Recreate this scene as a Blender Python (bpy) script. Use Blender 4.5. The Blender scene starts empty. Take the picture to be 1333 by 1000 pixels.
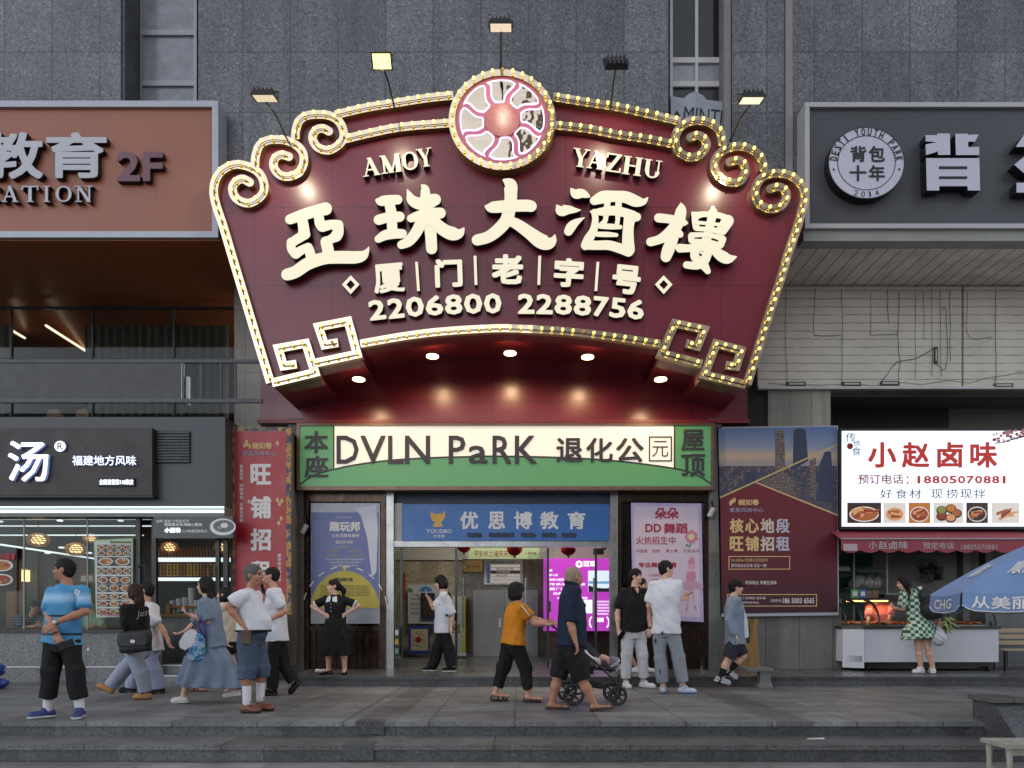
import bpy, math, random
import numpy as np
from mathutils import Vector, Matrix
random.seed(7)
SC = bpy.context.scene
COL = SC.collection
R = math.radians
# ------------------------------------------------------------------ camera
F, CX, HY, H = 888.7, 676.0, 806.0, 1.08       # focal length and principal point in photo pixels, camera height
cam = bpy.data.cameras.new('camera'); cam_o = bpy.data.objects.new('camera', cam); COL.objects.link(cam_o)
cam.sensor_width = 36; cam.lens = 24.0
cam.shift_x = -(CX - 666.5) / 1333; cam.shift_y = (HY - 500) / 1333
cam.clip_start = 0.05; cam.clip_end = 2000
cam_o.location = (0, 0, H); cam_o.rotation_euler = (R(90), 0, 0)
SC.camera = cam_o
# ------------------------------------------------------------------ world, sun, exposure
EXP = 1.6
LK = 1 / 2 ** EXP                             # keeps lamps and lit signs as bright as they look at exposure 0
SC.view_settings.view_transform = 'Standard'; SC.view_settings.look = 'None'
SC.view_settings.exposure = EXP; SC.view_settings.gamma = 1; SC.view_settings.use_curve_mapping = False
w = bpy.data.worlds.new('World'); SC.world = w; w.use_nodes = True
nt = w.node_tree; bgn = nt.nodes['Background']
sky = nt.nodes.new('ShaderNodeTexSky'); sky.sky_type = 'NISHITA'; sky.sun_disc = False
sky.sun_elevation = R(28); sky.sun_rotation = R(25); sky.air_density = 1.0; sky.dust_density = 1.5; sky.ozone_density = 1.5
hs = nt.nodes.new('ShaderNodeHueSaturation'); hs.inputs['Saturation'].default_value = .26
nt.links.new(sky.outputs[0], hs.inputs['Color']); nt.links.new(hs.outputs[0], bgn.inputs[0]); bgn.inputs[1].default_value = 0.15
sl = bpy.data.lights.new('sun', 'SUN'); sl.energy = 0.6; sl.angle = R(60); sl.color = (1, .95, .9)
so = bpy.data.objects.new('sun', sl); COL.objects.link(so)
so.rotation_euler = Vector((-0.37, -0.8, -0.47)).to_track_quat('-Z', 'Y').to_euler()
cy = SC.cycles
cy.use_denoising = True; cy.max_bounces = 6; cy.diffuse_bounces = 3; cy.glossy_bounces = 3; cy.transmission_bounces = 6; cy.transparent_max_bounces = 12
cy.sample_clamp_indirect = 4; cy.caustics_reflective = False; cy.caustics_refractive = False
# ------------------------------------------------------------------ depths of the place (metres from the camera)
YU, YF, YS, DW = 11.32, 11.0, 10.7, 12.6       # upper wall, fascia boxes, fan sign, ground-floor wall
YLED, YST1, YST2, ZL, ZS1, ZS2 = 10.93, 7.17, 6.65, 0.158, -0.148, -0.315
def P(px, py, Y): return Vector(((px - CX) * Y / F, Y, H + (HY - py) * Y / F))
def GY(py, z=0.0): return (H - z) * F / (py - HY)
# ------------------------------------------------------------------ materials
def lin(c):
    if isinstance(c, str): c = tuple(int(c[i:i+2], 16) for i in (0, 2, 4))
    c = [x / 255 for x in c]
    return tuple(x / 12.92 if x <= .04045 else ((x + .055) / 1.055) ** 2.4 for x in c) + (1,)
MATS = {}
class NT:
    def __init__(s, name):
        s.m = bpy.data.materials.new(name); s.m.use_nodes = True; s.t = s.m.node_tree
        s.b = s.t.nodes['Principled BSDF']; s.pos = None
    def n(s, ty, **kw):
        x = s.t.nodes.new('ShaderNode' + ty)
        for k, v in kw.items():
            if k[0] == '_': setattr(x, k[1:], v)
            else: x.inputs[k.replace('_', ' ')].default_value = v
        return x
    def l(s, a, b): s.t.links.new(a, b)
    def P(s, sc=None, rot=None):
        if s.pos is None: s.pos = s.n('NewGeometry').outputs['Position']
        if sc is None and rot is None: return s.pos
        m = s.n('Mapping'); s.l(s.pos, m.inputs[0])
        if sc: m.inputs['Scale'].default_value = sc
        if rot: m.inputs['Rotation'].default_value = rot
        return m.outputs[0]
    def noise(s, scale, detail=4, rough=.6, vec=None):
        x = s.n('TexNoise', Scale=scale, Detail=detail, Roughness=rough); s.l(vec or s.P(), x.inputs['Vector']); return x.outputs['Fac']
    def ramp(s, fac, stops):
        x = s.n('ValToRGB'); e = x.color_ramp.elements
        while len(e) < len(stops): e.new(.5)
        for q, (p, c) in zip(e, stops): q.position = p; q.color = c if len(c) == 4 else (*c, 1)
        s.l(fac, x.inputs[0]); return x.outputs[0]
    def mix(s, fac, a, b, mode='MIX'):
        x = s.n('Mix', _data_type='RGBA', _blend_type=mode)
        for v, i in ((fac, 0), (a, 6), (b, 7)):
            if hasattr(v, 'is_linked'): s.l(v, x.inputs[i])
            else: x.inputs[i].default_value = v
        return x.outputs[2]
    def math(s, op, a, b=0.0):
        x = s.n('Math', _operation=op)
        for v, i in ((a, 0), (b, 1)):
            if hasattr(v, 'is_linked'): s.l(v, x.inputs[i])
            else: x.inputs[i].default_value = v
        return x.outputs[0]
    def bump(s, h, st=.2, dist=.01):
        x = s.n('Bump', Strength=st, Distance=dist); s.l(h, x.inputs['Height']); s.l(x.outputs[0], s.b.inputs['Normal'])
    def col(s, c): s.l(c, s.b.inputs['Base Color'])
def g(v): return (v, v, v, 1)
def mat(name, c, rough=.6, metal=0.0, var=.12, vs=3.0, fine=.06, fs=60, bump=0.0, bs=40, spec=.5, coat=0.0, stretch=None):
    if name in MATS: return MATS[name]
    t = NT(name); b = t.b; c = lin(c) if isinstance(c, (str, tuple)) and len(c) != 4 else c
    b.inputs['Roughness'].default_value = rough; b.inputs['Metallic'].default_value = metal; b.inputs['Specular IOR Level'].default_value = spec
    if coat: b.inputs['Coat Weight'].default_value = coat; b.inputs['Coat Roughness'].default_value = .08
    v = t.P(stretch) if stretch else t.P()
    n1 = t.ramp(t.noise(vs, 5, .65, v), [(.25, g(1 - var)), (.75, g(1 + var * .6))])
    n2 = t.ramp(t.noise(fs, 2, .5, v), [(.3, g(1 - fine)), (.7, g(1 + fine))])
    t.col(t.mix(1.0, t.mix(1.0, c, n1, 'MULTIPLY'), n2, 'MULTIPLY'))
    t.l(t.ramp(t.noise(vs * 2.3, 3), [(.2, g(max(rough - .08, .02))), (.8, g(min(rough + .08, 1)))]), b.inputs['Roughness'])
    if bump: t.bump(t.noise(bs, 4, .6, v), bump)
    MATS[name] = t.m; return t.m
def emis(name, c, k=1.0, base=None):
    if name in MATS: return MATS[name]
    t = NT(name); c = lin(c)
    t.b.inputs['Base Color'].default_value = base or c; t.b.inputs['Roughness'].default_value = .4
    t.b.inputs['Emission Color'].default_value = c; t.b.inputs['Emission Strength'].default_value = k / 2 ** EXP
    MATS[name] = t.m; return t.m
def glass(name, tint=(.9, .93, .92, 1), refl=.22):
    if name in MATS: return MATS[name]
    t = NT(name); tr = t.n('BsdfTransparent'); tr.inputs[0].default_value = tint
    gl = t.n('BsdfGlossy', Roughness=.02); mx = t.n('MixShader'); fr = t.n('Fresnel', IOR=1.45)
    t.l(t.math('ADD', t.math('MULTIPLY', fr.outputs[0], refl), .004), mx.inputs[0]); t.l(tr.outputs[0], mx.inputs[1]); t.l(gl.outputs[0], mx.inputs[2])
    t.l(mx.outputs[0], t.t.nodes['Material Output'].inputs[0]); MATS[name] = t.m; return t.m
# ------------------------------------------------------------------ mesh builder
class MB:
    def __init__(s): s.v = []; s.f = []; s.m = []; s.sm = []
    def add(s, vs, fs, mi=0, smooth=False):
        o = len(s.v); s.v += [tuple(v) for v in vs]
        for i, f in enumerate(fs):
            s.f.append([o + a for a in f]); s.m.append(mi[i] if isinstance(mi, list) else mi); s.sm.append(smooth)
        return s
    def box(s, a, b, mi=0):
        x0, y0, z0 = (min(p, q) for p, q in zip(a, b)); x1, y1, z1 = (max(p, q) for p, q in zip(a, b))
        return s.add([(x0,y0,z0),(x1,y0,z0),(x1,y1,z0),(x0,y1,z0),(x0,y0,z1),(x1,y0,z1),(x1,y1,z1),(x0,y1,z1)],
            [(0,1,5,4),(1,2,6,5),(2,3,7,6),(3,0,4,7),(4,5,6,7),(3,2,1,0)], mi)
    def pbox(s, x0, y0, x1, y1, Y, d, mi=0):      # front face spans these photo pixels at depth Y, d metres thick
        a = P(x0, y0, Y); b = P(x1, y1, Y); return s.box((a.x, Y, a.z), (b.x, Y + d, b.z), mi)
    def prism(s, pts, Y, d, mf=0, ms=None, px=True):   # outline facing the camera, extruded back
        ms = mf if ms is None else ms
        q = [P(x, y, Y) for x, y in pts] if px else [Vector((x, Y, z)) for x, z in pts]
        ar = sum(q[i-1].x * q[i].z - q[i].x * q[i-1].z for i in range(len(q)))
        if ar < 0: q.reverse()
        n = len(q); o = [v + Vector((0, d, 0)) for v in q]
        fs = [list(range(n)), list(range(2*n-1, n-1, -1))] + [[(i+1) % n, i, n+i, n+(i+1) % n] for i in range(n)]
        return s.add(q + o, fs, [mf, ms] + [ms] * n)
    def flat(s, pts, Y, mi=0): 
        q = [P(x, y, Y) for x, y in pts]
        ar = sum(q[i-1].x * q[i].z - q[i].x * q[i-1].z for i in range(len(q)))
        if ar < 0: q.reverse()
        return s.add(q, [list(range(len(q)))], mi)
    def rect(s, x0, y0, x1, y1, Y, mi=0): return s.flat([(x0,y0),(x1,y0),(x1,y1),(x0,y1)], Y, mi)
    def disc(s, x, y, r, Y, mi=0, n=20, ry=None, a0=0, a1=360):
        full = a1 - a0 >= 360
        return s.flat([(x + r*math.cos(R(a0+(a1-a0)*i/(n if full else n-1))), y - (ry or r)*math.sin(R(a0+(a1-a0)*i/(n if full else n-1)))) for i in range(n)], Y, mi)
    def ring(s, x, y, r0, r1, Y, d, mi=0, n=32, ms=None):
        for i in range(n):
            a, b = 2*math.pi*i/n, 2*math.pi*(i+1)/n
            s.prism([(x+r0*math.cos(a), y+r0*math.sin(a)), (x+r1*math.cos(a), y+r1*math.sin(a)), (x+r1*math.cos(b), y+r1*math.sin(b)), (x+r0*math.cos(b), y+r0*math.sin(b))], Y, d, mi, ms)
        return s
    def tube(s, pts, r, n=8, mi=0, caps=True, flat=1.0):
        pts = [Vector(p) for p in pts]; rs = r if isinstance(r, (list, tuple)) else [r] * len(pts)
        vs, fs = [], []; up = None
        for i, p in enumerate(pts):
            d = (pts[min(i+1, len(pts)-1)] - pts[max(i-1, 0)]).normalized()
            if up is None: up = Vector((0,0,1)) if abs(d.z) < .9 else Vector((0,1,0))
            u = d.cross(up).normalized(); v = u.cross(d).normalized(); up = v
            for k in range(n):
                a = 2*math.pi*k/n; vs.append(p + u*math.cos(a)*rs[i] + v*math.sin(a)*rs[i]*flat)
        for i in range(len(pts)-1):
            for k in range(n): fs.append((i*n+k, i*n+(k+1)%n, (i+1)*n+(k+1)%n, (i+1)*n+k))
        s.add(vs, fs, mi, True)
        if caps: s.add(vs[:n], [list(range(n))[::-1]], mi); s.add(vs[-n:], [list(range(n))], mi)
        return s
    def ball(s, c, r, mi=0, n=12, m=8, jit=0):
        r = (r, r, r) if isinstance(r, (int, float)) else r; vs = []; fs = []
        for j in range(m+1):
            for i in range(n):
                th, ph = math.pi*j/m, 2*math.pi*i/n; q = 1 + random.uniform(-jit, jit)
                vs.append((c[0]+r[0]*q*math.sin(th)*math.cos(ph), c[1]+r[1]*q*math.sin(th)*math.sin(ph), c[2]+r[2]*q*math.cos(th)))
        for j in range(m):
            for i in range(n): fs.append((j*n+i, (j+1)*n+i, (j+1)*n+(i+1)%n, j*n+(i+1)%n))
        return s.add(vs, fs, mi, True)
    def stroke(s, pts, Y, d, mf=0, ms=1, n=10, cap=(True, True), wscale=1.0):   # brush stroke (x, y, half width) in photo pixels
        q = smooth(pts, n); L, Rr = [], []
        for i, (x, y, hw) in enumerate(q):
            a, b = q[max(i-1, 0)], q[min(i+1, len(q)-1)]; dx, dy = b[0]-a[0], b[1]-a[1]; l = math.hypot(dx, dy) or 1
            hw *= wscale; L.append((x - dy/l*hw, y + dx/l*hw)); Rr.append((x + dy/l*hw, y - dx/l*hw))
        def arc(i, sg):
            x, y, hw = q[i]; hw *= wscale; a, b = (q[1], q[0]) if i == 0 else (q[-2], q[-1])
            an = math.atan2(b[1]-a[1], b[0]-a[0]); return [(x + hw*math.cos(an + t), y + hw*math.sin(an + t)) for t in [sg*(R(90) - R(180)*k/7) for k in range(1, 7)]]
        out = L + (arc(-1, 1) if cap[1] else []) + Rr[::-1] + (arc(0, 1) if cap[0] else [])
        return s.prism(out, Y, d, mf, ms)
    def build(s, name, mats, parent=None, smooth_angle=None):
        me = bpy.data.meshes.new(name); me.from_pydata(s.v, [], s.f)
        for m in (mats if isinstance(mats, (list, tuple)) else [mats]): me.materials.append(m)
        me.polygons.foreach_set('material_index', s.m); me.polygons.foreach_set('use_smooth', s.sm); me.update()
        return link(name, me, parent)
def link(name, me, parent=None):
    o = bpy.data.objects.new(name, me); COL.objects.link(o)
    if parent is not None:
        o.parent = parent; o.matrix_parent_inverse = Matrix.Translation(-parent.location)
    return o
def smooth(pts, n=8):
    if len(pts) < 3 or n <= 1:
        return [tuple(p) for p in pts] if n <= 1 else [tuple(a + (b-a)*k/n for a, b in zip(pts[0], pts[1])) for k in range(n+1)]
    q = [pts[0]] + list(pts) + [pts[-1]]; out = []
    for i in range(1, len(q)-2):
        for k in range(n):
            t = k / n; out.append(tuple(.5*((2*b) + (c-a)*t + (2*a-5*b+4*c-d)*t*t + (-a+3*b-3*c+d)*t**3) for a, b, c, d in zip(q[i-1], q[i], q[i+1], q[i+2])))
    return out + [tuple(pts[-1])]
def thing(name, label, cat, loc=(0, 0, 0), group=None):
    o = bpy.data.objects.new(name, None); COL.objects.link(o); o.location = loc; o.empty_display_size = .2
    o['label'] = label; o['category'] = cat
    if group: o['group'] = group
    return o
def tag(o, label, cat, group=None):
    o['label'] = label; o['category'] = cat
    if group: o['group'] = group
    return o
def struct(o): o['kind'] = 'structure'; return o
def centre(o):     # moves an object's origin to the base of its mesh
    me = o.data; co = np.empty(len(me.vertices)*3); me.vertices.foreach_get('co', co); co = co.reshape(-1, 3)
    c = (co.min(0) + co.max(0)) / 2; c[2] = co[:, 2].min(); me.transform(Matrix.Translation(-Vector(c))); o.location = c; return o
# ------------------------------------------------------------------ lettering (Blender's own font)
_G = {}
def glyph(body, bold, res=2):
    k = (body, bold, res)
    if k in _G: return _G[k]
    cu = bpy.data.curves.new('lettering', 'FONT'); cu.body = body; cu.extrude = .5; cu.offset = bold; cu.resolution_u = res
    o = bpy.data.objects.new('lettering', cu); COL.objects.link(o)
    dg = bpy.context.evaluated_depsgraph_get(); me = bpy.data.meshes.new_from_object(o.evaluated_get(dg), depsgraph=dg)
    v = np.array([x.co[:] for x in me.vertices]); fs = [list(p.vertices) for p in me.polygons]; nz = [p.normal.z for p in me.polygons]
    bpy.data.objects.remove(o); bpy.data.curves.remove(cu); bpy.data.meshes.remove(me)
    lo, hi = v.min(0), v.max(0); _G[k] = (v, fs, nz, lo, hi); return _G[k]
def text(mb, body, x0, y0, x1, y1, Y, d=0.0, bold=0.0, rot=0, shear=0, mf=0, ms=1, res=2):
    """letters filling the photo-pixel box, front at Y, d metres thick (0: a flat print); bold thickens every stroke"""
    v, fs, nz, lo, hi = glyph(body, 0.0, res); s = hi - lo; b = bold * min(1.15, max(.6, s[1])) * 1.0
    w_, h_ = x1 - x0, y1 - y0; bx_ = bold * h_ / max(s[1], .2) * .95; w_ -= 2*bx_; h_ -= 2*bx_
    c, q = math.cos(R(rot)), math.sin(R(rot)); front = v[:, 2] > 0
    sh = [(0, 0)] if bold <= 0 else [(-1, -1), (1, -1), (1, 1), (-1, 1)] if bold < .02 else [(-1, -1), (1, -1), (1, 1), (-1, 1), (0, -1.15), (1.15, 0), (0, 1.15), (-1.15, 0)]
    for n_, (ox, oz) in enumerate(sh):
        X = (v[:, 0] - lo[0]) / s[0] * w_ - w_/2 + ox*bx_*.85; Z = (v[:, 1] - lo[1]) / s[1] * h_ - h_/2 + oz*bx_*.85; X = X + Z * shear
        X, Z = X*c - Z*q, X*q + Z*c
        X = (x0+x1)/2 + X; Z = (y0+y1)/2 - Z; Yn = Y - .00025*n_
        if d == 0: mb.add([P(a, e, Yn) for a, e in zip(X, Z)], [fs[i] for i in range(len(fs)) if nz[i] > .5], mf)
        else: mb.add([P(a, e, Yn) + Vector((0, 0 if f else d, 0)) for a, e, f in zip(X, Z, front)], fs, [mf if n > .5 else ms for n in nz])
    return mb
def lettering(parent, body, x0, y0, x1, y1, Y, m, d=0.0, bold=0.0, name='lettering', **k):
    mb = MB(); text(mb, body, x0, y0, x1, y1, Y, d, bold, **k); return mb.build(name, m, parent)
# ------------------------------------------------------------------ stone materials
def granite(name, base, fleck, dark, scale=55, bw=.79, bh=1.0, ox=0, oz=0, mortar=.006, rough=.45, jdark=.55, plane='xz', var=.32):
    t = NT(name); v = t.P()
    a = t.ramp(t.noise(scale, 3, .75), [(.36, lin(dark)), (.5, lin(base)), (.6, lin(base)), (.72, lin(fleck))])
    a = t.mix(1.0, a, t.ramp(t.noise(scale*2.3, 2, .6), [(.3, g(.82)), (.75, g(1.15))]), 'MULTIPLY')
    a = t.mix(1.0, a, t.ramp(t.noise(.55, 6, .65), [(.25, g(1-var)), (.75, g(1+var*.5))]), 'MULTIPLY')
    st = t.noise(1.2, 5, .7, t.P((2.2, 2.2, .18)))
    a = t.mix(1.0, a, t.ramp(st, [(.32, g(.66)), (.6, g(1.05))]), 'MULTIPLY')
    m = t.n('Mapping'); m.inputs['Location'].default_value = (ox, oz, 0)
    sx = t.n('SeparateXYZ'); t.l(v, sx.inputs[0]); cb = t.n('CombineXYZ')
    t.l(sx.outputs[0], cb.inputs[0]); t.l(sx.outputs[2 if plane == 'xz' else 1], cb.inputs[1]); t.l(cb.outputs[0], m.inputs[0])
    br = t.n('TexBrick', _offset=0.0, _squash=1.0, Scale=1.0); br.inputs['Brick Width'].default_value = bw; br.inputs['Row Height'].default_value = bh
    br.inputs['Mortar Size'].default_value = mortar; br.inputs['Mortar Smooth'].default_value = .3
    br.inputs['Color1'].default_value = g(.76); br.inputs['Color2'].default_value = g(1.14); br.inputs['Mortar'].default_value = g(jdark)
    t.l(m.outputs[0], br.inputs['Vector']); a = t.mix(1.0, a, br.outputs[0], 'MULTIPLY'); t.col(a)
    t.l(t.ramp(t.noise(2.5, 4), [(.2, g(rough-.12)), (.8, g(rough+.12))]), t.b.inputs['Roughness'])
    h = t.math('ADD', t.math('MULTIPLY', t.noise(scale, 3, .7), .3), t.math('MULTIPLY', br.outputs['Fac'], -1.0)); t.bump(h, .25, .006)
    MATS[name] = t.m; return t.m, t
UX = -(-3.796 % .79); UZ = -(10.48 % 1.0)
M_GRAN, _ = granite('grey flamed granite', '6b6c72', 'b6b7bd', '3c3d42', 33, .79, 1.0, UX, UZ, .015, jdark=.55)
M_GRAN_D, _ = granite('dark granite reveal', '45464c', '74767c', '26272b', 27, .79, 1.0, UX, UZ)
M_BEIGE, _ = granite('beige granite cladding', '9c968d', 'b8b2a8', '736e68', 60, .95, 1.15, .3, .12, .008, .5, .5)
M_PILL, _ = granite('grey plastered pillar stone', '6c6a67', '8a8884', '4a4846', 60, 5, .62, 0, .2, .008, .55, .6)
M_DADO, _ = granite('speckled grey granite dado', '77787b', 'b2b3b5', '46474a', 30, 50, 50, 0, 0, .0, .4, 1)
M_STEP, _ = granite('worn grey step granite', '6c6c6b', '959594', '484848', 34, 1.33, 50, .25, 20, .014, .5, .45)
M_CURB, _ = granite('dark grey kerb granite', '56575a', '7a7b7e', '363739', 34, 1.2, 50, .1, 20, .006, .5, .5)
M_INT, _ = granite('cream marble wall tiles', 'b9ae95', 'cfc6b0', '958b74', 14, 1.6, 1.3, .4, .62, .006, .25, .7)
M_BRN, _ = granite('brown polished granite', '5e5142', '8a7a66', '2e261e', 26, 50, 50, 0, 0, 0, .2, 1)
M_PLAZA, t_ = granite('grey granite paving', '7f8081', 'a0a1a2', '5e6061', 40, .9, .45, .05, .1, .012, .5, .42, 'xy', .5)
# depthwise bands of darker and lighter stone in the paving
def bands(t, lst):
    sx = t.n('SeparateXYZ'); t.l(t.P(), sx.inputs[0]); bc = t.b.inputs['Base Color'].links[0].from_socket
    for a, b, v in lst:
        mk = t.math('MULTIPLY', t.math('GREATER_THAN', sx.outputs[0], a), t.math('LESS_THAN', sx.outputs[0], b))
        bc = t.mix(t.math('MULTIPLY', mk, .85), bc, t.mix(1.0, bc, g(v), 'MULTIPLY'))
    t.col(bc)
vg = t_.n('TexVoronoi', Scale=2.6); t_.l(t_.P(), vg.inputs['Vector']); bc0 = t_.b.inputs['Base Color'].links[0].from_socket
t_.col(t_.mix(t_.ramp(vg.outputs[0], [(.05, g(.75)), (.085, g(0))]), bc0, lin((52, 52, 53))))
bands(t_, [(-2.3, -1.9, 1.25), (-1.72, -1.3, .62), (-5.6, -5.2, .75), (2.7, 3.1, .62), (3.3, 3.65, 1.2), (6.4, 6.8, .7)])
_, t2_ = (M_STEP, None)
M_STREET, _ = granite('street paving', '8e8d8a', 'a5a4a0', '6c6b69', 60, 1.2, .6, 0, 0, .006, .45, .6, 'xy', .35)
# ------------------------------------------------------------------ ground, steps, kerb
struct(MB().add([(-300, -300, ZS2), (300, -300, ZS2), (300, 300, ZS2), (-300, 300, ZS2)], [(0, 1, 2, 3)]).build('street', M_STREET))
mb = MB().box((-22, YST1 + .02, ZS2 + .003), (22, 19, -.05)); mb.box((-22, YST1, -.048), (22, 19, 0), 1)
struct(mb.build('plaza', [M_CURB, M_PLAZA]))
mb = MB().box((-22, YST2 + .02, ZS2 + .004), (22, YST1 + .018, ZS1 - .05), 1); mb.box((-22, YST2, ZS1 - .048), (22, YST1 + .018, ZS1))
mb.box((-1.72, YST2 - .004, ZS2 + .02), (-1.42, YST2 + .2, ZS1 + .003), 1); mb.box((-1.72, YST1 - .004, ZS1 + .02), (-1.42, YST1 + .2, .003), 1)
struct(mb.build('steps', [M_STEP, M_CURB]))
XL0, XL1 = P(388, 880, YLED).x, 14
mb = MB().box((XL0, YLED + .02, .003), (XL1, 17.2, ZL - .05)); mb.box((XL0 - .02, YLED, ZL - .048), (XL1, 17.2, ZL), 1)
struct(mb.build('kerb', [M_CURB, granite('ledge paving', '626364', '7c7d7e', '474849', 60, 1.1, .8, 0, .27, .005, .3, .6, 'xy', .3)[0]]))
# ------------------------------------------------------------------ the building: upper granite wall with tall windows
ZSO = 7.217                                     # height of the overhang's soffit
BL = thing('granite_building', 'grey granite building carrying all the shop signs', 'building', (0, DW, 0))
X = lambda px, Y: P(px, 0, Y).x
ZT = 16.0
mb = MB()
for a, b in ((-18, X(157, YU)), (X(258, YU), X(870, YU)), (X(953, YU), X(1021, YU)), (X(1032, YU), 18)):
    mb.box((a, YU, ZSO + .06), (b, YU + .62, ZT))
mb.build('upper_wall', M_GRAN, BL)
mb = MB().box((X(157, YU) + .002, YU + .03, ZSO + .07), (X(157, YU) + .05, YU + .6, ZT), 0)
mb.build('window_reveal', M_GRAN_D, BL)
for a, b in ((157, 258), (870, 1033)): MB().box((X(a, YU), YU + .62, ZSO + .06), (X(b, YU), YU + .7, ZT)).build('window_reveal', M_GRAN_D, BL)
M_FRAME = mat('grey aluminium frame', (158, 158, 164), .45, .1, .1)
M_FRAMEW = mat('pale painted frame', (186, 184, 186), .5, 0, .12)
M_PANE = mat('grimy old window pane', (142, 144, 152), .12, 0, .35, 5, .1, 30)
M_PANED = mat('dark window pane', (22, 23, 26), .06, 0, .3)
def window(x0, x1, ys, Y, fm, pm, mull=()):
    mb = MB(); w_ = .05
    a, b = X(x0, Y), X(x1, Y)
    zs = [P(0, y, Y).z for y in ys]
    for z in zs: mb.box((a, Y, z - .045), (b, Y + .09, z + .045))
    for xx in (a, b - w_) + tuple(X(m, Y) for m in mull): mb.box((xx, Y - .004, zs[-1] - .05), (xx + w_, Y + .085, zs[0] + .05))
    f = mb.build('window', fm, BL)
    mb = MB()
    for i in range(len(zs) - 1): mb.box((a + .02, Y + .04, zs[i+1] + .02), (b - .02, Y + .06, zs[i] - .02), i % len(pm))
    mb.build('pane', pm, f)
YW = YU + .5
window(181, 256, [-160, -60, 42, 108, 190, 280], YW, M_FRAME, [M_PANE, M_PANE])
window(872, 942, [-160, 78, 109, 190, 290], YU + .3, M_FRAMEW, [M_PANED, M_PANE, mat('dusty dark pane', (52, 53, 56), .2, 0, .3)], (905,))
mb = MB().box((X(943, YU), YU + .02, ZSO + .08), (X(952, YU), YU + .32, ZT)); mb.build('window_jamb', mat('pale stone jamb', (118, 115, 116), .6), BL)
mb = MB().box((X(1022, YU), YU - .03, ZSO + .08), (X(1031, YU), YU + .5, ZT)); mb.build('expansion_joint', mat('grey joint cover', (128, 124, 126), .5), BL)
bag = MB()                                       # white banner bag stuffed behind the right window sill
pts = [(873, 125), (890, 128), (897, 122), (905, 119), (915, 124), (920, 130), (946, 133), (943, 168), (930, 190), (874, 180)]
bag.prism(pts, YU + .12, .12); fb = thing('cloth_banner', 'crumpled grey cloth banner with black lettering hanging in the tall right window', 'banner', P(905, 180, YU + .12))
bag.build('cloth', mat('grey cloth', (150, 155, 165), .8, 0, .3, 4, .05, 60, .5, 9), fb)
lettering(fb, 'MINTI', 890, 141, 940, 160, YU + .115, mat('black print', (18, 18, 20), .7), 0, .0, rot=-6)
mb = MB().flat([(874, 157), (889, 157), (881, 143)], YU + .115); mb.build('printed_mark', MATS['black print'], fb)
# soffits of the overhang, lower walls
M_SOFL = mat('sign glow brown', (150, 84, 50), .35, 0, .15, 1.5, .05, 40)  # orange glow of the sign is put into this brown
t = NT('pale soffit planks'); sx = t.n('SeparateXYZ'); t.l(t.P(), sx.inputs[0])
pl = t.math('FRACT', t.math('MULTIPLY', sx.outputs[0], 1/.235)); gap = t.math('LESS_THAN', pl, .06)
bc = t.mix(1.0, lin((214, 208, 196)), t.ramp(t.noise(3, 6, .7), [(.3, g(.72)), (.6, g(1.02))]), 'MULTIPLY')
rust = t.ramp(t.noise(1.6, 5, .75), [(.66, g(0)), (.74, g(1))])
bc = t.mix(t.math('MULTIPLY', rust, .8), bc, lin((60, 42, 28))); t.col(t.mix(gap, bc, lin((22, 18, 14)))); t.b.inputs['Roughness'].default_value = .6
t.bump(t.math('SUBTRACT', 1.0, gap), .5, .02); M_PLANK = t.m
MB().box((-18, YF + .3, ZSO), (X(300, YF), 16.4, ZSO + .058)).build('soffit', M_SOFL, BL)
MB().box((X(1000, YF), YF + .3, ZSO - .0), (18, DW + .1, ZSO + .058)).build('plank_soffit', M_PLANK, BL)
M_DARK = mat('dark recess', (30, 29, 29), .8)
MB().box((X(305, DW), DW, 0), (X(401, DW), DW + .45, ZSO - .003)).build('lower_wall', M_BEIGE, BL)
mb = MB()
mb.box((X(1000, DW), DW + .03, P(0, 506, DW).z), (18, DW + .4, ZSO - .003))
mb.box((X(1000, DW), DW, .5), (X(1081, DW), DW + .45, P(0, 507, DW).z + .02))
mb.build('lower_wall', M_BEIGE, BL)
for a, b in ((379, 398), (920, 936)): MB().box((X(a, DW), DW - .16, ZL), (X(b, DW), DW - .003, P(0, 548, DW).z)).build('pillar', M_PILL, BL)
MB().box((X(936, DW), DW - .02, ZL + .002), (X(1095, DW), DW + .4, P(0, 780, DW).z)).build('lower_wall', granite('panelled stone wall', '7b7977', '98968f', '55534f', 60, .62, 3, .42, 0, .012, .5, .5)[0], BL)
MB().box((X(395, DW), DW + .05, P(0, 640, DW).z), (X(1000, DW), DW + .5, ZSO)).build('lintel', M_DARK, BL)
# ------------------------------------------------------------------ wiring panel left by a removed sign
WP = thing('wiring_panel', 'pale panel wall of bare sign wiring and drivers under the planked overhang', 'panel', P(1170, 506, DW - .06))
t = NT('pale wiring board'); sx = t.n('SeparateXYZ'); t.l(t.P(), sx.inputs[0])
wob = t.math('MULTIPLY', t.math('SUBTRACT', t.noise(6, 2), .5), .035)
row = t.math('FRACT', t.math('MULTIPLY', t.math('ADD', sx.outputs[2], wob), 1/.148)); ln = t.math('LESS_THAN', row, .1)
dash = t.math('GREATER_THAN', t.noise(5, 2, .5, t.P((1, 1, 40))), .42)
bc = t.mix(1.0, lin((206, 199, 190)), t.ramp(t.noise(1.2, 5, .6), [(.3, g(.8)), (.7, g(1.03))]), 'MULTIPLY')
t.col(t.mix(t.math('MULTIPLY', t.math('MULTIPLY', ln, dash), .75), bc, lin((40, 38, 36)))); t.b.inputs['Roughness'].default_value = .55
mb = MB(); z1, z0 = P(0, 375, DW).z, P(0, 505, DW).z
for a, b in ((985, 1249), (1252, 1420)): mb.box((X(a, DW), DW - .06, z0), (X(b, DW), DW + .028, z1))
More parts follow.
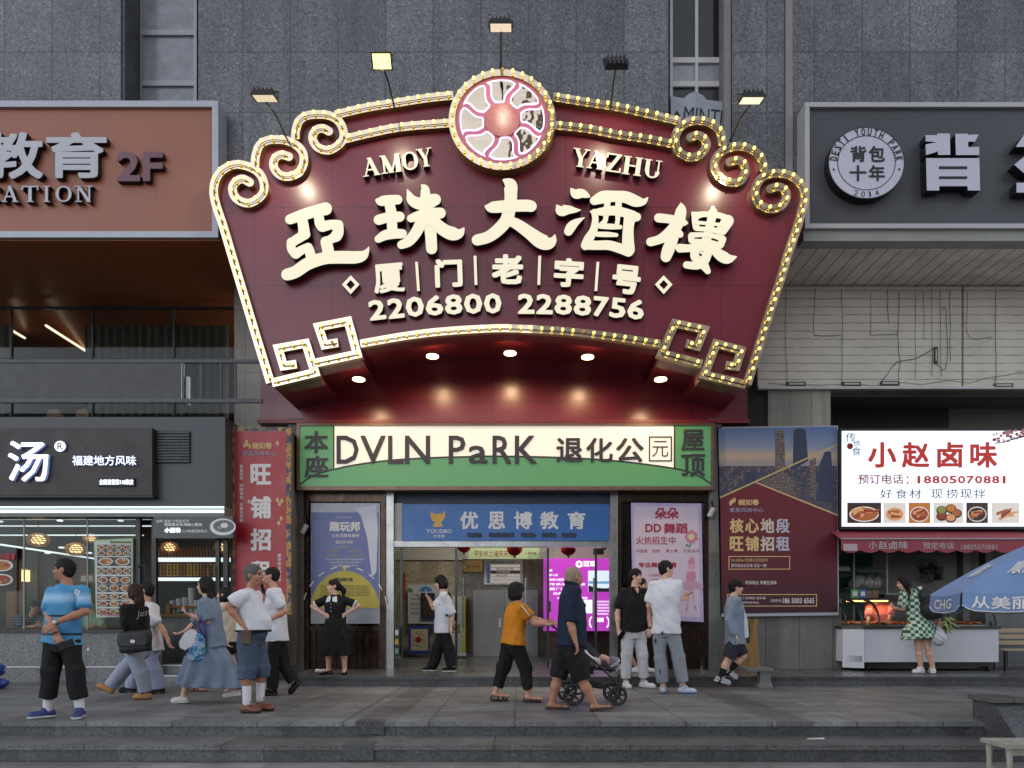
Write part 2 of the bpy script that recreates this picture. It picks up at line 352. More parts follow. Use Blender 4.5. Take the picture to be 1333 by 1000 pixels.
mb.build('board', t.m, WP)
MB().box((X(985, DW), DW - .1, z0 - .05), (X(1420, DW), DW - .0, z0 - .002)).build('bottom_rail', M_FRAMEW, WP)
M_CABLE = mat('black cable', (26, 25, 25), .6)
def cable(pts, Y, r=.008, parent=None, name='cable', m=None):
    mb = MB(); mb.tube([P(x, y, Y) for x, y in smooth(pts, 5)], r, 5); return mb.build(name, m or M_CABLE, parent)
YC = DW - .075
for pts in ([(1023, 375), (1023, 437), (1024, 470), (1024, 500)], [(1061, 375), (1060, 430), (1064, 437), (1095, 436)], [(1096, 376), (1096, 437), (1096, 500)],
    [(1133, 380), (1134, 420), (1133, 430), (1136, 436), (1170, 435)], [(1155, 376), (1156, 420)], [(1170, 380), (1171, 405), (1169, 425), (1171, 470), (1170, 495)],
    [(1147, 498), (1160, 480), (1171, 470), (1195, 466), (1218, 451)], [(1220, 451), (1220, 474), (1232, 475), (1231, 406), (1226, 404)], [(1000, 499), (1026, 500), (1060, 501), (1100, 500), (1140, 502), (1160, 497), (1200, 500), (1235, 495), (1262, 498), (1290, 491), (1333, 485)],
    [(1296, 376), (1296, 437), (1297, 470), (1295, 500)], [(1260, 380), (1261, 437), (1292, 438)], [(1191, 380), (1192, 495)], [(1214, 377), (1213, 490)], [(1203, 380), (1203, 440)], [(1224, 377), (1225, 490)], [(1237, 380), (1237, 470)]):
    cable([(x_ + random.uniform(-.8, .8), y_ + random.uniform(-.6, .6)) for x_, y_, *_ in smooth(pts, 4)], YC, .003 + .002 * random.random(), WP)
mb = MB()
for x0, y0, x1, y1 in ((1025, 497, 1049, 502), (1097, 497, 1121, 502), (1147, 496, 1171, 501), (1295, 499, 1319, 504), (1217, 452, 1221, 473)): 
    m2 = MB().pbox(x0, y0, x1, y1, DW - .1, .037); m2.pbox(x0+2, y0+1.2, x1-2, y1-1.2, DW - .104, .004, 1) if x1-x0 > 9 else m2.pbox(x0+1, y0+3, x1-1, y1-3, DW - .104, .004, 1)
    m2.build('led_driver', [mat('dark grey driver case', (62, 62, 64), .4, .5), mat('driver label', (170, 168, 160), .6)], WP)
# recess above the right stall
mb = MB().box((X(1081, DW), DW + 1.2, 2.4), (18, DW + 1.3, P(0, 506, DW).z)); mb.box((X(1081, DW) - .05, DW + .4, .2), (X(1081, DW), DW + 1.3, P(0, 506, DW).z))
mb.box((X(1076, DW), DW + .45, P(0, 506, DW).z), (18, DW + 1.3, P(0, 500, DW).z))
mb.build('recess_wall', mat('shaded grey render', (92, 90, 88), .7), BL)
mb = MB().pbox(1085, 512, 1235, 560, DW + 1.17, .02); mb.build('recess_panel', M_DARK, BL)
# ------------------------------------------------------------------ long fascia signs
def fascia(name, label, x0, x1, y0, y1, fr, face, fmat, strip):
    T = thing(name, label, 'signboard', P((x0+x1)/2, y1, YF))
    mb = MB(); d = .32
    mb.pbox(x0, y0, x1, y0 + fr, YF, d); mb.pbox(x0, y1 - fr, x1, y1, YF, d)
    if x0 > 0: mb.pbox(x0, y0 + fr, x0 + fr, y1 - fr, YF + .002, d)
    if x1 < 1333: mb.pbox(x1 - fr, y0 + fr, x1, y1 - fr, YF + .002, d)
    mb.build('frame', fmat, T)
    mb = MB().pbox(x0 + fr*.6, y0 + fr*.6, x1 - fr*.6, y1 - fr*.6, YF + .05, .2); mb.build('panel', face, T)
    mb = MB().box((X(x0, YF), YF + .06, ZSO - .01), (X(x1, YF), YF + .3, P(0, y1, YF).z - .003)); mb.build('lower_strip', strip, T)
    return T
def panelled(name, c, step, off, rough=.4, var=.1, dark=.8):
    t = NT(name); sx = t.n('SeparateXYZ'); t.l(t.P(), sx.inputs[0])
    fr = t.math('FRACT', t.math('MULTIPLY', t.math('ADD', sx.outputs[0], off), 1/step)); ln = t.math('LESS_THAN', fr, .012/step)
    bc = t.mix(1.0, lin(c), t.ramp(t.noise(.9, 5), [(.3, g(1-var)), (.7, g(1+var*.5))]), 'MULTIPLY')
    bc = t.mix(1.0, bc, t.ramp(t.noise(70, 2), [(.3, g(.95)), (.7, g(1.05))]), 'MULTIPLY')
    t.col(t.mix(ln, bc, t.mix(1.0, bc, g(dark), 'MULTIPLY'))); t.b.inputs['Roughness'].default_value = rough; MATS[name] = t.m; return t.m
M_ALU = mat('brushed aluminium frame', (158, 160, 170), .42, .25, .08)
M_BLK = mat('black sign return', (14, 14, 15), .5)
M_GREYL = mat('pale grey sign face', (178, 178, 186), .35, 0, .06)
FL = fascia('fascia_sign', 'long orange brown fascia sign with grey Chinese letters and 2F', -420, 284, 131, 309, 8, panelled('orange brown sign panel', (146, 84, 60), 1.36, .45, .38), M_ALU, M_SOFL)
FR = fascia('fascia_sign', 'long charcoal fascia sign with round white emblem and blocky white letter', 1048, 1700, 133, 297, 6, panelled('charcoal sign panel', (66, 67, 73), 1.5, .2, .45), mat('pale aluminium frame', (172, 171, 172), .45, .2, .08), mat('grey fascia strip', (138, 137, 134), .5, 0, .15))
YL = YF - .04
MS = [M_GREYL, M_BLK]
lettering(FL, '教', -22, 172, 56, 233, YL, MS, .1, .028); lettering(FL, '育', 60, 172, 139, 232, YL, MS, .1, .028)
lettering(FL, '2F', 152, 197, 212, 236, YL, [mat('dull purple letter face', (104, 62, 76), .4), M_BLK], .1, .03)
M_LET = [('C', -22, 0), ('A', 2, 24), ('T', 28, 50), ('I', 56, 65), ('O', 72, 93), ('N', 97, 121)]
def serif(mb, ch, x0, y0, x1, y1, Y, d, rot=0, thick=.2, thin=.09, mf=0, ms=1, eps=.0012):
    """bold serif capitals built stroke by stroke"""
    S = {'A': [((.5, 0), (.14, 1), thin), ((.46, 0), (.82, 1), thick), ((.26, .66), (.7, .66), -.09), ((0, .97), (.32, .97), -.06), ((.62, .97), (1, .97), -.06)],
      'M': [((.16, .02), (.16, 1), thin), ((.16, 0), (.5, 1), thick), ((.84, 0), (.5, .98), thin), ((.84, .02), (.84, 1), thick), ((0, .03), (.24, .03), -.06), ((.76, .03), (1, .03), -.06), ((0, .97), (.32, .97), -.06), ((.68, .97), (1, .97), -.06)],
      'Y': [((.2, 0), (.5, .55), thick), ((.84, 0), (.54, .55), thin), ((.52, .5), (.52, 1), thick), ((0, .03), (.42, .03), -.06), ((.66, .03), (1, .03), -.06), ((.32, .97), (.74, .97), -.06)],
      'Z': [((.82, .02), (.2, .98), thick), ((.08, .04), (.94, .04), -.08), ((.08, .96), (.96, .96), -.08), ((.09, 0), (.09, .26), thin), ((.92, .74), (.92, 1), thin)],
      'H': [((.2, 0), (.2, 1), thick), ((.8, 0), (.8, 1), thick), ((.2, .5), (.8, .5), -.09), ((0, .03), (.4, .03), -.06), ((.6, .03), (1, .03), -.06), ((0, .97), (.4, .97), -.06), ((.6, .97), (1, .97), -.06)],
      'T': [((.5, 0), (.5, 1), thick), ((.03, .04), (.97, .04), -.08), ((.05, 0), (.05, .26), thin), ((.95, 0), (.95, .26), thin), ((.28, .97), (.72, .97), -.06)],
      'I': [((.5, 0), (.5, 1), .42), ((.0, .03), (1, .03), -.06), ((.0, .97), (1, .97), -.06)],
      'N': [((.2, 0), (.2, 1), thin), ((.2, 0), (.8, 1), thick), ((.8, 0), (.8, 1), thin), ((0, .03), (.34, .03), -.06), ((.62, .03), (1, .03), -.06), ((.02, .97), (.4, .97), -.06)],
      'U': [((.2, 0), (.2, .66), thick), ((.82, 0), (.82, .66), thin), ((0, .03), (.42, .03), -.06), ((.64, .03), (1, .03), -.06)]}.get(ch, [])
    w_, h_ = x1 - x0, y1 - y0; cx_, cy_ = (x0+x1)/2, (y0+y1)/2; c, q = math.cos(R(rot)), math.sin(R(rot)); k = [0]
    def T(u, v):
        a, b = (u - .5)*w_, (v - .5)*h_; return (cx_ + a*c + b*q, cy_ - a*q + b*c)
    def poly(ps): mb.prism([T(*p) for p in ps], Y - eps*k[0], d, mf, ms); k[0] += 1
    for (ax, ay), (bx, by), th in S:
        if th < 0: poly([(ax, ay + th*.5), (bx, by + th*.5), (bx, by - th*.5), (ax, ay - th*.5)])
        else: poly([(ax - th/2, ay), (ax + th/2, ay), (bx + th/2, by), (bx - th/2, by)])
    a0, a1, cyy, rr = {'O': (0, 360, .5, .5), 'C': (40, 320, .5, .5), 'U': (180, 360, .62, .38)}.get(ch, (0, 0, 0, 0))
    if a1:
        n = 20; ps = []
        for i in range(n+1):
            a = R(a0 + (a1-a0)*i/n); th = thin + (thick-thin)*abs(math.cos(a))**1.3
            rx = .5 if ch != 'U' else .41
            ps.append(((.51 + rx*math.cos(a), cyy - rr*math.sin(a)), (.51 + (rx-th)*math.cos(a), cyy - (rr-.09)*math.sin(a))))
        for i in range(n): poly([ps[i][0], ps[i+1][0], ps[i+1][1], ps[i][1]]); k[0] -= 1
    if ch == 'C': k[0] += 1; poly([(.86, .02), (.95, .02), (.95, .34), (.86, .3)])
for ch, a, b in M_LET:
    mb = MB(); serif(mb, ch, a, 242, b, 263, YL, .09); mb.build('lettering', MS, FL)
# emblem
mb = MB(); mb.prism([(1128 + 50*math.cos(2*math.pi*i/40), 212 - 47*math.sin(2*math.pi*i/40)) for i in range(40)], YF - .11, .15, 0, 1)
em = mb.build('emblem', [mat('lilac white sign face', (190, 188, 205), .35, 0, .05), M_BLK], FR)
mb = MB(); ye = YF - .115
for i in range(48):
    a, b = 2*math.pi*i/48, 2*math.pi*(i+1)/48
    for r_ in (1.0, .76): mb.flat([(1128 + 50*r_*k*math.cos(t_), 212 - 47*r_*k*math.sin(t_)) for k, t_ in ((.975, a), (1, a), (1, b), (.975, b))], ye)
s = 'DESTI YOUTH PARK'
for i, ch in enumerate(s):
    if ch == ' ': continue
    a = R(172 - i * 164 / (len(s) - 1)); x_, y_ = 1128 + 43*math.cos(a), 212 - 40.5*math.sin(a)
    text(mb, ch, x_ - (2.6 if ch != 'I' else 1), y_ - 5, x_ + (2.6 if ch != 'I' else 1), y_ + 5, ye, 0, .02, math.degrees(a) - 90)
for i, ch in enumerate('2014'):
    wd = 1.1 if ch == '1' else 2.6
    a = R(252 + i * 12); x_, y_ = 1128 + 43.5*math.cos(a), 212 - 41*math.sin(a)
    text(mb, ch, x_ - wd, y_ - 3.6, x_ + wd, y_ + 3.6, ye, 0, .0, math.degrees(a) - 270)
for a in (192, -12): mb.disc(1128 + 43.5*math.cos(R(a)), 212 - 41*math.sin(R(a)), 1.5, ye)
text(mb, '背', 1107, 190, 1128, 211, ye, 0, .03); text(mb, '包', 1131, 190, 1152, 211, ye, 0, .03)
text(mb, '十', 1106, 215, 1128, 236, ye, 0, .03); text(mb, '年', 1131, 215, 1152, 236, ye, 0, .03)
mb.build('emblem_print', mat('black emblem print', (30, 30, 34), .5), em)
def Q(pts, ox, oy, sc): return [(ox + x/sc, oy + y/sc) for x, y in pts]
FWm = [MATS['lilac white sign face'], M_BLK]
for lst in ([[(218,225),(312,225),(312,212),(415,212),(420,385),(320,387),(318,358),(222,388),(218,300),(312,282),(218,275)], [(460,215),(560,212),(562,222),(650,220),(620,278),(565,278),(565,322),(655,320),(655,387),(465,387)]],
    [[(222,412),(655,412),(662,675),(562,675),(560,640),(330,640),(330,675),(228,675)]], [[(952,320),(1019,222),(1300,222),(1300,320)], [(940,465),(1040,385),(1300,385),(1300,560),(1019,535)], [(958,612),(1300,612),(1300,692),(958,692)]]):
    mb = MB()
    for p in lst: mb.prism(Q(p, 1170, 140, 6.25), YF - .12, .16, 0, 1)
    if len(lst) == 1:
        for p in ([(327,478),(557,478),(557,502),(327,502)], [(327,560),(557,560),(557,582),(327,582)]): mb.flat(Q(p, 1170, 140, 6.25), YF - .123, 1)
    mb.build('block_letter', FWm, FR)
# added out of view: a dark mass for the sign's mirrors to reflect at right
OB = thing('added_block', 'added dark block across the street, seen only mirrored in the sign', 'building', (14, -34, ZS2))
mb = MB().box((.6, -48, ZS2 + .004), (40, -34, 44)); mb.build('wall', mat('dark block wall', (44, 42, 38), .8, 0, .4, .4), OB)
for i in range(9):
    for j in range(4):
        MB().box((2.2 + j*9.4, -34.0, 3 + i*4.4), (9.0 + j*9.4, -33.92, 5.6 + i*4.4)).build('window', MATS['dark window pane'], OB)
# ------------------------------------------------------------------ the big fan-shaped restaurant sign
FS = thing('fan_sign', 'huge burgundy fan-shaped restaurant sign outlined with bulbs above the entrance', 'sign', P(660, 500, YS))
t = NT('glossy burgundy panel'); sx = t.n('SeparateXYZ'); t.l(t.P(), sx.inputs[0])
l1 = t.math('LESS_THAN', t.math('FRACT', t.math('MULTIPLY', t.math('ADD', sx.outputs[0], 20.02), 1/1.22)), .013)
l2 = t.math('LESS_THAN', t.math('FRACT', t.math('MULTIPLY', t.math('ADD', sx.outputs[2], 1.02), 1/1.22)), .013)
bc = t.mix(1.0, lin((110, 30, 46)), t.ramp(t.noise(.8, 5), [(.3, g(.9)), (.7, g(1.06))]), 'MULTIPLY')
t.col(t.mix(t.math('MAXIMUM', l1, l2), bc, lin((80, 22, 34)))); t.b.inputs['Roughness'].default_value = .3; t.b.inputs['Specular IOR Level'].default_value = .6
t.l(t.ramp(t.noise(1.1, 4), [(.2, g(.26)), (.8, g(.36))]), t.b.inputs['Roughness']); M_BUR = t.m
OUT = [(352,500),(301,330),(281,268),(277,247),(281,232),(290,221),(303,214),(317,213.5),(331,218),(332,205),(337,190),(345,184),(357,181),(373,183),(384,183),(385,170),(389,158),(398,151),(411,149),(427,148),(436,148),(477,140),(515,134),(556,127.6),(592,123)]
OUT += [(653.7 + 68*math.cos(R(a)), 155.7 - 64*math.sin(R(a))) for a in range(150, 20, -10)]
OUT += [(718,126),(761,133),(802,139),(843,148),(885,157),(907,157),(920,158),(931,163),(939,175),(941,190),(959,191),(972,192),(984,198),(991,207),(995,221),(1005,226),(1014,225.6),(1027,228),(1038,234),(1046,246),(1047.6,258),(1045,270),(1032,316),(1019,355),(973,502)]
BOT = [(973,502),(915.5,489),(914,475),(860,462),(861,447),(800,438),(740,431),(680,427.5),(640,427),(575,431),(530,436.5),(494,442),(467,447),(467,462),(408,474),(412,487),(352,500)]
mb = MB().prism(OUT + BOT[1:-1], YS, .5); mb.build('face_panel', M_BUR, FS)
t = NT('dark burgundy underside'); t.col(t.mix(1.0, lin((116, 38, 48)), t.ramp(t.noise(1.2, 4), [(.3, g(.85)), (.7, g(1.05))]), 'MULTIPLY')); t.b.inputs['Roughness'].default_value = .38; M_BURU = t.m
mb = MB(); bk = [(x, y) for x, y in BOT]; mb.prism(bk + [(330, 430), (380, 395), (940, 395), (990, 440)], YS + .505, DW - .07 - YS - .505)
mb.build('canopy', M_BURU, FS)
mb = MB().box((X(338, DW-.1), DW - .06, P(0, 549, DW-.06).z), (X(974, DW-.1), DW + .04, P(0, 440, DW).z)); mb.build('back_panel', M_BUR, FS)
mb = MB().box((X(338, DW-.1), DW - .22, P(0, 553, DW-.1).z), (X(974, DW-.1), DW + .04, P(0, 549.4, DW-.06).z)); mb.build('bottom_ledge', M_BURU, FS)
# mirror border with bulbs
t = NT('gold mirror border'); t.b.inputs['Base Color'].default_value = lin((236, 214, 186)); t.b.inputs['Metallic'].default_value = 1; t.b.inputs['Roughness'].default_value = .13
t.bump(t.noise(2.2, 2), .25, .05); M_GOLD = t.m
M_GSIDE = mat('gold border return', (150, 126, 78), .35, .6)
SCR = [  # centre lines of the border, photo pixels
 [(352,498),(334,440),(316,380),(301,330),(290,293),(281,266),(278,247),(282,231),(291,220.5),(304,214.5),(317,215),(332,221),(341,231),(344,245),(339,256),(326,264),(314,262.5),(305,255),(302.6,244),(308,236),(316,233),(325,237.5)],
 [(332,217),(332,208),(334,198),(338,189),(346,183.5),(357,181.6),(373,183),(387,190),(394.5,200),(395,213),(389,224),(377,229.6),(365,228),(357.4,220),(356,211),(360,204),(367,201.4),(376,204)],
 [(384.4,181),(385,170),(389,158),(398,151),(411,149),(427,150),(439,156),(446,167),(447,180),(439,190),(427,195.6),(414,192),(407.5,183),(407.4,175),(413,168.4),(421,167.4),(428,171)],
 [(436,149.5),(477,140),(515,134),(556,127.6),(590,124)], [(449,181),(484.5,172.5),(525,165),(586,160)],
 [(720,126),(761.5,132.7),(802,139),(843,148),(886,158)], [(723,163),(764,167.5),(802,175),(843,181),(878,188)],
 [(940.5,190),(938.5,174),(931,164),(920,158.5),(907,157),(893,160),(883,169),(879,181),(881,193),(889,201.5),(901,205),(913,200),(919.6,189),(916,180),(908,176),(899,179)],
 [(993,224),(994.5,217),(991,206.5),(984,198),(972,192),(959,190.5),(945,194),(936,201),(930,212),(932,224),(941,233.5),(955,238),(966,233),(970.5,221),(967,212),(960,208.5),(950,211)],
 [(973,500),(988,452),(1006,395),(1019,355),(1026,330),(1032,313),(1038,296),(1045,270),(1047.6,258),(1046,246),(1038,235),(1027,228),(1014,225.6),(1000,227),(990,233),(984,244),(983.6,256),(990,267),(1003,272),(1015,269),(1023,260),(1022.5,249),(1014,243),(1003,246)]]
KEYS = [[(354,498.5),(410,485),(398,447),(362,453.5),(369,476.5),(386,474)], [(407,473.5),(465,461),(453,418),(414.5,425.5),(422.5,449),(440,446)],
 [(914,474),(861.5,460),(878.5,421),(917,429),(908,451),(893,447)], [(971,500.5),(917,488),(932.5,447.5),(965,456),(958.5,477),(945,475.5)]]
ARCH = [[(469,447.5),(494,443),(530,437),(575.5,431.5),(640,427.5),(680,428),(740,431.5),(800,438.5),(860,447.5)]]
BW = 5.6
def ribbon(mb, q, hw, Y, d, close=False):
    n = len(q); L, Rr = [], []
    for i in range(n):
        a, b = (q[i-1] if i or close else q[0]), (q[(i+1) % n] if i < n-1 or close else q[i])
        d1 = Vector((q[i][0]-a[0], q[i][1]-a[1])); d2 = Vector((b[0]-q[i][0], b[1]-q[i][1]))
        d1 = d1.normalized() if d1.length else d2.normalized(); d2 = d2.normalized() if d2.length else d1
        m = (d1 + d2).normalized(); s_ = hw / max(m.dot(d1), .5); nx, ny = -m.y*s_, m.x*s_
        L.append((q[i][0]+nx, q[i][1]+ny)); Rr.append((q[i][0]-nx, q[i][1]-ny))
    rng = range(n if close else n-1); vs = []; fs = []; ms = []
    for p in zip(L, Rr):
        for x_, y_ in p: vs.append(P(x_, y_, Y)); vs.append(P(x_, y_, Y) + Vector((0, d, 0)))
    for i in rng:
        a, b = 4*i, 4*((i+1) % n); fs += [(a, b, b+2, a+2), (a, a+1, b+1, b), (a+2, b+2, b+3, a+3)]; ms += [0, 1, 1]
    if not close: fs += [(0, 2, 3, 1), (4*n-4, 4*n-3, 4*n-1, 4*n-2)]; ms += [1, 1]
    mb.add(vs, fs, ms)
def resample(q, step, first=.5):
    out = []; acc = step * first; pos = 0
    for a, b in zip(q[:-1], q[1:]):
        l = math.hypot(b[0]-a[0], b[1]-a[1])
        while acc <= pos + l: t_ = (acc - pos)/l if l else 0; out.append((a[0]+(b[0]-a[0])*t_, a[1]+(b[1]-a[1])*t_)); acc += step
        pos += l
    return out
YB = YS - .085; BUL = []; lay = 0
for grp, sm in ((SCR, 6), (KEYS, 1), (ARCH, 6)):
    for pl in grp:
        q = smooth(pl, sm) if sm > 1 else pl
        mb = MB(); ribbon(mb, q, BW if grp is not ARCH else 5.2, YB - .0012*(lay % 7), .083 + .0012*(lay % 7)); lay += 1
        if sm > 1 and grp is SCR and len(pl) > 6:
            e = q[-1]; mb.prism([(e[0]+BW*math.cos(2*math.pi*i/16), e[1]+BW*math.sin(2*math.pi*i/16)) for i in range(16)], YB - .009, .09, 0, 1)
        br_ = mb.build('border', [M_GOLD, M_GSIDE], FS)
        wq = resample(q, 3, .5); wb = MB(); wb.tube([P(a, b + .6, YB - .02) for a, b in wq], .006, 4); wb.build('wire', M_CABLE, br_)
        n_ = max(2, round(sum(math.hypot(b[0]-a[0], b[1]-a[1]) for a, b in zip(q[:-1], q[1:])) / 13.4))
        BUL += [(x_, y_, YB) for x_, y_ in resample(q, sum(math.hypot(b[0]-a[0], b[1]-a[1]) for a, b in zip(q[:-1], q[1:]))/n_)]
# fan wheel medallion
YM = YS - .17
circ = [(653.7 + 65.5*math.cos(2*math.pi*i/56), 155.7 - 61.5*math.sin(2*math.pi*i/56)) for i in range(56)]
mb = MB(); ribbon(mb, circ, 4.2, YM, .165, True); md = mb.build('medallion_rim', [M_GOLD, M_GSIDE], FS)
M_ROSE = mat('glossy rose disc', (206, 120, 130), .25, 0, .06, 2, .03)
mb = MB().prism([(653.7 + 61.5*math.cos(2*math.pi*i/48), 155.7 - 58*math.sin(2*math.pi*i/48)) for i in range(48)], YM + .03, .135); mb.build('medallion_disc', M_ROSE, FS)
t = NT('mirror petal'); t.b.inputs['Base Color'].default_value = lin((216, 198, 176)); t.b.inputs['Metallic'].default_value = 1; t.b.inputs['Roughness'].default_value = .03
t.bump(t.noise(1.6, 3, .6), .3, .06); M_MIR = t.m
for k in range(8):
    a0 = 90 + 4 - k * 45; pts = []
    def pp(a, r): return (653.7 + r*math.cos(R(a)), 155.7 - r*.94*math.sin(R(a)))
    def ed(sg, r): return pp(a0 + sg*(22.5 - math.degrees(4.3/r)) + 4.5*math.sin((r - 24)/31*math.pi*1.6 + .4), r)
    for i in range(9): pts.append(pp(a0 - 16 + 32*i/8, 54.5))
    for i in range(9): pts.append(ed(1, 52.5 - 26*i/8))
    for i in range(1, 4): pts.append(pp(a0 + 12 - 24*i/4, 25))
    for i in range(8, -1, -1): pts.append(ed(-1, 52.5 - 26*i/8))
    mb = MB().prism(pts, YM + .012, .02); pt_ = mb.build('petal', M_MIR, FS)
    mb = MB(); ribbon(mb, pts, .9, YM + .006, .02, True); mb.build('neon_edge', [emis('violet white neon', (226, 208, 255), 1.2), MATS['violet white neon']], pt_)
mb = MB().prism([(653.7 + 23*math.cos(2*math.pi*i/28), 155.7 - 21.6*math.sin(2*math.pi*i/28)) for i in range(28)], YM + .004, .03); mb.build('hub', mat('pale rose hub', (196, 112, 108), .28, 0, .05), FS)
BUL += [(x_, y_, YM) for x_, y_ in resample(circ + circ[:1], 13.2)]
M_BT = emis('bulb tip', (255, 238, 130), 1.7); M_BB = emis('bulb neck', (214, 186, 60), .42)
def bulb_mb(mb, c):
    n = 8
    pr = [(0, .014, 1), (.026, .015, 1), (.038, .022, 1), (.05, .0245, 0), (.064, .024, 0), (.076, .017, 0), (.082, .006, 0)]
    vs = []; fs = []; ms = []
    for y_, r_, m_ in pr: vs += [(c[0] + r_*math.cos(2*math.pi*k/n), c[1] - y_, c[2] + r_*math.sin(2*math.pi*k/n)) for k in range(n)]
    for j in range(len(pr)-1):
        for k in range(n): fs.append((j*n+k, j*n+(k+1) % n, (j+1)*n+(k+1) % n, (j+1)*n+k)); ms.append(pr[j+1][2])
    fs.append(list(range((len(pr)-1)*n, len(pr)*n))); ms.append(0); mb.add(vs, fs, ms, True)
b0 = MB(); bulb_mb(b0, (0, 0, 0)); bm = bpy.data.meshes.new('bulb'); bm.from_pydata(b0.v, [], b0.f); bm.materials.append(M_BT); bm.materials.append(M_BB)
bm.polygons.foreach_set('material_index', b0.m); bm.polygons.foreach_set('use_smooth', b0.sm)
bm_dim = bm.copy(); bm_dim.materials[0] = emis('failing bulb tip', (190, 150, 60), .35)
BUL.sort(key=lambda p: -p[1] if p[2] == YB else -900)
rest = MB()
for i, (x_, y_, yy) in enumerate(BUL):
    if i < 100: o = link('bulb', bm_dim if i % 23 == 7 else bm, FS); o.location = P(x_, y_, yy - .012)
    else: bulb_mb(rest, P(x_, y_, yy - .012))
o = rest.build('bulbs', [M_BT, M_BB], FS); o['kind'] = 'stuff'
# the five big characters, traced stroke by stroke
M_CRM = emis('lit cream letter face', (255, 247, 218), .79, lin((120, 112, 96))); M_LSIDE = mat('black letter return', (24, 16, 14), .5)
def char(strokes, ox, oy, Y=YS - .13, name='character', d=.12, sc=8.0):
    mb = MB()
    for i, st in enumerate(strokes):
        fl = isinstance(st, tuple)
        cap = st[1] if fl else (True, True); st = st[0] if fl else st
        if st and len(st[0]) == 2: mb.prism([(ox + x/sc, oy + y/sc) for x, y in smooth(st + st[:1], 4)[:-1]], Y - .0013*i, d, 0, 1)
        else: mb.stroke([(ox + x/sc, oy + y/sc, w_/sc) for x, y, w_ in st], Y - .0013*i, d, 0, 1, 8, cap)
    return mb.build(name, [M_CRM, M_LSIDE], FS)
char([[(140,285,52),(300,230,60),(440,190,62),(510,175,68)], [(270,300,54),(285,400,58),(280,440,60)], [(300,440,52),(200,500,50),(160,530,48)], [(150,520,44),(155,590,46),(200,645,52)], [(205,640,52),(270,600,46),(330,575,46)], [(330,580,48),(350,640,52),(365,720,52)],
 [(440,250,50),(450,320,54),(475,360,56)], [(480,360,56),(570,340,50),(640,345,54)], [(640,345,56),(640,420,58),(620,460,60)], [(620,465,52),(550,500,46),(510,530,50)], [(515,520,58),(535,600,60),(550,690,58)],
 ([(110,860,62),(200,830,64),(330,745,66),(500,690,64),(650,680,66),(820,680,64),(900,660,52),(945,610,22),(960,570,4)], (True, False))], 360, 250)
char([([(70,240,10),(120,255,48),(200,245,52),(300,240,50)], (False, True)), [(210,270,50),(235,380,56),(245,560,52)], [(105,450,54),(200,425,52),(320,418,54)], [(100,650,40),(170,610,52),(260,595,52),(350,595,48)],
 ([(400,130,4),(425,190,32),(445,235,52),(490,270,60),(560,280,70),(640,255,76),(690,240,62)], (False, True)), ([(545,85,6),(585,130,44),(590,250,52),(600,400,60),(640,550,60),(655,750,58)], (False, True)),
 [(440,435,42),(530,405,52),(640,385,56),(745,380,58)], ([(560,440,60),(500,570,58),(420,670,54),(340,710,44)], (True, True)), ([(640,420,60),(700,490,62),(790,560,66),(880,595,70),(950,585,48),(995,530,4)], (True, False))], 480, 230)
char([([(395,110,6),(470,160,66),(480,260,66),(475,350,64),(460,440,66),(430,540,66),(340,640,64),(240,710,60),(130,740,58)], (False, True)), ([(208,385,6),(260,400,50),(340,395,62),(480,385,62),(640,382,62),(690,388,60)], (False, True)),
 ([(470,540,50),(560,585,58),(680,670,66),(790,750,78),(870,770,70),(920,740,40),(940,680,3)], (True, False))], 605, 220)
char([([(182,118,4),(230,175,50),(300,175,46),(350,195,30),(384,212,6)], (False, False)), ([(40,300,10),(80,350,58),(160,345,46),(230,350,26),(290,348,3)], (True, False)), ([(160,570,46),(190,520,50),(240,475,36),(330,425,3)], (True, False)),
 ([(430,250,46),(520,215,66),(640,205,58),(760,215,62),(860,255,60),(940,260,36),(990,215,4)], (True, False)), ([(568,250,30),(560,340,34),(548,430,26)], (True, True)), ([(682,250,32),(680,340,34),(672,440,24)], (True, True)),
 ([(395,365,12),(500,365,42),(640,355,50),(760,380,48),(840,415,56),(870,420,46)], (True, True)), ([(430,370,34),(440,450,34),(420,560,42),(370,650,50),(335,720,46)], (True, True)), ([(800,420,62),(785,520,56),(780,640,60),(785,760,66)], (True, True)), ([(340,710,50),(450,715,48),(580,715,50),(690,745,52),(785,780,54)], (True, True)),
 [(548,440,26),(535,470,26),(490,510,26)], [(490,515,28),(600,520,30),(700,525,22)], [(460,600,26),(560,602,28),(660,608,20)], [(676,440,22),(668,480,24),(665,510,22)]], 720, 230)
char([([(180,310,48),(280,320,46),(380,340,46),(450,360,34),(487,362,4)], (True, False)), ([(410,152,6),(415,220,52),(390,330,62),(340,420,66),(250,500,56),(170,540,46),(95,560,46)], (False, True)), [(345,420,62),(320,540,60),(280,640,64),(255,715,56)], [(360,440,40),(400,480,38)],
 ([(525,245,6),(560,285,38),(640,272,30),(740,275,32),(830,290,32),(900,330,44)], (False, True)), [(558,280,36),(560,350,34),(572,410,36)], [(900,340,62),(860,400,60),(835,440,56)], ([(745,205,24),(745,250,48),(725,340,44),(700,450,46),(670,560,50),(640,640,50)], (True, True)),
 [(570,358,20),(700,368,18),(860,385,20)], [(570,422,24),(700,430,26),(850,455,34)], [(520,490,30),(640,485,24),(760,500,26),(850,530,34)], [(515,500,30),(520,540,32)], [(520,552,26),(640,555,24),(740,570,26),(820,600,32)], [(845,540,36),(825,590,36)],
 ([(400,625,46),(500,625,40),(620,610,44),(740,640,44),(840,710,60),(910,735,50),(995,712,4)], (True, False)), ([(560,640,46),(560,720,46),(640,790,50),(690,865,32)], (True, True)), ([(690,680,46),(650,760,50),(580,805,42),(470,800,38)], (True, True))], 835, 245)
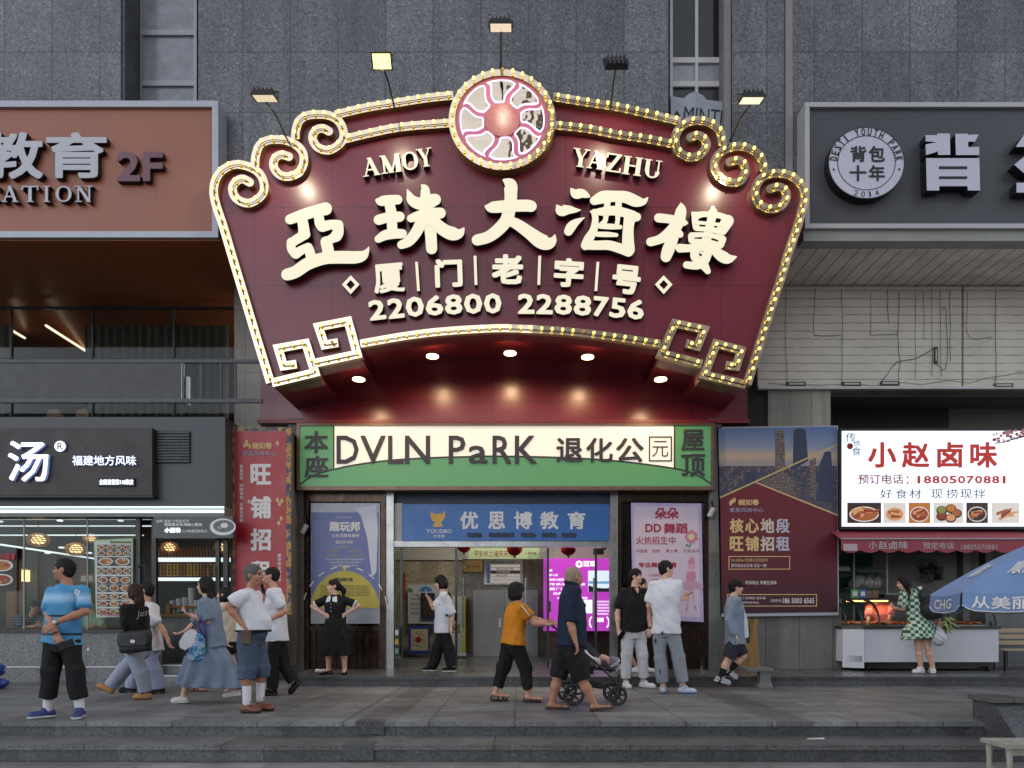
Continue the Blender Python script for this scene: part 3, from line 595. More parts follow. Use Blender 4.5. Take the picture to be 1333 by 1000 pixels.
# smaller lettering
YL2 = YS - .09; LM = [M_CRM, M_LSIDE]
for ch, b_, r_ in (('厦', (486,343,526,381), 5.01), ('门', (566,337,602,374), 2), ('老', (640,331,681,370), 0), ('字', (721,336,760,374), -3), ('号', (797,345,834,383), -6)):
    lettering(FS, ch, *b_, YL2, LM, .08, .028 if ch == '厦' else .045, 'character', rot=r_)
for x_, y0, y1, r_ in ((543.5, 341, 379, 4), (619, 333, 371, 2), (702, 333, 371, -2), (777, 341, 379, -4)):
    mb = MB(); k = math.tan(R(r_))*19; mb.prism([(x_-1.8-k, y0), (x_+1.8-k, y0), (x_+1.8+k, y1), (x_-1.8+k, y1)], YL2, .08, 0, 1); mb.build('divider', LM, FS)
for x_ in (456.5, 864):
    mb = MB(); ribbon(mb, [(x_, 361.5), (x_+8.6, 370.5), (x_, 380), (x_-8.6, 370.5)], 2.1, YL2, .08, True); mb.build('diamond', LM, FS)
for i, (ch, x0, x1) in enumerate(zip('2206800', (480,504.5,528,554,579,604,630), (503,527,553,578,603,629,654))):
    yc = 404.5 - 9.5*math.sin(R((i+.5)*13)); lettering(FS, ch, x0, yc-13.2, x1-1.2, yc+13.2, YL2, LM, .08, .032, 'digit', rot=7-i*.9)
for i, (ch, x0, x1) in enumerate(zip('2288756', (674,698,722,747,772,794,817), (697,721,746,771,793,816,840))):
    yc = 395.5 + 9.8*(1-math.cos(R((i+.5)*11.6))); lettering(FS, ch, x0, yc-13.2, x1-1.2, yc+13.2, YL2, LM, .08, .032, 'digit', rot=-i*1.3)
for i, (ch, x0, x1, yc) in enumerate((('A', 471, 494, 217), ('M', 495, 522, 213), ('O', 523, 544, 209.5), ('Y', 543, 563, 205))):
    mb = MB(); serif(mb, ch, x0, yc-12, x1, yc+12, YL2, .08, 8, .24); mb.build('letter', LM, FS)
for i, (ch, x0, x1, yc) in enumerate((('Y', 745, 767, 205.5), ('A', 765, 786, 208), ('Z', 788, 810, 212), ('H', 811, 836, 216), ('U', 838, 861, 220))):
    mb = MB(); serif(mb, ch, x0, yc-12, x1, yc+12, YL2, .08, -8, .24); mb.build('letter', LM, FS)
# recessed downlights in the canopy
def downlight(px, py, z, k=6, r=.105, parent=None, en=75):
    Y = (z - H)*F/(HY - py); c = P(px, py, Y); mb = MB(); n = 20
    mb.add([(c.x + r*math.cos(2*math.pi*i/n), Y + r*math.sin(2*math.pi*i/n), c.z - .012) for i in range(n)] + [(c.x + r*math.cos(2*math.pi*i/n), Y + r*math.sin(2*math.pi*i/n), c.z + .01) for i in range(n)],
        [list(range(n))[::-1]] + [(i, (i+1) % n, n+(i+1) % n, n+i) for i in range(n)])
    mb.build('downlight', emis('warm downlight', (255, 226, 170), k), parent)
    l = bpy.data.lights.new('downlight_lamp', 'SPOT'); l.energy = en * LK; l.spot_size = R(172); l.spot_blend = .6; l.shadow_soft_size = .07; l.color = (1, .66, .36)
    o = bpy.data.objects.new('downlight_lamp', l); COL.objects.link(o); o.location = (c.x, Y, c.z - .03)
def zat(px, py): return P(px, py, YS).z
for px, py, sx_, sy_ in ((563, 464, 563, 433), (664, 460, 664, 428.5), (765, 465, 765, 434.5), (467, 494, 440, 467.5), (860, 494, 890, 468.5)):
    downlight(px, py, zat(sx_, sy_) - .004, parent=FS)
# floodlights on long arms
M_LAMPK = mat('black floodlight housing', (24, 24, 25), .45, .3)
FLD = [(345, 128, 372, 178, 'leftmost floodlight on a thin arm over the fan sign, seen from below, dim lens', .5, 0), (497, 80, 513, 138, 'brightly glaring yellowish floodlight on an arm left of the sign medallion', 9, 1), (652, 36, 652, 95, 'floodlight on the tall straight arm above the round medallion', .5, 0),
  (802, 85, 795, 140, 'unlit dark floodlight seen from behind, right of the sign medallion', 0, 2), (978, 131, 950, 184, 'rightmost floodlight on a slanted arm, its lens glowing pale', 1.6, 0)]
for px, py, bx, by, lab, k, mode in FLD:
    Yl = YS - 1.0; c = P(px, py, Yl); b = P(bx, by, YS - .05)
    T = thing('floodlight', lab, 'lamp', b, 'floodlights on arms over the fan sign')
    MB().tube([b, b.lerp(c, .5) + Vector((0, 0, .05)), c + Vector((0, .06, -.02))], .014, 6).build('arm', M_LAMPK, T)
    aim = Vector((0, .25, -.97)) if mode != 1 else (Vector((0, -.72, -.69)))
    if mode == 2: aim = Vector((0, .9, -.42))
    rt = aim.to_track_quat('-Z', 'Y').to_matrix().to_4x4(); Mx = Matrix.Translation(c) @ rt
    mb = MB(); w_, h_ = (.145, .1) if mode == 1 else (.17, .12)
    mb.add([Mx @ Vector(v) for v in [(-w_, -h_, 0), (w_, -h_, 0), (w_, h_, 0), (-w_, h_, 0), (-w_*.8, -h_*.75, .07), (w_*.8, -h_*.75, .07), (w_*.8, h_*.75, .07), (-w_*.8, h_*.75, .07)]], [(0, 1, 5, 4), (1, 2, 6, 5), (2, 3, 7, 6), (3, 0, 4, 7), (4, 5, 6, 7), (3, 2, 1, 0)])
    for i in range(5): x_ = -w_*.7 + i*w_*.35; mb.add([Mx @ Vector(v) for v in [(x_-.008, -h_*.7, .07), (x_+.008, -h_*.7, .07), (x_+.008, h_*.7, .07), (x_-.008, h_*.7, .07), (x_-.008, -h_*.7, .1), (x_+.008, -h_*.7, .1), (x_+.008, h_*.7, .1), (x_-.008, h_*.7, .1)]], [(0, 1, 5, 4), (1, 2, 6, 5), (2, 3, 7, 6), (3, 0, 4, 7), (4, 5, 6, 7)])
    mb.build('housing', M_LAMPK, T)
    mb = MB().add([Mx @ Vector(v) for v in [(-w_*.86, -h_*.84, -.004), (w_*.86, -h_*.84, -.004), (w_*.86, h_*.84, -.004), (-w_*.86, h_*.84, -.004)]], [(3, 2, 1, 0)])
    mb.build('lens', emis('floodlight lens %d' % (k*10), (250, 250, 130) if mode == 1 else (255, 240, 205), {.5: .62, 9: 2.6, 0: .3, 1.6: 1.1}[k]), T)
    mb = MB().tube([c + Vector((-w_*1.05, .02, .02)), c + Vector((-w_*1.05, .05, .13)), c + Vector((w_*1.05, .05, .13)), c + Vector((w_*1.05, .02, .02))], .009, 5); mb.build('bracket', M_LAMPK, T)
    l = bpy.data.lights.new('floodlight_lamp', 'SPOT'); l.energy = (18 if px == 652 else 48) * LK; l.spot_size = R(150); l.spot_blend = 1; l.shadow_soft_size = .07; l.color = (1, .86, .62)
    o = bpy.data.objects.new('floodlight_lamp', l); COL.objects.link(o)
    o.location = c + Vector((0, .05, -.08)); o.rotation_euler = (P(px, py + 190, YS + .2) - c).to_track_quat('-Z', 'Y').to_euler()
# ------------------------------------------------------------------ common small materials
M_WHITE = mat('white enamel', (205, 204, 206), .4, 0, .06); M_BLACK = mat('black painted metal', (20, 20, 22), .4)
M_STEEL = mat('worn stainless steel', (150, 150, 150), .28, .85, .15, 2, .05, 40); M_COP = mat('scratched copper sheet', (62, 47, 40), .25, .75, .5, 5, .15, 30, .3, 12, stretch=(1, 1, .25))
M_RED = mat('red print', (150, 28, 38), .5, 0, .05); M_INK = mat('white ink', (215, 212, 210), .6, 0, .03); M_INKD = mat('dark ink', (40, 38, 42), .6)
M_GOLDI = mat('gold ink', (205, 175, 120), .6); M_WOODL = mat('golden wood', (150, 106, 56), .5, 0, .25, 4, .1, 40, stretch=(1, 1, 6)); M_WOODD = mat('dark brown wood', (74, 50, 36), .5, 0, .25, 3, .1, 30, stretch=(6, 6, 1))
M_GLASS = glass('window glass'); M_GDR = glass('door glass', (.86, .9, .89, 1), .06)
LED = emis('cool white tube light', (228, 242, 246), .95); WARM = emis('warm lamp glow', (255, 216, 150), 2.2)
# ------------------------------------------------------------------ 2nd floor at the left, behind railings
YR = 11.57
G2 = thing('upstairs_restaurant', 'dark glazed upper floor restaurant with curtains above the soup shop', 'restaurant', (-6, 13.2, 4.5))
zf, zc = P(0, 548, 12).z, ZSO - .004
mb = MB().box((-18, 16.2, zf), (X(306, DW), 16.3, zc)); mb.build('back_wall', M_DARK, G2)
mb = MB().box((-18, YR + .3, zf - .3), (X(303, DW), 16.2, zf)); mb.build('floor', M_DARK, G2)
mb = MB(); 
for k in range(150):
    a = X(115, 13.7) + k*.024
    if a > X(300, 13.7): break
    mb.add([(a, 13.6 + .04*math.sin(k*.9), zf + .01), (a + .024, 13.6 + .04*math.sin((k+1)*.9), zf + .01), (a + .024, 13.6 + .04*math.sin((k+1)*.9), P(0, 424, 13.6).z), (a, 13.6 + .04*math.sin(k*.9), P(0, 424, 13.6).z)], [(0, 1, 2, 3)], 0, True)
for k in range(60):
    a = X(-60, 13.7) + k*.02; mb.add([(a, 13.62 + .03*math.sin(k*.8), zf + .01), (a + .02, 13.62 + .03*math.sin((k+1)*.8), zf + .01), (a + .02, 13.62 + .03*math.sin((k+1)*.8), P(0, 424, 13.6).z), (a, 13.62 + .03*math.sin(k*.8), P(0, 424, 13.6).z)], [(0, 1, 2, 3)], 0, True)
mb.build('curtain', mat('brown grey curtain', (72, 66, 60), .9, 0, .1), G2)
mb = MB()
for a in (14, 120, 226): mb.pbox(a - 1, 400, a + 1, 548, 13.2, .05)
mb.pbox(-400, 399, 305, 402, 13.2, .05); mb.pbox(-400, 466, 305, 468, 13.2, .05); mb.build('window_frame', M_BLACK, G2)
MB().pbox(-400, 402, 305, 548, 13.22, .012).build('glass', M_GLASS, G2)
def bar(a, b, r, m, parent, name): return MB().tube([a, b], r, 4, 0, True).build(name, m, parent)
za = P(0, 423, 13.9).z
bar(P(60, 424, 13.5), P(118, 461, 15.9), .03, emis('warm ceiling strip', (255, 232, 200), 1.6), G2, 'strip_light'); bar(P(15, 430, 13.6), P(32, 440, 14.6), .028, MATS['warm ceiling strip'], G2, 'strip_light')
mb = MB()
for x_ in (60, 98): mb.prism([(x_, 543), (x_+2, 534), (x_+14, 532), (x_+18, 540), (x_+18, 556), (x_, 556)], 13.5, .1)
mb.build('chair_back', mat('tan leather', (140, 96, 56), .5), G2)
RL = thing('balcony_railing', 'dark steel railing with a solid panel in front of the upper floor', 'railing', P(150, 525, YR + .1))
mb = MB().pbox(-420, 468, 341, 472, YR + .1, .05); mb.build('top_rail', mat('grey steel rail', (66, 67, 70), .45, .3), RL)
MB().pbox(-420, 519, 341, 524, YR + .1, .05).build('bottom_rail', MATS['grey steel rail'], RL)
MB().pbox(-420, 472, 236, 519, YR + .115, .02).build('panel', mat('near black railing panel', (30, 28, 30), .4), RL)
for a in (237, 260, 286, 305): MB().pbox(a, 472, a + 2.2, 519, YR + .112, .03).build('baluster', MATS['grey steel rail'], RL)
MB().pbox(242, 490, 246, 527, YR + .16, .05).build('baluster', M_ALU, RL)
# ------------------------------------------------------------------ soup shop
RS = thing('soup_shop', 'grey fronted soup shop with glass front and speckled granite base', 'shop', (-5.5, YR, 0))
zt = P(0, 543, YR).z; xr = X(293, YR); xl = -14.0
M_FASC = panelled('blue grey fascia panel', (56, 58, 64), 1.2, .3, .45, .1, .7)
MB().box((xl, YR, P(0, 659, YR).z), (xr, YR + .35, zt)).build('fascia', M_FASC, RS)
MB().box((xl, YR - .03, P(0, 673, YR).z), (xr, YR + .3, P(0, 659.3, YR).z)).build('light_trough', mat('greenish grey trough', (96, 102, 100), .4), RS)
for y0, y1 in ((660, 662.3), (664.3, 668.3)): MB().box((xl, YR - .06, P(0, y1, YR).z), (xr, YR - .033, P(0, y0, YR).z)).build('tube_light', LED, RS)
zb = P(0, 824, YR).z; xd = X(199, YR)
mb = MB().box((xl, YR, .003), (xd, YR + .3, zb)); mb.box((xl, YR - .012, P(0, 869, YR).z), (xd, YR - .001, P(0, 867.6, YR).z), 1); mb.build('granite_base', [M_DADO, M_WHITE], RS)
MB().box((xl, YR - .03, zb + .002), (xd, YR + .34, P(0, 820, YR).z)).build('sill', M_BLACK, RS)
mb = MB().box((xd, YR + .0, .003), (xr, YR + .6, P(0, 879, YR).z)); mb.box((xd, YR - .01, P(0, 880.5, YR).z), (xr, YR - .001, P(0, 879.3, YR).z), 1); mb.box((xd, YR + .3, .1), (xr, YR + .9, P(0, 867, YR).z)); mb.box((xd, YR + .29, P(0, 868.3, YR).z), (xr, YR + .299, P(0, 867.2, YR).z), 1); mb.build('door_step', [M_DADO, M_WHITE], RS)
YB_ = 15.4; zi = .24; zci = 3.15
mb = MB().box((xl, YR + .36, .05), (xr, YB_, zi)); mb.build('floor', mat('shop floor tiles', (90, 86, 82), .3), RS)
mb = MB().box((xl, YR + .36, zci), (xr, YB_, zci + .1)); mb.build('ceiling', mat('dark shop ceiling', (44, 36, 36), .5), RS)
mb = MB().box((xl, YB_, zi), (xr, YB_ + .1, zci)); mb.build('back_wall', mat('grey shop wall', (58, 54, 50), .6, 0, .2), RS)
MB().box((xr - .06, YR + .36, .05), (xr - .003, YB_, zt)).build('side_wall', mat('shop side wall', (84, 82, 80), .7), RS)
for a in (-40, -14, 20, 46, 70): MB().pbox(a, 700, a + 2.5, 835, YB_ - .08, .07).build('wall_batten', M_WOODD, RS)
MB().pbox(8, 728, 30, 835, YB_ - .05, .04).build('wall_batten', mat('orange brown panel', (120, 82, 46), .5), RS)
MB().pbox(104, 690, 112, 838, YB_ - .3, .2).build('wall_post', M_WOODD, RS)
for py, Yy, x0, x1 in ((675, 12.0, -200, 196), (684, 12.6, -200, 196), (696, 13.4, -200, 185)): MB().box((X(x0, Yy), Yy, P(0, py + 1.1, Yy).z), (X(x1, Yy), Yy + .06, P(0, py, Yy).z)).build('glow_line', LED, RS)  # glowing bars stand for the reflected lines of the tube lights
bar(P(0, 709, 13.0), P(128, 728, 15.2), .018, LED, RS, 'glow_line')
for x_, y_ in ((78, 678), (157, 678), (62, 720), (80, 713), (116, 720), (0, 679)): MB().ball(P(x_, y_, 14), (.06, .06, .02)).build('spot_lamp', LED, RS)
MB().box((xl, YR + .12, P(0, 820, YR).z), (X(172, YR), YR + .132, P(0, 673, YR).z)).build('glass', M_GLASS, RS)
for a in (31, 113.5): MB().pbox(a - .6, 673, a + .6, 820, YR + .115, .02).build('glass_joint', mat('pale glass joint', (150, 154, 155), .4), RS)
for a, b in ((172, 178), (193, 199), (277, 282), (287, 293)): MB().box((X(a, YR), YR + .1, P(0, 868, YR).z if a > 198 else zb), (X(b, YR), YR + .17, P(0, 672, YR).z)).build('door_post', M_BLACK, RS)
for a in (184, 271):
    h_ = MB(); h_.tube([P(a - 3, 738, YR + .1), P(a - 3, 736, YR + .02), P(a + 4, 736, YR + .02), P(a + 4, 792, YR + .02), P(a - 3, 792, YR + .02), P(a - 3, 790, YR + .1)], .02, 6); h_.build('door_handle', M_BLACK, RS)
# interior kitchen counter seen through the door
MB().box((X(196, 12.6), 12.6, zi), (X(300, 12.6), 13.2, P(0, 803, 12.6).z)).build('serving_counter', M_DADO, RS)
MB().box((X(196, 12.6) - .05, 12.56, P(0, 803, 12.6).z + .002), (X(300, 12.6), 13.24, P(0, 800, 12.6).z)).build('counter_top', M_WOODL, RS)
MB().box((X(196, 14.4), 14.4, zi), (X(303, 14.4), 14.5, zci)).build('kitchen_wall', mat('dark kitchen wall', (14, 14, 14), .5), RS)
MB().pbox(205, 726, 302, 731, 13.6, .1).build('kitchen_light', LED, RS); MB().pbox(205, 752, 302, 756, 13.6, .1).build('kitchen_light', LED, RS)
mb = MB()
for k in range(26): a = 196 + k*4.2; mb.prism([(a, 713), (a + 2.2, 713), (a + 4.2, 725), (a + 2, 725)], 13.4, .05)
mb.build('slatted_hood', mat('reddish wood slats', (126, 84, 60), .5), RS)
for k in range(9):
    a = 208 + k*8.7; m2 = MB().pbox(a, 734, a + 6.6, 750, 13.55, .02); mm = ('amber tag' if k % 3 else 'dark amber tag')
    tg = m2.build('menu_tag', mat(mm, (196, 148, 50) if k % 3 else (150, 104, 44), .5), RS)
    m3 = MB()
    for j in range(3): text(m3, '香', a + 1.8, 735.5 + j*4.7, a + 4.8, 739 + j*4.7, 13.545, 0, .02)
    m3.build('lettering', M_INKD, tg)
# hanging lamps of woven bamboo
def pendant(px, py, rp, Y, lab):
    c = P(px, py, Y); r = rp*Y/F; T = thing('pendant_lamp', lab, 'lamp', c, 'woven pendant lamps in the soup shop')
    mb = MB()
    for k in range(15):
        a = 2*math.pi*k/15; mb.tube([(c.x + r*q*math.cos(a + s_*.3), Y + r*q*math.sin(a + s_*.3), c.z + z_*r) for q, z_, s_ in ((.3, .62, 0), (.8, .42, 1), (1, 0, 2), (.85, -.4, 3), (.5, -.6, 4))], .008, 4, 0, False)
    for q, z_ in ((.3, .62), (1, 0), (.93, .2), (.93, -.2), (.5, -.6), (.75, -.46)): mb.tube([(c.x + r*q*math.cos(2*math.pi*k/24), Y + r*q*math.sin(2*math.pi*k/24), c.z + z_*r) for k in range(25)], .009, 4, 0, False)
    mb.build('woven_shade', mat('woven bamboo', (176, 134, 84), .7, 0, .25, 20), T)
    MB().ball(c, (r*.6, r*.6, r*.48)).build('globe', WARM, T); MB().tube([c + Vector((0, 0, r*.5)), (c.x, c.y, zci)], .006, 4).build('cord', M_CABLE, T)
for q in ((50, 703, 13.5, 12.6, 'leftmost round woven bamboo lamp, above the striped-shirt diner'), (99, 715, 12.5, 13.4, 'woven bamboo lamp hanging lower, left of the menu board'), (118, 701, 9, 14.4, 'woven bamboo lamp half hidden by the top left of the menu board'), (221, 713, 11, 13.1, 'woven bamboo lamp over the serving counter with paper cups'), (289, 713, 10, 13.1, 'woven bamboo lamp behind the right door post, near the red banner')): pendant(*q)
sc_ = thing('wall_sconce', 'small warm wall sconce on the wood panel in the soup shop', 'lamp', P(31, 752, 15.2))
MB().pbox(28, 742, 34, 757, 15.2, .12).build('glass_shade', emis('sconce glow', (255, 220, 150), 1.8), sc_); MB().pbox(27, 739, 35, 742, 15.18, .16).build('bracket', M_GOLDI, sc_)
for a, b, e, s_ in ((X(80, 13.5), 13.5, 13, 1.4), (X(240, 13.5), 13.4, 4, .8)):
    l = bpy.data.lights.new('shop_lamp', 'AREA'); l.energy = e * LK; l.size = s_; l.color = (1, .93, .82); o = bpy.data.objects.new('shop_lamp', l); COL.objects.link(o); o.location = (a, b, zci - .02)
# signboards
SB = thing('signboard', 'dark brown signboard with glowing white character for soup', 'signboard', P(100, 645, YR - .15))
MB().pbox(-300, 557, 198, 645, YR - .16, .155).build('board', mat('dark brown board', (38, 30, 32), .5, 0, .12, 2, .1, 60, stretch=(1, 1, 8)), SB)
MB().pbox(-300, 645.3, 199, 647.5, YR - .17, .165).build('bottom_trim', M_BLK, SB)
GLW = emis('cold white letter face', (238, 242, 255), 1.15); LG = [GLW, emis('cold letter return', (140, 160, 220), .35)]
lettering(SB, '汤', 10, 574, 63, 627, YR - .22, LG, .05, .014)
mb = MB().prism([(78 + 7.2*math.cos(2*math.pi*i/24), 581 + 7*math.sin(2*math.pi*i/24)) for i in range(24)], YR - .2, .03, 0, 1); rm = mb.build('registered_mark', LG, SB)
lettering(rm, 'R', 74.5, 576.5, 82, 585.5, YR - .204, M_INKD, 0, .01)
lettering(SB, '福建地方风味', 94, 593, 177, 606, YR - .2, LG, .03, .008)
MB().pbox(127, 622, 175, 633, YR - .19, .03).build('small_board', M_BLK, SB); lettering(SB, '全国直营第318家店', 129, 624, 173.5, 631, YR - .196, GLW, 0, .03)
AC = thing('vent_grille', 'square dark louvred grille beside the soup shop signboard', 'vent', P(225, 603, YR - .03)); mb = MB()
MB().pbox(203, 561, 247, 603, YR - .02, .018).build('backing', M_BLK, AC)
for k in range(11): mb.pbox(204, 562 + k*3.75, 246, 564 + k*3.75, YR - .045, .024)
mb.build('louvres', mat('dark grey louvre', (58, 60, 64), .5), AC); MB().ring(225, 582, 14, 15.4, YR - .03, .01, 0, 28).build('fan_guard', MATS['dark grey louvre'], AC)
S2 = thing('menu_signboard', 'black backlit strip sign with soup bowl picture over the shop door', 'signboard', P(250, 700, YR - .08))
MB().pbox(199.5, 672.5, 303, 700.5, YR - .1, .12).build('board', mat('dark green grey board', (50, 56, 56), .35), S2)
lettering(S2, '油笋·卤面·沙茶面系列', 203, 676.5, 246, 680.5, YR - .104, M_INK, 0, .02); lettering(S2, '就来草本汤,喝碗小肠汤', 214, 680.8, 263, 685.3, YR - .104, M_INK, 0, .04)
lettering(S2, '小肠汤', 214, 687, 235, 693.5, YR - .104, GLW, 0, .05); lettering(S2, '入口鲜香回味悠长', 236, 689.5, 270, 693.5, YR - .104, M_INK, 0, .02)
mb = MB().disc(290, 686, 17, YR - .104, 0, 28, 11, 0, 360); mb.disc(291, 685, 13.5, YR - .107, 1, 24, 8); mb.disc(292, 684, 5, YR - .11, 0, 12, 3.4); mb.disc(286, 687, 3, YR - .11, 2, 10, 2); mb.build('bowl_picture', [M_INK, mat('grey soup print', (96, 102, 100), .5), mat('tan noodle print', (170, 146, 108), .5)], S2)
def dishes(mb, x0, y0, x1, y1, n, rows, Y, k0=0):
    for r_ in range(rows):
        for i in range(n):
            cx_, cy_ = x0 + (i+.5)*(x1-x0)/n, y0 + (r_+.5)*(y1-y0)/rows; a, b = (x1-x0)/n*.44, (y1-y0)/rows*.42
            mb.rect(cx_ - a*1.12, cy_ - b*1.12, cx_ + a*1.12, cy_ + b*1.12, Y, 0); mb.disc(cx_, cy_, a, Y - .002, 1, 16, b); k = 2 + (i*3 + r_*5 + k0) % 4
            mb.disc(cx_, cy_, a*.78, Y - .004, k, 14, b*.76)
            for j in range(5): q = random.random()*6.28; mb.disc(cx_ + a*.4*math.cos(q), cy_ + b*.4*math.sin(q), a*.26, Y - .005 - .0006*j, 2 + (k + j) % 5, 7, b*.24)
DM = [mat('dark photo print', (44, 32, 26), .5, 0, .3, 8), mat('plate print', (196, 192, 184), .5), mat('brown dish print', (140, 82, 40), .5, 0, .4, 40), mat('orange dish print', (172, 104, 44), .5, 0, .4, 40), mat('red dish print', (140, 40, 30), .5, 0, .4, 40), mat('green dish print', (100, 110, 52), .5, 0, .4, 40), mat('pale dish print', (196, 170, 120), .5, 0, .3, 40)]
MN = thing('menu_board', 'tall hanging menu board with rows of dish pictures and green edges', 'menu', P(147, 803, YR + .06)); Yn = YR + .05
MB().prism([(122, 703), (173, 700.5), (172, 803), (125, 804)], Yn, .02).build('board', mat('pale green print', (150, 176, 140), .5), MN)
mb = MB().flat([(123.5, 705), (171.5, 703), (170.5, 802), (126, 803)], Yn - .003); mb.build('sheet', mat('pale print', (186, 192, 184), .5), MN)
mb = MB().rect(143, 704.5, 171, 707.5, Yn - .006, 5)
for y0, y1, n, r_ in ((709, 724, 4, 2), (725, 737, 2, 1), (739, 748, 4, 1), (750, 771, 3, 2), (773, 781, 3, 1), (782, 790, 3, 1), (792, 800, 3, 1)): dishes(mb, 126.5, y0, 170.5, y1, n, r_, Yn - .006, y0)
mb.build('dish_pictures', DM, MN); lettering(MN, '火热点单', 130, 796, 168, 802, Yn - .008, M_RED, 0, .03)
PO = thing('food_poster', 'dark hanging poster of soup bowls with red letters at left edge', 'poster', P(8, 770, YR + .06)); MB().pbox(-40, 713, 21.5, 769.5, YR + .06, .015).build('sheet', mat('dark poster print', (40, 38, 42), .5, 0, .3, 6), PO)
mb = MB(); dishes(mb, -14, 727, 19, 764, 1, 2, YR + .055, 1); mb.build('bowl_pictures', DM, PO); lettering(PO, '中国胃', 0, 720, 19.5, 729, YR + .045, M_RED, 0, .04)
ZZ = thing('self_service_sign', 'small dark red self-service sign on the back wall', 'sign', P(113, 758, 15)); MB().pbox(103, 747, 123, 758.5, 15, .03).build('board', mat('dull red board', (120, 52, 62), .5), ZZ); lettering(ZZ, '自助', 105.5, 749, 120.5, 757, 14.996, M_INK, 0, .02)
# table with cups on the counter
TB = thing('dining_table', 'dark dining table behind the shop window', 'table', (X(60, 12.4), 12.5, zi)); zt_ = P(0, 817, 12.3).z
MB().box((X(-30, 12.3), 12.05, zt_ - .04), (X(150, 12.3), 12.75, zt_)).build('tabletop', M_WOODD, TB)
for a in (-25, 145):
    for yy in (12.1, 12.65): MB().box((X(a, 12.3) - .03, yy, zi), (X(a, 12.3) + .03, yy + .05, zt_ - .042)).build('leg', M_BLACK, TB)
CU = thing('cup_rack', 'wooden tray of upturned paper cups on the serving counter', 'rack', P(235, 800, 12.75)); zc_ = P(0, 800, 12.6).z
mb = MB().box((X(216, 12.7), 12.68, zc_ + .003), (X(222, 12.7), 12.95, zc_ + .2)); mb.box((X(216, 12.7) + .003, 12.7, zc_ + .12), (X(268, 12.7), 12.73, zc_ + .16)); mb.box((X(262, 12.7), 12.68, zc_ + .003), (X(267, 12.7), 12.95, zc_ + .18)); mb.build('tray', M_WOODL, CU)
for a, h_ in ((225, .26), (233, .3), (241, .32), (249, .5), (256, .27)): MB().tube([(X(a, 12.8), 12.82, zc_ + .003), (X(a, 12.8), 12.82, zc_ + h_)], [.05, .062], 12).build('paper_cup', M_WHITE, CU)
# ------------------------------------------------------------------ red lettings banner at the left pillar
BN = thing('letting_banner', 'tall red vertical banner with white shop-letting characters on the left pillar', 'banner', P(339, 800, 11.88)); Yv = 11.88
t = NT('busy photo print border'); v = t.n('TexVoronoi', Scale=9.0); t.l(t.P(), v.inputs['Vector']); t.col(t.ramp(t.noise(7, 4, .8), [(.35, lin((30, 32, 60))), (.48, lin((70, 76, 92))), (.55, lin((190, 150, 60))), (.66, lin((150, 60, 40))), (.75, lin((210, 200, 190)))])); t.b.inputs['Roughness'].default_value = .5; M_BUSY = t.m
MB().prism([(301, 556), (378, 556), (379, 800), (304, 802)], Yv, .05).build('backing', M_BUSY, BN); MB().pbox(305, 558, 374, 868, Yv + .052, .66).build('column_casing', M_PILL, BN); MB().prism([(305.5, 561.5), (372.5, 561.5), (372.5, 790), (306, 792)], Yv - .003, .002).build('red_sheet', mat('letting red', (158, 26, 40), .4, 0, .14, 1.6, .05, 60, .25, 4), BN)
for ch, y0, y1 in (('旺', 604, 631), ('铺', 646, 675), ('招', 688, 717), ('租', 730, 757)): lettering(BN, ch, 326, y0, 353, y1, Yv - .006, M_INK, 0, .035)
for i, ch in enumerate('黄金地段·时尚商业·多维生活体'):
    if ch != '·': lettering(BN, ch, 312, 605 + i*5, 316.6, 609.4 + i*5, Yv - .006, M_INK, 0, .02)
for i, ch in enumerate('繁华商业综合体'): lettering(BN, ch, 361.5, 721 + i*5.3, 366, 725.6 + i*5.3, Yv - .006, M_INK, 0, .02)
lettering(BN, '樾如春', 328, 576, 354, 584.5, Yv - .006, M_GOLDI, 0, .03); lettering(BN, '家居风尚中心', 316, 587, 359, 593.5, Yv - .006, mat('lilac ink', (150, 140, 165), .6), 0, .02)
mb = MB()
for x_, y_, r_ in ((321, 577, 5), (318, 580, 3), (325, 581, 3.4)): mb.disc(x_, y_, r_*.5, Yv - .006 - .0005*r_, 0, 9, r_)
mb.build('leaf_mark', M_GOLDI, BN)
mb = MB()
for i, (x_, y_) in enumerate(((361, 577), (324, 653), (361, 651), (364, 656), (367, 652), (363, 681), (366, 675))): mb.disc(x_, y_, 2, Yv - .006 - .0004*i, 0, 10, 3)
mb.build('confetti', M_GOLDI, BN)
def spot(px, py, Y, lab):
    T = thing('spot_light', lab, 'lamp', P(px, py, Y)); MB().tube([P(px - 3, py + 5, Y), P(px + 3, py - 6, Y)], .05, 10).build('body', M_ALU, T); MB().tube([P(px + 2, py - 6, Y), P(px + 1, py - 16, Y + .1)], .015, 6).build('arm', M_BLACK, T)
spot(396, 689, DW - .25, 'small silver spotlight on the pillar beside the blue poster')
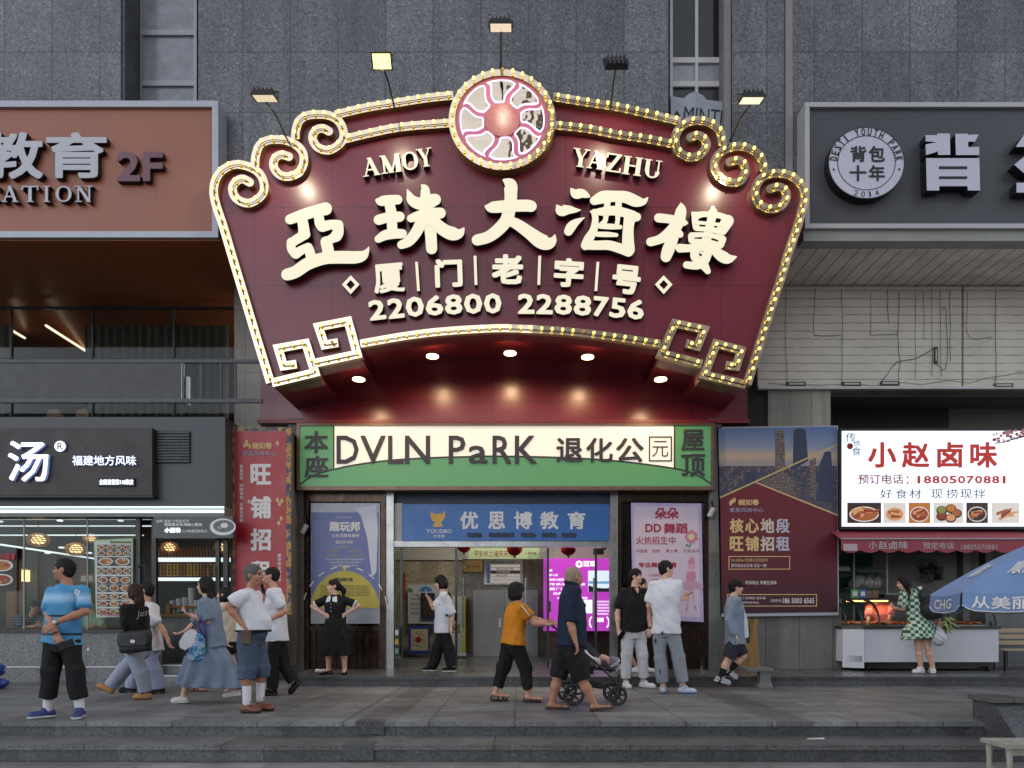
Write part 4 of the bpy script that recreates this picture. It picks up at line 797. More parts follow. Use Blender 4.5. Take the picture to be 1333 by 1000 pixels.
# ------------------------------------------------------------------ DVLN PaRK sign
DV = thing('entrance_sign', 'wide green and white park sign with a hill curve over the entrance', 'signboard', P(657, 638, DW - .3)); Yd = DW - .3
mb = MB(); mb.pbox(386, 551, 930, 554, Yd - .03, .3); mb.pbox(386, 633, 930, 638, Yd - .03, .3); mb.pbox(386, 554, 390, 633, Yd - .028, .28); mb.pbox(926, 554, 930, 633, Yd - .028, .28); mb.build('frame', mat('rusty bronze frame', (112, 92, 80), .4, .5, .3, 6), DV)
t = NT('backlit cream face'); t.b.inputs['Base Color'].default_value = lin((222, 214, 200)); t.b.inputs['Emission Color'].default_value = lin((250, 238, 222)); t.b.inputs['Emission Strength'].default_value = .5 * LK; MATS['backlit cream face'] = t.m
MB().pbox(390, 554, 926, 633, Yd, .1).build('face', t.m, DV)
M_GRN = emis('backlit green face', (86, 150, 98), .28, lin((84, 138, 92))); M_DGR = mat('dark grey letter vinyl', (52, 50, 56), .5)
CV = [(390,631),(410,618),(435,611),(464,605),(505,599.6),(561,596),(608,594.7),(640,594),(707,595),(766,597.4),(820,602),(878,610),(905,617.6),(926,630)]; cvs = smooth(CV, 5)
mb = MB().flat([(390, 554), (434, 554), (434, 633), (390, 633)], Yd - .003); mb.flat([(878, 554), (926, 554), (926, 633), (878, 633)], Yd - .003); mb.flat(cvs + [(926, 633), (390, 633)], Yd - .005); mb.build('green_field', M_GRN, DV)
mb = MB(); ribbon(mb, cvs, 1.1, Yd - .009, .003); mb.rect(433.6, 554, 435.4, 612, Yd - .007); mb.rect(877, 554, 879, 611, Yd - .007); mb.build('dark_outline', [M_DGR, M_DGR], DV)
for ch, x0, x1 in (('D', 438, 467), ('V', 469, 502), ('L', 505, 525), ('N', 527, 560), ('P', 584, 606), ('a', 610, 635), ('R', 641, 666), ('K', 670, 699)): lettering(DV, ch, x0, 567 if ch != 'a' else 580, x1, 604, Yd - .022, M_DGR, .008, .012)
for ch, b in (('退', (724, 570, 759, 602)), ('化', (763, 570, 798, 602)), ('公', (802, 570, 838, 602)), ('本', (396, 561, 427, 590)), ('座', (396, 593, 427, 622)), ('屋', (887, 559, 917, 587)), ('顶', (887, 591, 918, 621))): lettering(DV, ch, *b, Yd - .022, M_DGR, .008, .024)
mb = MB(); ribbon(mb, [(845.5, 569), (874, 569), (874, 600), (845.5, 600)], .9, Yd - .012, .004, True); text(mb, '元', 849, 574, 870, 595, Yd - .012); mb.build('lettering', [M_DGR, M_DGR], DV)
# ------------------------------------------------------------------ entrance
EN = thing('shop_entrance', 'steel framed mall entrance with cream and brown stone lobby', 'entrance', P(655, 870, DW))
ZLB = 4.0; YBK = 16.8; xa, xb = X(395, DW) - .3, X(930, DW)
mb = MB().box((xa, YBK, ZL), (X(603.5, YBK), YBK + .2, ZLB)); mb.build('cream_wall', M_INT, EN); MB().box((X(603.5, YBK), YBK - .06, ZL), (xb + 1, YBK + .2, P(0, 727, YBK).z)).build('brown_wall', M_BRN, EN)
M_PLAS = mat('white plaster', (190, 186, 176), .7); mb = MB().pbox(500, 640, 604, 729, YBK - .05, .045); mb.build('upper_wall', M_PLAS, EN); MB().pbox(720, 640, 830, 727, YBK - .08, .1).build('upper_wall', M_PLAS, EN); MB().pbox(604.2, 640, 719.8, 728, YBK - .07, .09).build('upper_wall', M_PLAS, EN)
MB().box((xa - .1, DW + .5, ZL), (xa, YBK, ZLB)).build('side_wall', M_INT, EN); MB().box((xb + 1, DW + .5, ZL), (xb + 1.1, YBK, ZLB)).build('side_wall', M_BRN, EN)
MB().box((xa - .1, DW + .08, ZLB), (xb + 1.1, YBK + .2, ZLB + .1)).build('ceiling', M_PLAS, EN)
for a in (-1.9, .3, 1.9): MB().box((a - .5, 14.3, ZLB - .05), (a + .5, 14.9, ZLB - .003)).build('ceiling_light', emis('lobby light panel', (255, 240, 214), 1.3), EN)
l = bpy.data.lights.new('lobby_lamp', 'AREA'); l.energy = 85 * LK; l.shape = 'RECTANGLE'; l.size = 4; l.size_y = .6; l.color = (1, .93, .8); o = bpy.data.objects.new('lobby_lamp', l); COL.objects.link(o); o.location = (0, 14.6, ZLB - .06)
M_GDOOR = mat('grey lift door', (128, 128, 128), .35, .3, .1)
for a, b in ((616, 656.3), (656.9, 697)): MB().pbox(a, 768, b, 854.6, YBK - .1, .035).build('metal_door', M_GDOOR, EN)
MB().pbox(649, 805, 652.5, 817, YBK - .13, .028).build('door_handle', M_STEEL, EN); MB().pbox(697.2, 768, 700, 854.6, YBK - .11, .05).build('door_jamb', M_GDOOR, EN)
mb = MB()
for a, b in ((503, 513), (794, 803)): MB().box((X(a, DW), DW - .05, ZL), (X(b, DW), DW + .12, P(0, 640, DW).z)).build('steel_post', M_STEEL, EN)
MB().box((X(513, DW), DW - .02, P(0, 712, DW).z), (X(794, DW), DW + .1, P(0, 704.5, DW).z)).build('transom', M_STEEL, EN); MB().box((X(400, DW), DW + .1, P(0, 656, DW).z), (X(930, DW), DW + .16, P(0, 640, DW).z)).build('header', mat('dark blue grey header', (52, 58, 74), .5, 0, .3), EN)
MB().box((X(513, DW), DW + .01, P(0, 704, DW).z), (X(523, DW), DW + .06, P(0, 655, DW).z)).build('side_panel', M_PLAS, EN); MB().box((X(793, DW), DW + .13, P(0, 704, DW).z), (X(803, DW), DW + .16, P(0, 655, DW).z)).build('side_panel', M_PLAS, EN)
for x_, s_, lab in ((520.5, -1, 'leftmost open glass door leaf, beside the black warning stickers'), (592.5, 1, 'open glass door leaf behind the youth in white shirt'), (713, -1, 'open glass door leaf left of the magenta screen centre'), (776, 1, 'rightmost open glass door leaf with long bar handle')):
    T = thing('glass_door', lab, 'door', P(x_, 870, DW), 'open glass doors of the entrance'); a = X(x_, DW)
    xe = a + .35*s_ if s_ < 0 else a + .12
    MB().add([(a, DW + .15, ZL + .02), (xe, DW + 1.2, ZL + .02), (xe, DW + 1.2, 2.36), (a, DW + .15, 2.36), (a + .014, DW + .15, ZL + .02), (xe + .014, DW + 1.2, ZL + .02), (xe + .014, DW + 1.2, 2.36), (a + .014, DW + .15, 2.36)], [(0, 1, 2, 3), (7, 6, 5, 4), (0, 3, 7, 4), (1, 5, 6, 2), (3, 2, 6, 7), (0, 4, 5, 1)]).build('pane', M_GDR, T)
    MB().box((a - .012, DW + .1, ZL + .005), (a + .03, DW + .149, 2.4)).build('edge_rail', mat('dark glass edge', (54, 60, 60), .3, .4), T); MB().tube([(xe - .05, DW + 1.0, .9), (xe - .05, DW + 1.0, 1.9)], .02, 8).build('handle', M_STEEL, T)
# copper clad window bays
def bay(x0, x1, lab):
    T = thing('copper_bay', lab, 'window bay', P((x0 + x1)/2, 871, DW)); y0 = 640
    mb = MB(); mb.box((X(x0, DW), DW - .1, ZL), (X(x0 + 5, DW), DW + .06, P(0, y0, DW).z)); mb.box((X(x1 - 6, DW), DW - .1, ZL), (X(x1, DW), DW + .06, P(0, y0, DW).z)); mb.box((X(x0 + 5, DW), DW - .08, P(0, 654, DW).z), (X(x1 - 6, DW), DW + .06, P(0, y0, DW).z)); mb.box((X(x0 + 5, DW), DW - .09, P(0, 821, DW).z), (X(x1 - 6, DW), DW + .06, P(0, 815, DW).z)); mb.build('frame', M_COP, T)
    mb = MB()
    for k in range(int((x1 - x0 - 11)/4.3)): a = x0 + 5 + k*4.3; mb.box((X(a, DW), DW - .03 - .025*(k % 2), ZL + .002), (X(a + 4.25, DW), DW + .02, P(0, 821, DW).z - .002))
    mb.build('ribbed_apron', M_COP, T); MB().box((X(x0 + 5, DW), DW + .02, P(0, 815, DW).z), (X(x1 - 6, DW), DW + .05, P(0, 654, DW).z)).build('glass', M_PANED, T)
bay(399, 503, 'left copper clad window bay behind the woman in black'); bay(803, 921, 'right copper clad window bay behind the two young men')
# blue education sign
BS = thing('education_sign', 'blue education centre signboard with white characters over the glass doors', 'signboard', P(658, 704, DW - .06)); Yb = DW - .06
MB().pbox(523, 656.5, 793, 704, Yb, .06).build('board', mat('sign blue', (44, 98, 164), .35, 0, .1, 1.6, .05, 60, .1, 3), BS)
for ch, a, b in (('优', 599, 622.5), ('思', 635.6, 657.5), ('博', 669, 693), ('教', 703, 727), ('育', 739, 762)): lettering(BS, ch, a, 666, b, 689, Yb - .003, M_INK, 0, .03)
lettering(BS, 'YOUSIBO', 555, 689, 588.5, 694, Yb - .003, M_INK, 0, .0); lettering(BS, '优思博', 564, 696, 578.5, 700, Yb - .003, M_INK)
mb = MB(); mb.flat([(561, 665), (565, 669), (575, 669), (579, 665), (580, 672), (576, 678), (574, 680), (577, 686), (563, 686), (566, 680), (563, 678), (560, 672)], Yb - .003); mb.build('emblem', mat('amber ink', (206, 160, 70), .5), BS)
mb = MB()
for i, (a, b) in enumerate(((609, 627), (637, 671), (679, 698), (706, 724), (732, 750))): 
    for j in range(int((b-a)/4.5)): mb.disc(a + 2 + j*4.6, 696.5 + .6*(j % 2), 3.2, Yb - .003 - .0004*j - .0001*i, 0, 9, 3.6)
mb.build('blotted_lettering', mat('smudged dark blue', (34, 48, 74), .6), BS)
# lobby furnishings
GBn = thing('paper_banner', 'pale green paper banner with red characters across the lobby', 'banner', P(655, 727, 15.6)); MB().pbox(610, 713, 702, 727.5, 15.6, .01).build('sheet', mat('pale green paper', (176, 196, 150), .7), GBn); lettering(GBn, '平安年之福天天涨', 617, 717, 668, 725, 15.597, M_RED, 0, .0); lettering(GBn, '一路平安', 684, 718.5, 698, 722, 15.597, M_RED)
for x_, y_, rr, lab in ((604, 711, 9, 'red paper lantern at the left end of the green banner'), (670, 714, 10, 'red paper lantern in front of the green banner'), (740, 714, 10, 'red paper lantern above the magenta screen'), (787, 708, 7, 'rightmost red paper lantern, almost hidden by the door header')):
    Y_ = 14.6; T = thing('paper_lantern', lab, 'lantern', P(x_, y_ + rr, Y_), 'red lanterns hanging in the lobby'); c = P(x_, y_, Y_); r_ = rr*Y_/F
    mb = MB(); n = 20; vs = []; fs = []
    for j in range(9):
        th = math.pi*(j + .4)/8.8
        for i in range(n): q = (1 + .035*math.cos(i*math.pi))*math.sin(th); vs.append((c.x + r_*q*math.cos(2*math.pi*i/n), c.y + r_*q*math.sin(2*math.pi*i/n), c.z + r_*.95*math.cos(th)))
    for j in range(8):
        for i in range(n): fs.append((j*n+i, (j+1)*n+i, (j+1)*n+(i+1) % n, j*n+(i+1) % n))
    mb.add(vs, fs, 0, True); mb.build('paper_body', mat('red lantern paper', (196, 22, 22), .6), T)
    MB().tube([c - Vector((0, 0, r_*.9)), c - Vector((0, 0, r_*1.25))], [.03, .02], 8).build('tassel', M_GOLDI, T); MB().tube([c + Vector((0, 0, r_*.9)), (c.x, c.y, ZLB)], .004, 4).build('cord', M_CABLE, T)
BP = thing('brass_plaque', 'small brass wall plaque beside the lobby directory', 'plaque', P(616, 745, YBK - .09)); MB().pbox(603.5, 729.5, 628, 744.5, YBK - .085, .02).build('plate', mat('aged brass', (146, 116, 70), .4, .5), BP); lettering(BP, '厦门老字号', 608, 736, 624, 739, YBK - .088, M_INKD)
DR = thing('directory_board', 'steel framed floor directory with white strips above the grey lift door', 'sign', P(655, 762, YBK - .12)); MB().pbox(630, 727.5, 680.5, 761, YBK - .12, .05).build('frame', M_STEEL, DR)
mb = MB()
for k in range(6): mb.rect(634, 735 + k*4.1, 637.5, 738.4 + k*4.1, YBK - .124, 1); mb.rect(638.5, 735 + k*4.1, 677, 738.4 + k*4.1, YBK - .124, 2 if k == 2 else 0)
mb.build('strips', [M_INK, mat('blue ink', (40, 70, 150), .5), M_INKD], DR)
for k, (s_, m_) in enumerate((('美食广场·亚珠大酒楼', M_INKD), ('优思博教育', M_INK), ('退化公园', M_INKD))): lettering(DR, s_, 646, 739.7 + k*4.1, 668 - k*4, 742 + k*4.1, YBK - .127, m_)
lettering(DR, '楼层导览 GUIDE', 640, 730, 670, 733.2, YBK - .127, M_INKD)
PS = thing('advertising_screen', 'large glowing magenta advertising screen in the lobby', 'screen', P(755, 822, 15.9)); Yp = 15.9; M_MAG = emis('magenta screen', (186, 62, 190), .62); M_SW = emis('screen white', (238, 240, 250), .85)
MB().pbox(707.5, 727, 803, 821.5, Yp, .08).build('screen', M_MAG, PS); lettering(PS, '亚珠', 759, 730, 777, 738, Yp - .004, M_SW, 0, .04)
mb = MB()
for k in range(8): a = 2*math.pi*k/8; mb.disc(754 + 3.2*math.cos(a), 734.5 + 3.2*math.sin(a), 1.7, Yp - .004 - .0003*k, 0, 8)
mb.build('wheel_mark', M_SW, PS)
mb = MB().rect(765.5, 743, 803, 770.5, Yp - .004, 0); mb.flat([(766, 762), (775, 765), (786, 766), (803, 765), (803, 770.5), (766, 770.5)], Yp - .006, 1); mb.flat([(766, 756), (774, 757), (803, 756.5), (803, 760), (766, 760)], Yp - .006, 2); mb.build('picture', [emis('screen pale sky', (205, 222, 238), .8), emis('screen dark', (30, 30, 40), .3), emis('screen blue', (110, 160, 210), .6)], PS)
MB().rect(743, 781, 771, 798.5, Yp - .004).build('photo_box', M_SW, PS); MB().rect(712, 783, 717, 797, Yp - .004).build('photo_box', MATS['screen dark'], PS)
for k, (s_, a, b) in enumerate((('亚珠', 715, 719), ('始于一九八零', 715, 726), ('亚珠大酒楼', 715, 734), ('传承闽南味道', 715, 762), ('厦门老字号', 715, 757), ('经典闽菜美食', 720, 757), ('欢迎品尝', 725, 765))): lettering(PS, s_, a, 741 + k*6, b, 744.4 + k*6, Yp - .004, M_SW, 0, .02)
for k in range(5): lettering(PS, '海鲜酒楼婚宴喜宴', 774, 782 + k*4, 796 - k, 784.6 + k*4, Yp - .004, M_SW, 0, .01)
lettering(PS, '最佳酒楼', 772, 804, 786, 810, Yp - .004, M_SW, 0, .03)
mb = MB()
for cx_, s_ in ((757, 1), (771, -1), (789, 1)):
    ribbon(mb, [(cx_ + s_*(-1 + 4.5*math.cos(a)), 810 + 7.5*math.sin(a)) for a in [R(-70 + 20*j) for j in range(8)]], .9, Yp - .005 - .0004*s_, .002)
mb.build('laurel_mark', [M_SW, M_SW], PS); MB().pbox(773, 714, 786, 721.5, 16.2, .15).build('wall_device', M_BLACK, PS); 
RU = thing('display_board', 'pale lobby display board with green and blue shapes', 'display', P(557, 812, 16.6)); MB().pbox(531, 761, 583, 812, 16.6, .04).build('board', mat('pale display print', (186, 190, 190), .6, 0, .1), RU)
mb = MB().disc(533.5, 771, 4.2, 16.596, 0, 14, 5.5, 0, 180); mb.flat([(545, 770), (548, 765), (554, 763), (560, 765), (563, 770)], 16.596, 1); mb.build('print', [mat('green ink', (76, 134, 70), .6), mat('cyan ink', (60, 130, 190), .6)], RU); lettering(RU, 'Tong', 536, 773, 545, 777, 16.596, M_INKD); lettering(RU, 'Tea Po', 534, 778, 548, 781, 16.596, M_INKD)
for k in range(3): lettering(RU, '茶点心小吃', 535, 785 + k*6, 545, 788 + k*6, 16.596, M_INKD)
DP = thing('poster', 'dark blue night poster leaning on the pale display board', 'poster', P(556, 806, 16.55)); MB().pbox(548, 772, 566, 806, 16.55, .03).build('sheet', mat('navy print', (28, 36, 72), .5), DP); MB().pbox(551, 777, 563, 802, 16.546, .003).build('picture', mat('gold flecked print', (66, 56, 34), .6, 0, .8, 25), DP)
RP = thing('poster', 'blue framed poster of a red flower standing on the lobby floor', 'poster', P(545, 853, 16.4)); MB().pbox(531.5, 815, 559, 852, 16.4, .05).build('frame', mat('royal blue frame', (36, 66, 150), .5), RP); MB().pbox(535, 819, 557, 847, 16.395, .004).build('sheet', mat('cream paper', (190, 178, 150), .7), RP)
mb = MB()
for k in range(7): a = k*.9; mb.disc(544.5 + 2*math.cos(a), 833 + 2*math.sin(a), 2.3, 16.392 - .0003*k, 0, 9)
for k in range(12): a = k*.52; mb.disc(545 + (6 + 2*(k % 2))*math.cos(a), 833 + (7 + 2*(k % 3))*math.sin(a), .9, 16.392, 1, 6)
mb.build('flower_print', [mat('rose red ink', (150, 30, 34), .6), mat('olive ink', (70, 76, 50), .6)], RP)
YS_ = thing('roll_up_banner', 'white and yellow roll-up banner standing in the lobby', 'banner', P(596, 853, 16.0)); MB().pbox(584, 776, 606, 852.5, 16.0, .02).build('sheet', mat('white banner cloth', (186, 186, 186), .6), YS_); MB().prism([(600, 776), (606, 776), (606, 852), (599, 852), (603, 830)], 15.995, .004).build('yellow_edge', mat('yellow ink', (206, 180, 50), .6), YS_); dishes_mb = MB(); dishes(dishes_mb, 588, 812, 599, 824, 2, 1, 15.993); dishes_mb.build('picture', DM, YS_); MB().pbox(583, 850, 607, 854, 15.98, .12).build('base', M_STEEL, YS_)
CPL = thing('couplet_strip', 'narrow red paper couplet strip beside the open door', 'paper strip', P(526, 780, 15.0)); MB().pbox(524, 746, 528, 781, 15.0, .004).build('paper', mat('faded red paper', (176, 76, 52), .7), CPL)
ST = thing('warning_stickers', 'black strip of small warning stickers at the left steel post', 'sign', P(517, 850, DW - .06)); MB().pbox(513.5, 815, 519.5, 855, DW - .06, .01).build('strip', M_BLACK, ST)
mb = MB()
for k, m_ in enumerate((0, 1, 2)): mb.rect(514.5, 820 + k*12, 518.5, 827 + k*12, DW - .063, m_)
mb.build('sticker', [M_INK, MATS['yellow ink'], mat('pale green sticker', (130, 160, 130), .6)], ST)
# ------------------------------------------------------------------ posters in the bays
PL = thing('poster', 'blue toy club poster with yellow half circle in the left bay', 'poster', P(450, 812, DW - .12)); Yq = DW - .12
MB().pbox(404.5, 655, 494.5, 812, Yq, .06).build('plastic_sheet', mat('cloudy grey plastic', (150, 152, 160), .2, 0, .2, 3), PL)
mb = MB().rect(405, 667, 493, 792, Yq - .003, 0); mb.flat([(404.8 + 0, 792)] + [(449 + 46*math.cos(R(a)), 797 - 54*math.sin(R(a))) for a in range(172, 5, -8)] + [(493, 792)], Yq - .006, 1); mb.build('print', [mat('slate blue print', (82, 94, 150), .35, 0, .12, 3, .05, 60, .2, 5), mat('olive yellow print', (176, 160, 62), .5, 0, .08)], PL)
mb = MB()
for a in range(20, 170, 18): mb.flat([(449 + r_*.93*math.cos(R(q)), 797 - r_*math.sin(R(q))) for r_, q in ((59, a), (60.4, a), (60.4, a - 9), (59, a - 9))], Yq - .006)
mb.build('dashed_arc', M_INK, PL)
lettering(PL, '趣玩邦', 428.5, 679, 469, 692, Yq - .006, M_INK, 0, .035); lettering(PL, '让生活简单美好', 431.5, 695, 468, 699.5, Yq - .006, M_INK, 0, .02); lettering(PL, '趣玩邦·商家', 437, 703.5, 460, 708, Yq - .006, M_INK); lettering(PL, '本地生活电商', 437, 672.5, 458, 675, Yq - .006, M_INK)
for a, b, y_ in ((438, 458, 711), (425, 443, 716), (454, 472, 716), (425, 443, 722), (454, 472, 722)): lettering(PL, '(全网好货)', a, y_, b, y_ + 3.2, Yq - .006, MATS['olive yellow print'])
for k in range(3): lettering(PL, '专为本地家庭提供吃喝玩乐的优惠平台', 425 + k*3, 727 + k*4, 473 - k*3, 729.4 + k*4, Yq - .006, M_INK)
MB().flat([(445, 738), (452, 738), (448.5, 743)], Yq - .006).build('arrow', MATS['yellow ink'], PL); lettering(PL, '趣玩邦介绍', 436, 752, 459, 757, Yq - .009, M_INKD, 0, .03)
for k in range(5): lettering(PL, '本地生活电商平台集合美食酒店亲子景区休闲娱乐', 417, 762 + k*3, 481, 764 + k*3, Yq - .009, M_INKD)
MB().flat([(462, 662), (490, 657), (492, 690), (490, 745), (484, 752), (478, 700), (470, 672)], Yq - .012).build('plastic_fold', mat('glossy plastic fold', (170, 172, 186), .12), PL)
PR = thing('poster', 'pale pink dance school poster in the right bay', 'poster', P(868, 810, DW - .13)); Yq = DW - .13
MB().prism([(821.5, 654.5), (913, 655.5), (916, 810), (824, 805)], Yq, .04).build('sheet', mat('lilac poster edge', (176, 160, 196), .5), PR); MB().flat([(825, 659), (909, 659.5), (911.5, 804), (827, 800)], Yq - .003).build('print', mat('pale pink print', (196, 182, 196), .4, 0, .09, 2, .05, 60, .2, 4), PR)
M_CRI = mat('crimson ink', (158, 34, 66), .6); M_PINK = mat('pink ink', (190, 120, 142), .6); M_PINK2 = mat('rose ink', (200, 150, 164), .6)
lettering(PR, '朵朵', 852.5, 661, 883.5, 676, Yq - .006, M_CRI, 0, .035); lettering(PR, 'DD', 840, 682, 861, 693, Yq - .006, M_CRI, 0, .03); lettering(PR, '舞蹈', 864, 681, 895, 695, Yq - .006, M_CRI, 0, .03); lettering(PR, '火热招生中', 828, 698.5, 879.5, 709, Yq - .006, M_CRI, 0, .012)
for s_, a, b in (('中国舞', 828, 843), ('街舞', 849, 859), ('爵士舞', 867, 882), ('艺考培训', 889, 910)): lettering(PR, s_, a, 715, b, 719.5, Yq - .006, M_CRI)
lettering(PR, '专业舞蹈教育', 831, 732, 881, 739, Yq - .006, M_CRI, 0, .035); lettering(PR, '小班制 教学', 844, 747, 868, 751, Yq - .006, M_CRI); lettering(PR, '提升', 848, 754, 868, 759, Yq - .006, M_CRI, 0, .02); lettering(PR, '气质 形体', 838, 762, 886, 768, Yq - .006, M_CRI)
mb = MB()
for k in range(7): a = R(k*51.4 + 20); mb.disc(900 + 5.6*math.cos(a), 699 + 5.6*math.sin(a), 3.4, Yq - .006 - .0003*k, 0, 10)
mb.disc(900, 699, 4.2, Yq - .01, 1, 14); mb.flat([(899, 707), (901, 707), (898, 713), (896, 713)], Yq - .006, 2); mb.disc(894.5, 710, 2.6, Yq - .0065, 2, 8, 1.4); mb.build('flower_print', [M_PINK, mat('pale yellow ink', (206, 196, 140), .6), MATS['green ink']], PR)
mb = MB(); mb.disc(900, 736.5, 5, Yq - .006, 1, 14, 6); mb.disc(900, 731, 4.6, Yq - .008, 0, 12, 3); mb.disc(901, 728, 2.6, Yq - .0085, 0, 10); mb.flat([(895, 744), (905, 744), (906, 752), (903, 757), (895, 757), (893, 750)], Yq - .007, 0); mb.flat([(893, 756), (906, 756), (916, 763), (913, 768), (905, 766), (896, 769), (888, 766), (883, 762)], Yq - .0075, 2); mb.flat([(896, 768), (900, 768), (895, 792), (893, 792)], Yq - .0065, 1); mb.flat([(900, 768), (903, 768), (905, 790), (903, 792)], Yq - .0066, 1); mb.flat([(892, 792), (896, 790), (893, 798)], Yq - .0068, 0); mb.flat([(903, 790), (906, 789), (907, 797)], Yq - .0068, 0); mb.build('dancer_print', [M_PINK, M_PINK2, mat('dusty pink ink', (186, 140, 160), .6)], PR)
LP = thing('letting_poster', 'large maroon shop-letting poster with a city at dusk along its top', 'poster', P(1014, 802, DW - .16)); Yq = DW - .16
MB().prism([(933, 556), (1091, 554), (1092, 801), (938, 803)], Yq, .05).build('backing', mat('silver poster edge', (166, 166, 172), .5), LP)
t = NT('city dusk photo'); sx = t.n('SeparateXYZ'); t.l(t.P(), sx.inputs[0]); z0, z1 = P(0, 650, Yq).z, P(0, 556, Yq).z
fz = t.math('DIVIDE', t.math('SUBTRACT', sx.outputs[2], z0), z1 - z0); skyc = t.ramp(fz, [(.5, lin((150, 140, 142))), (.6, lin((186, 160, 136))), (.72, lin((132, 140, 164))), (1, lin((84, 110, 156)))])
lights = t.ramp(t.noise(26, 3, .8), [(.46, lin((54, 58, 80))), (.6, lin((92, 82, 86))), (.74, lin((214, 170, 120)))]); t.col(t.mix(t.math('LESS_THAN', fz, .46), skyc, lights)); t.b.inputs['Roughness'].default_value = .5
MB().flat([(935, 557.5), (1090, 555.5), (1090, 672), (984, 629), (937, 648)], Yq - .003).build('city_photo', t.m, LP)
t = NT('lit tower print'); t.col(t.ramp(t.noise(60, 2, .6, t.P((1, 1, .5))), [(.42, lin((70, 66, 74))), (.58, lin((112, 100, 92))), (.72, lin((206, 176, 132)))])); M_TWR = t.m
mb = MB()
for i, pts in enumerate(([(1009, 560), (1021, 560), (1022, 610), (1009, 616)], [(1033, 560), (1041, 557), (1049, 560), (1052, 600), (1032, 612)], [(1054, 600), (1062, 596), (1062, 650), (1054, 648)], [(1066, 606), (1074, 588), (1082, 588), (1085, 656), (1066, 652)], [(988, 628), (1020, 614), (1034, 625), (1034, 646)], [(970, 616), (984, 612), (984, 630), (970, 636)])): mb.flat(pts, Yq - .005 - .0004*i, i % 2)
mb.build('tower_print', [M_TWR, mat('blue tower print', (50, 60, 84), .5, 0, .4, 20)], LP)
mb = MB(); ribbon(mb, [(937, 648), (1090, 579)], .9, Yq - .009, .002); ribbon(mb, [(984, 628), (1091, 671)], .9, Yq - .0095, .002); mb.build('tan_line', [M_GOLDI, M_GOLDI], LP)
t = NT('maroon print'); sx = t.n('SeparateXYZ'); t.l(t.P(), sx.inputs[0]); t.col(t.ramp(t.math('DIVIDE', t.math('SUBTRACT', sx.outputs[2], P(0, 800, Yq).z), 2.4), [(0, lin((52, 22, 34))), (.45, lin((92, 26, 38))), (1, lin((104, 28, 40)))])); t.b.inputs['Roughness'].default_value = .45
MB().flat([(937.5, 648), (984, 628), (1090, 671), (1090.5, 797), (939.5, 799)], Yq - .006).build('maroon_field', t.m, LP)
for i, (s_, y0) in enumerate((('核心地段', 675), ('旺铺招租', 698.5))):
    for k, ch in enumerate(s_): lettering(LP, ch, 950 + k*20, y0, 968 + k*20, y0 + 19, Yq - .009, [MATS['gold ink'], MATS['gold ink'], mat('pale gold ink', (200, 186, 170), .6), mat('silver ink', (180, 176, 190), .6)][k], 0, .03)
lettering(LP, '樾如春', 961, 650, 988, 658, Yq - .009, M_GOLDI, 0, .03); lettering(LP, '家居风尚中心', 950, 661, 994, 667, Yq - .009, MATS['lilac ink'], 0, .02); mb = MB()
for i, (x_, y_) in enumerate(((953, 653), (956, 651), (951, 655))): mb.disc(x_, y_, 1.8, Yq - .009 - .0004*i, 0, 9, 3.4)
mb.build('leaf_mark', M_GOLDI, LP)
mb = MB(); ribbon(mb, [(949, 724.5), (1028, 724.5), (1028, 741), (949, 741)], .5, Yq - .009, .002, True); ribbon(mb, [(947, 774), (1063, 774), (1063, 789), (947, 789)], .5, Yq - .0092, .002, True); mb.build('box_outline', [M_GOLDI, M_GOLDI], LP)
lettering(LP, '50-2000m²旺铺火热招商中', 952, 727, 1000, 731.5, Yq - .009, M_GOLDI, 0, .0); lettering(LP, '繁华商业综合体 仅此一铺!', 952, 734, 998, 738.5, Yq - .009, M_INK); lettering(LP, '时尚商业 多维生活体', 970.5, 756, 1011, 761, Yq - .009, M_INK, 0, .01); lettering(LP, '中国·厦门·思明区·城市春', 951, 777, 997, 780.5, Yq - .009, M_INK); lettering(LP, '招商热线地址', 962, 783, 988, 786, Yq - .009, M_INK); lettering(LP, '招商热线', 1003, 780, 1017, 784, Yq - .009, M_INK); lettering(LP, '186 5003 6565', 1019, 778.5, 1060, 785.5, Yq - .009, M_INK, 0, .012)
spot(926, 668, DW - .25, 'small dark camera lamp on the pillar between the pink and maroon posters')
# ------------------------------------------------------------------ right stall
SL = thing('deli_stall', 'deli stall recess with green glass shelves under a red awning', 'stall', P(1200, 871, DW)); YK = 14.2; xs0, xs1 = X(1095, DW), 13.0
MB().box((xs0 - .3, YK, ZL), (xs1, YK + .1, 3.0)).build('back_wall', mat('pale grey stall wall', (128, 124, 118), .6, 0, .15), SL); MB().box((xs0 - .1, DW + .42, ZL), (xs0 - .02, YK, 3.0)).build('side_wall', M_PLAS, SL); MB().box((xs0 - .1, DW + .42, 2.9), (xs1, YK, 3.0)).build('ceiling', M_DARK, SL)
MB().box((X(1283, 13.3), 13.3, ZL), (xs1, 13.5, 1.75)).build('stone_block_wall', granite('stone block wall', '75767a', '8e8f92', '54555a', 60, 1.0, .33, 0, .1, .008, .5, .55)[0], SL); MB().box((X(1283, 13.3), 13.3, 1.752), (X(1292, 13.3), 13.5, 2.89)).build('stone_post', M_PILL, SL)
MB().box((X(1254, 13.2), 13.2, ZL), (X(1262, 13.2), 13.4, 2.89)).build('stall_post', M_PILL, SL); MB().box((X(1100, DW), DW, 2.36), (xs1, DW + .1, P(0, 688, DW).z)).build('header', mat('green glass header', (52, 96, 74), .2), SL)
M_GGL = mat('green shelf glass', (44, 86, 68), .12, 0, .2); 
for py in (745, 767, 800): MB().box((X(1097, 13.6), 13.55, P(0, py, 13.6).z), (X(1155, 13.6), 14.15, P(0, py, 13.6).z + .025)).build('shelf', M_GGL, SL)
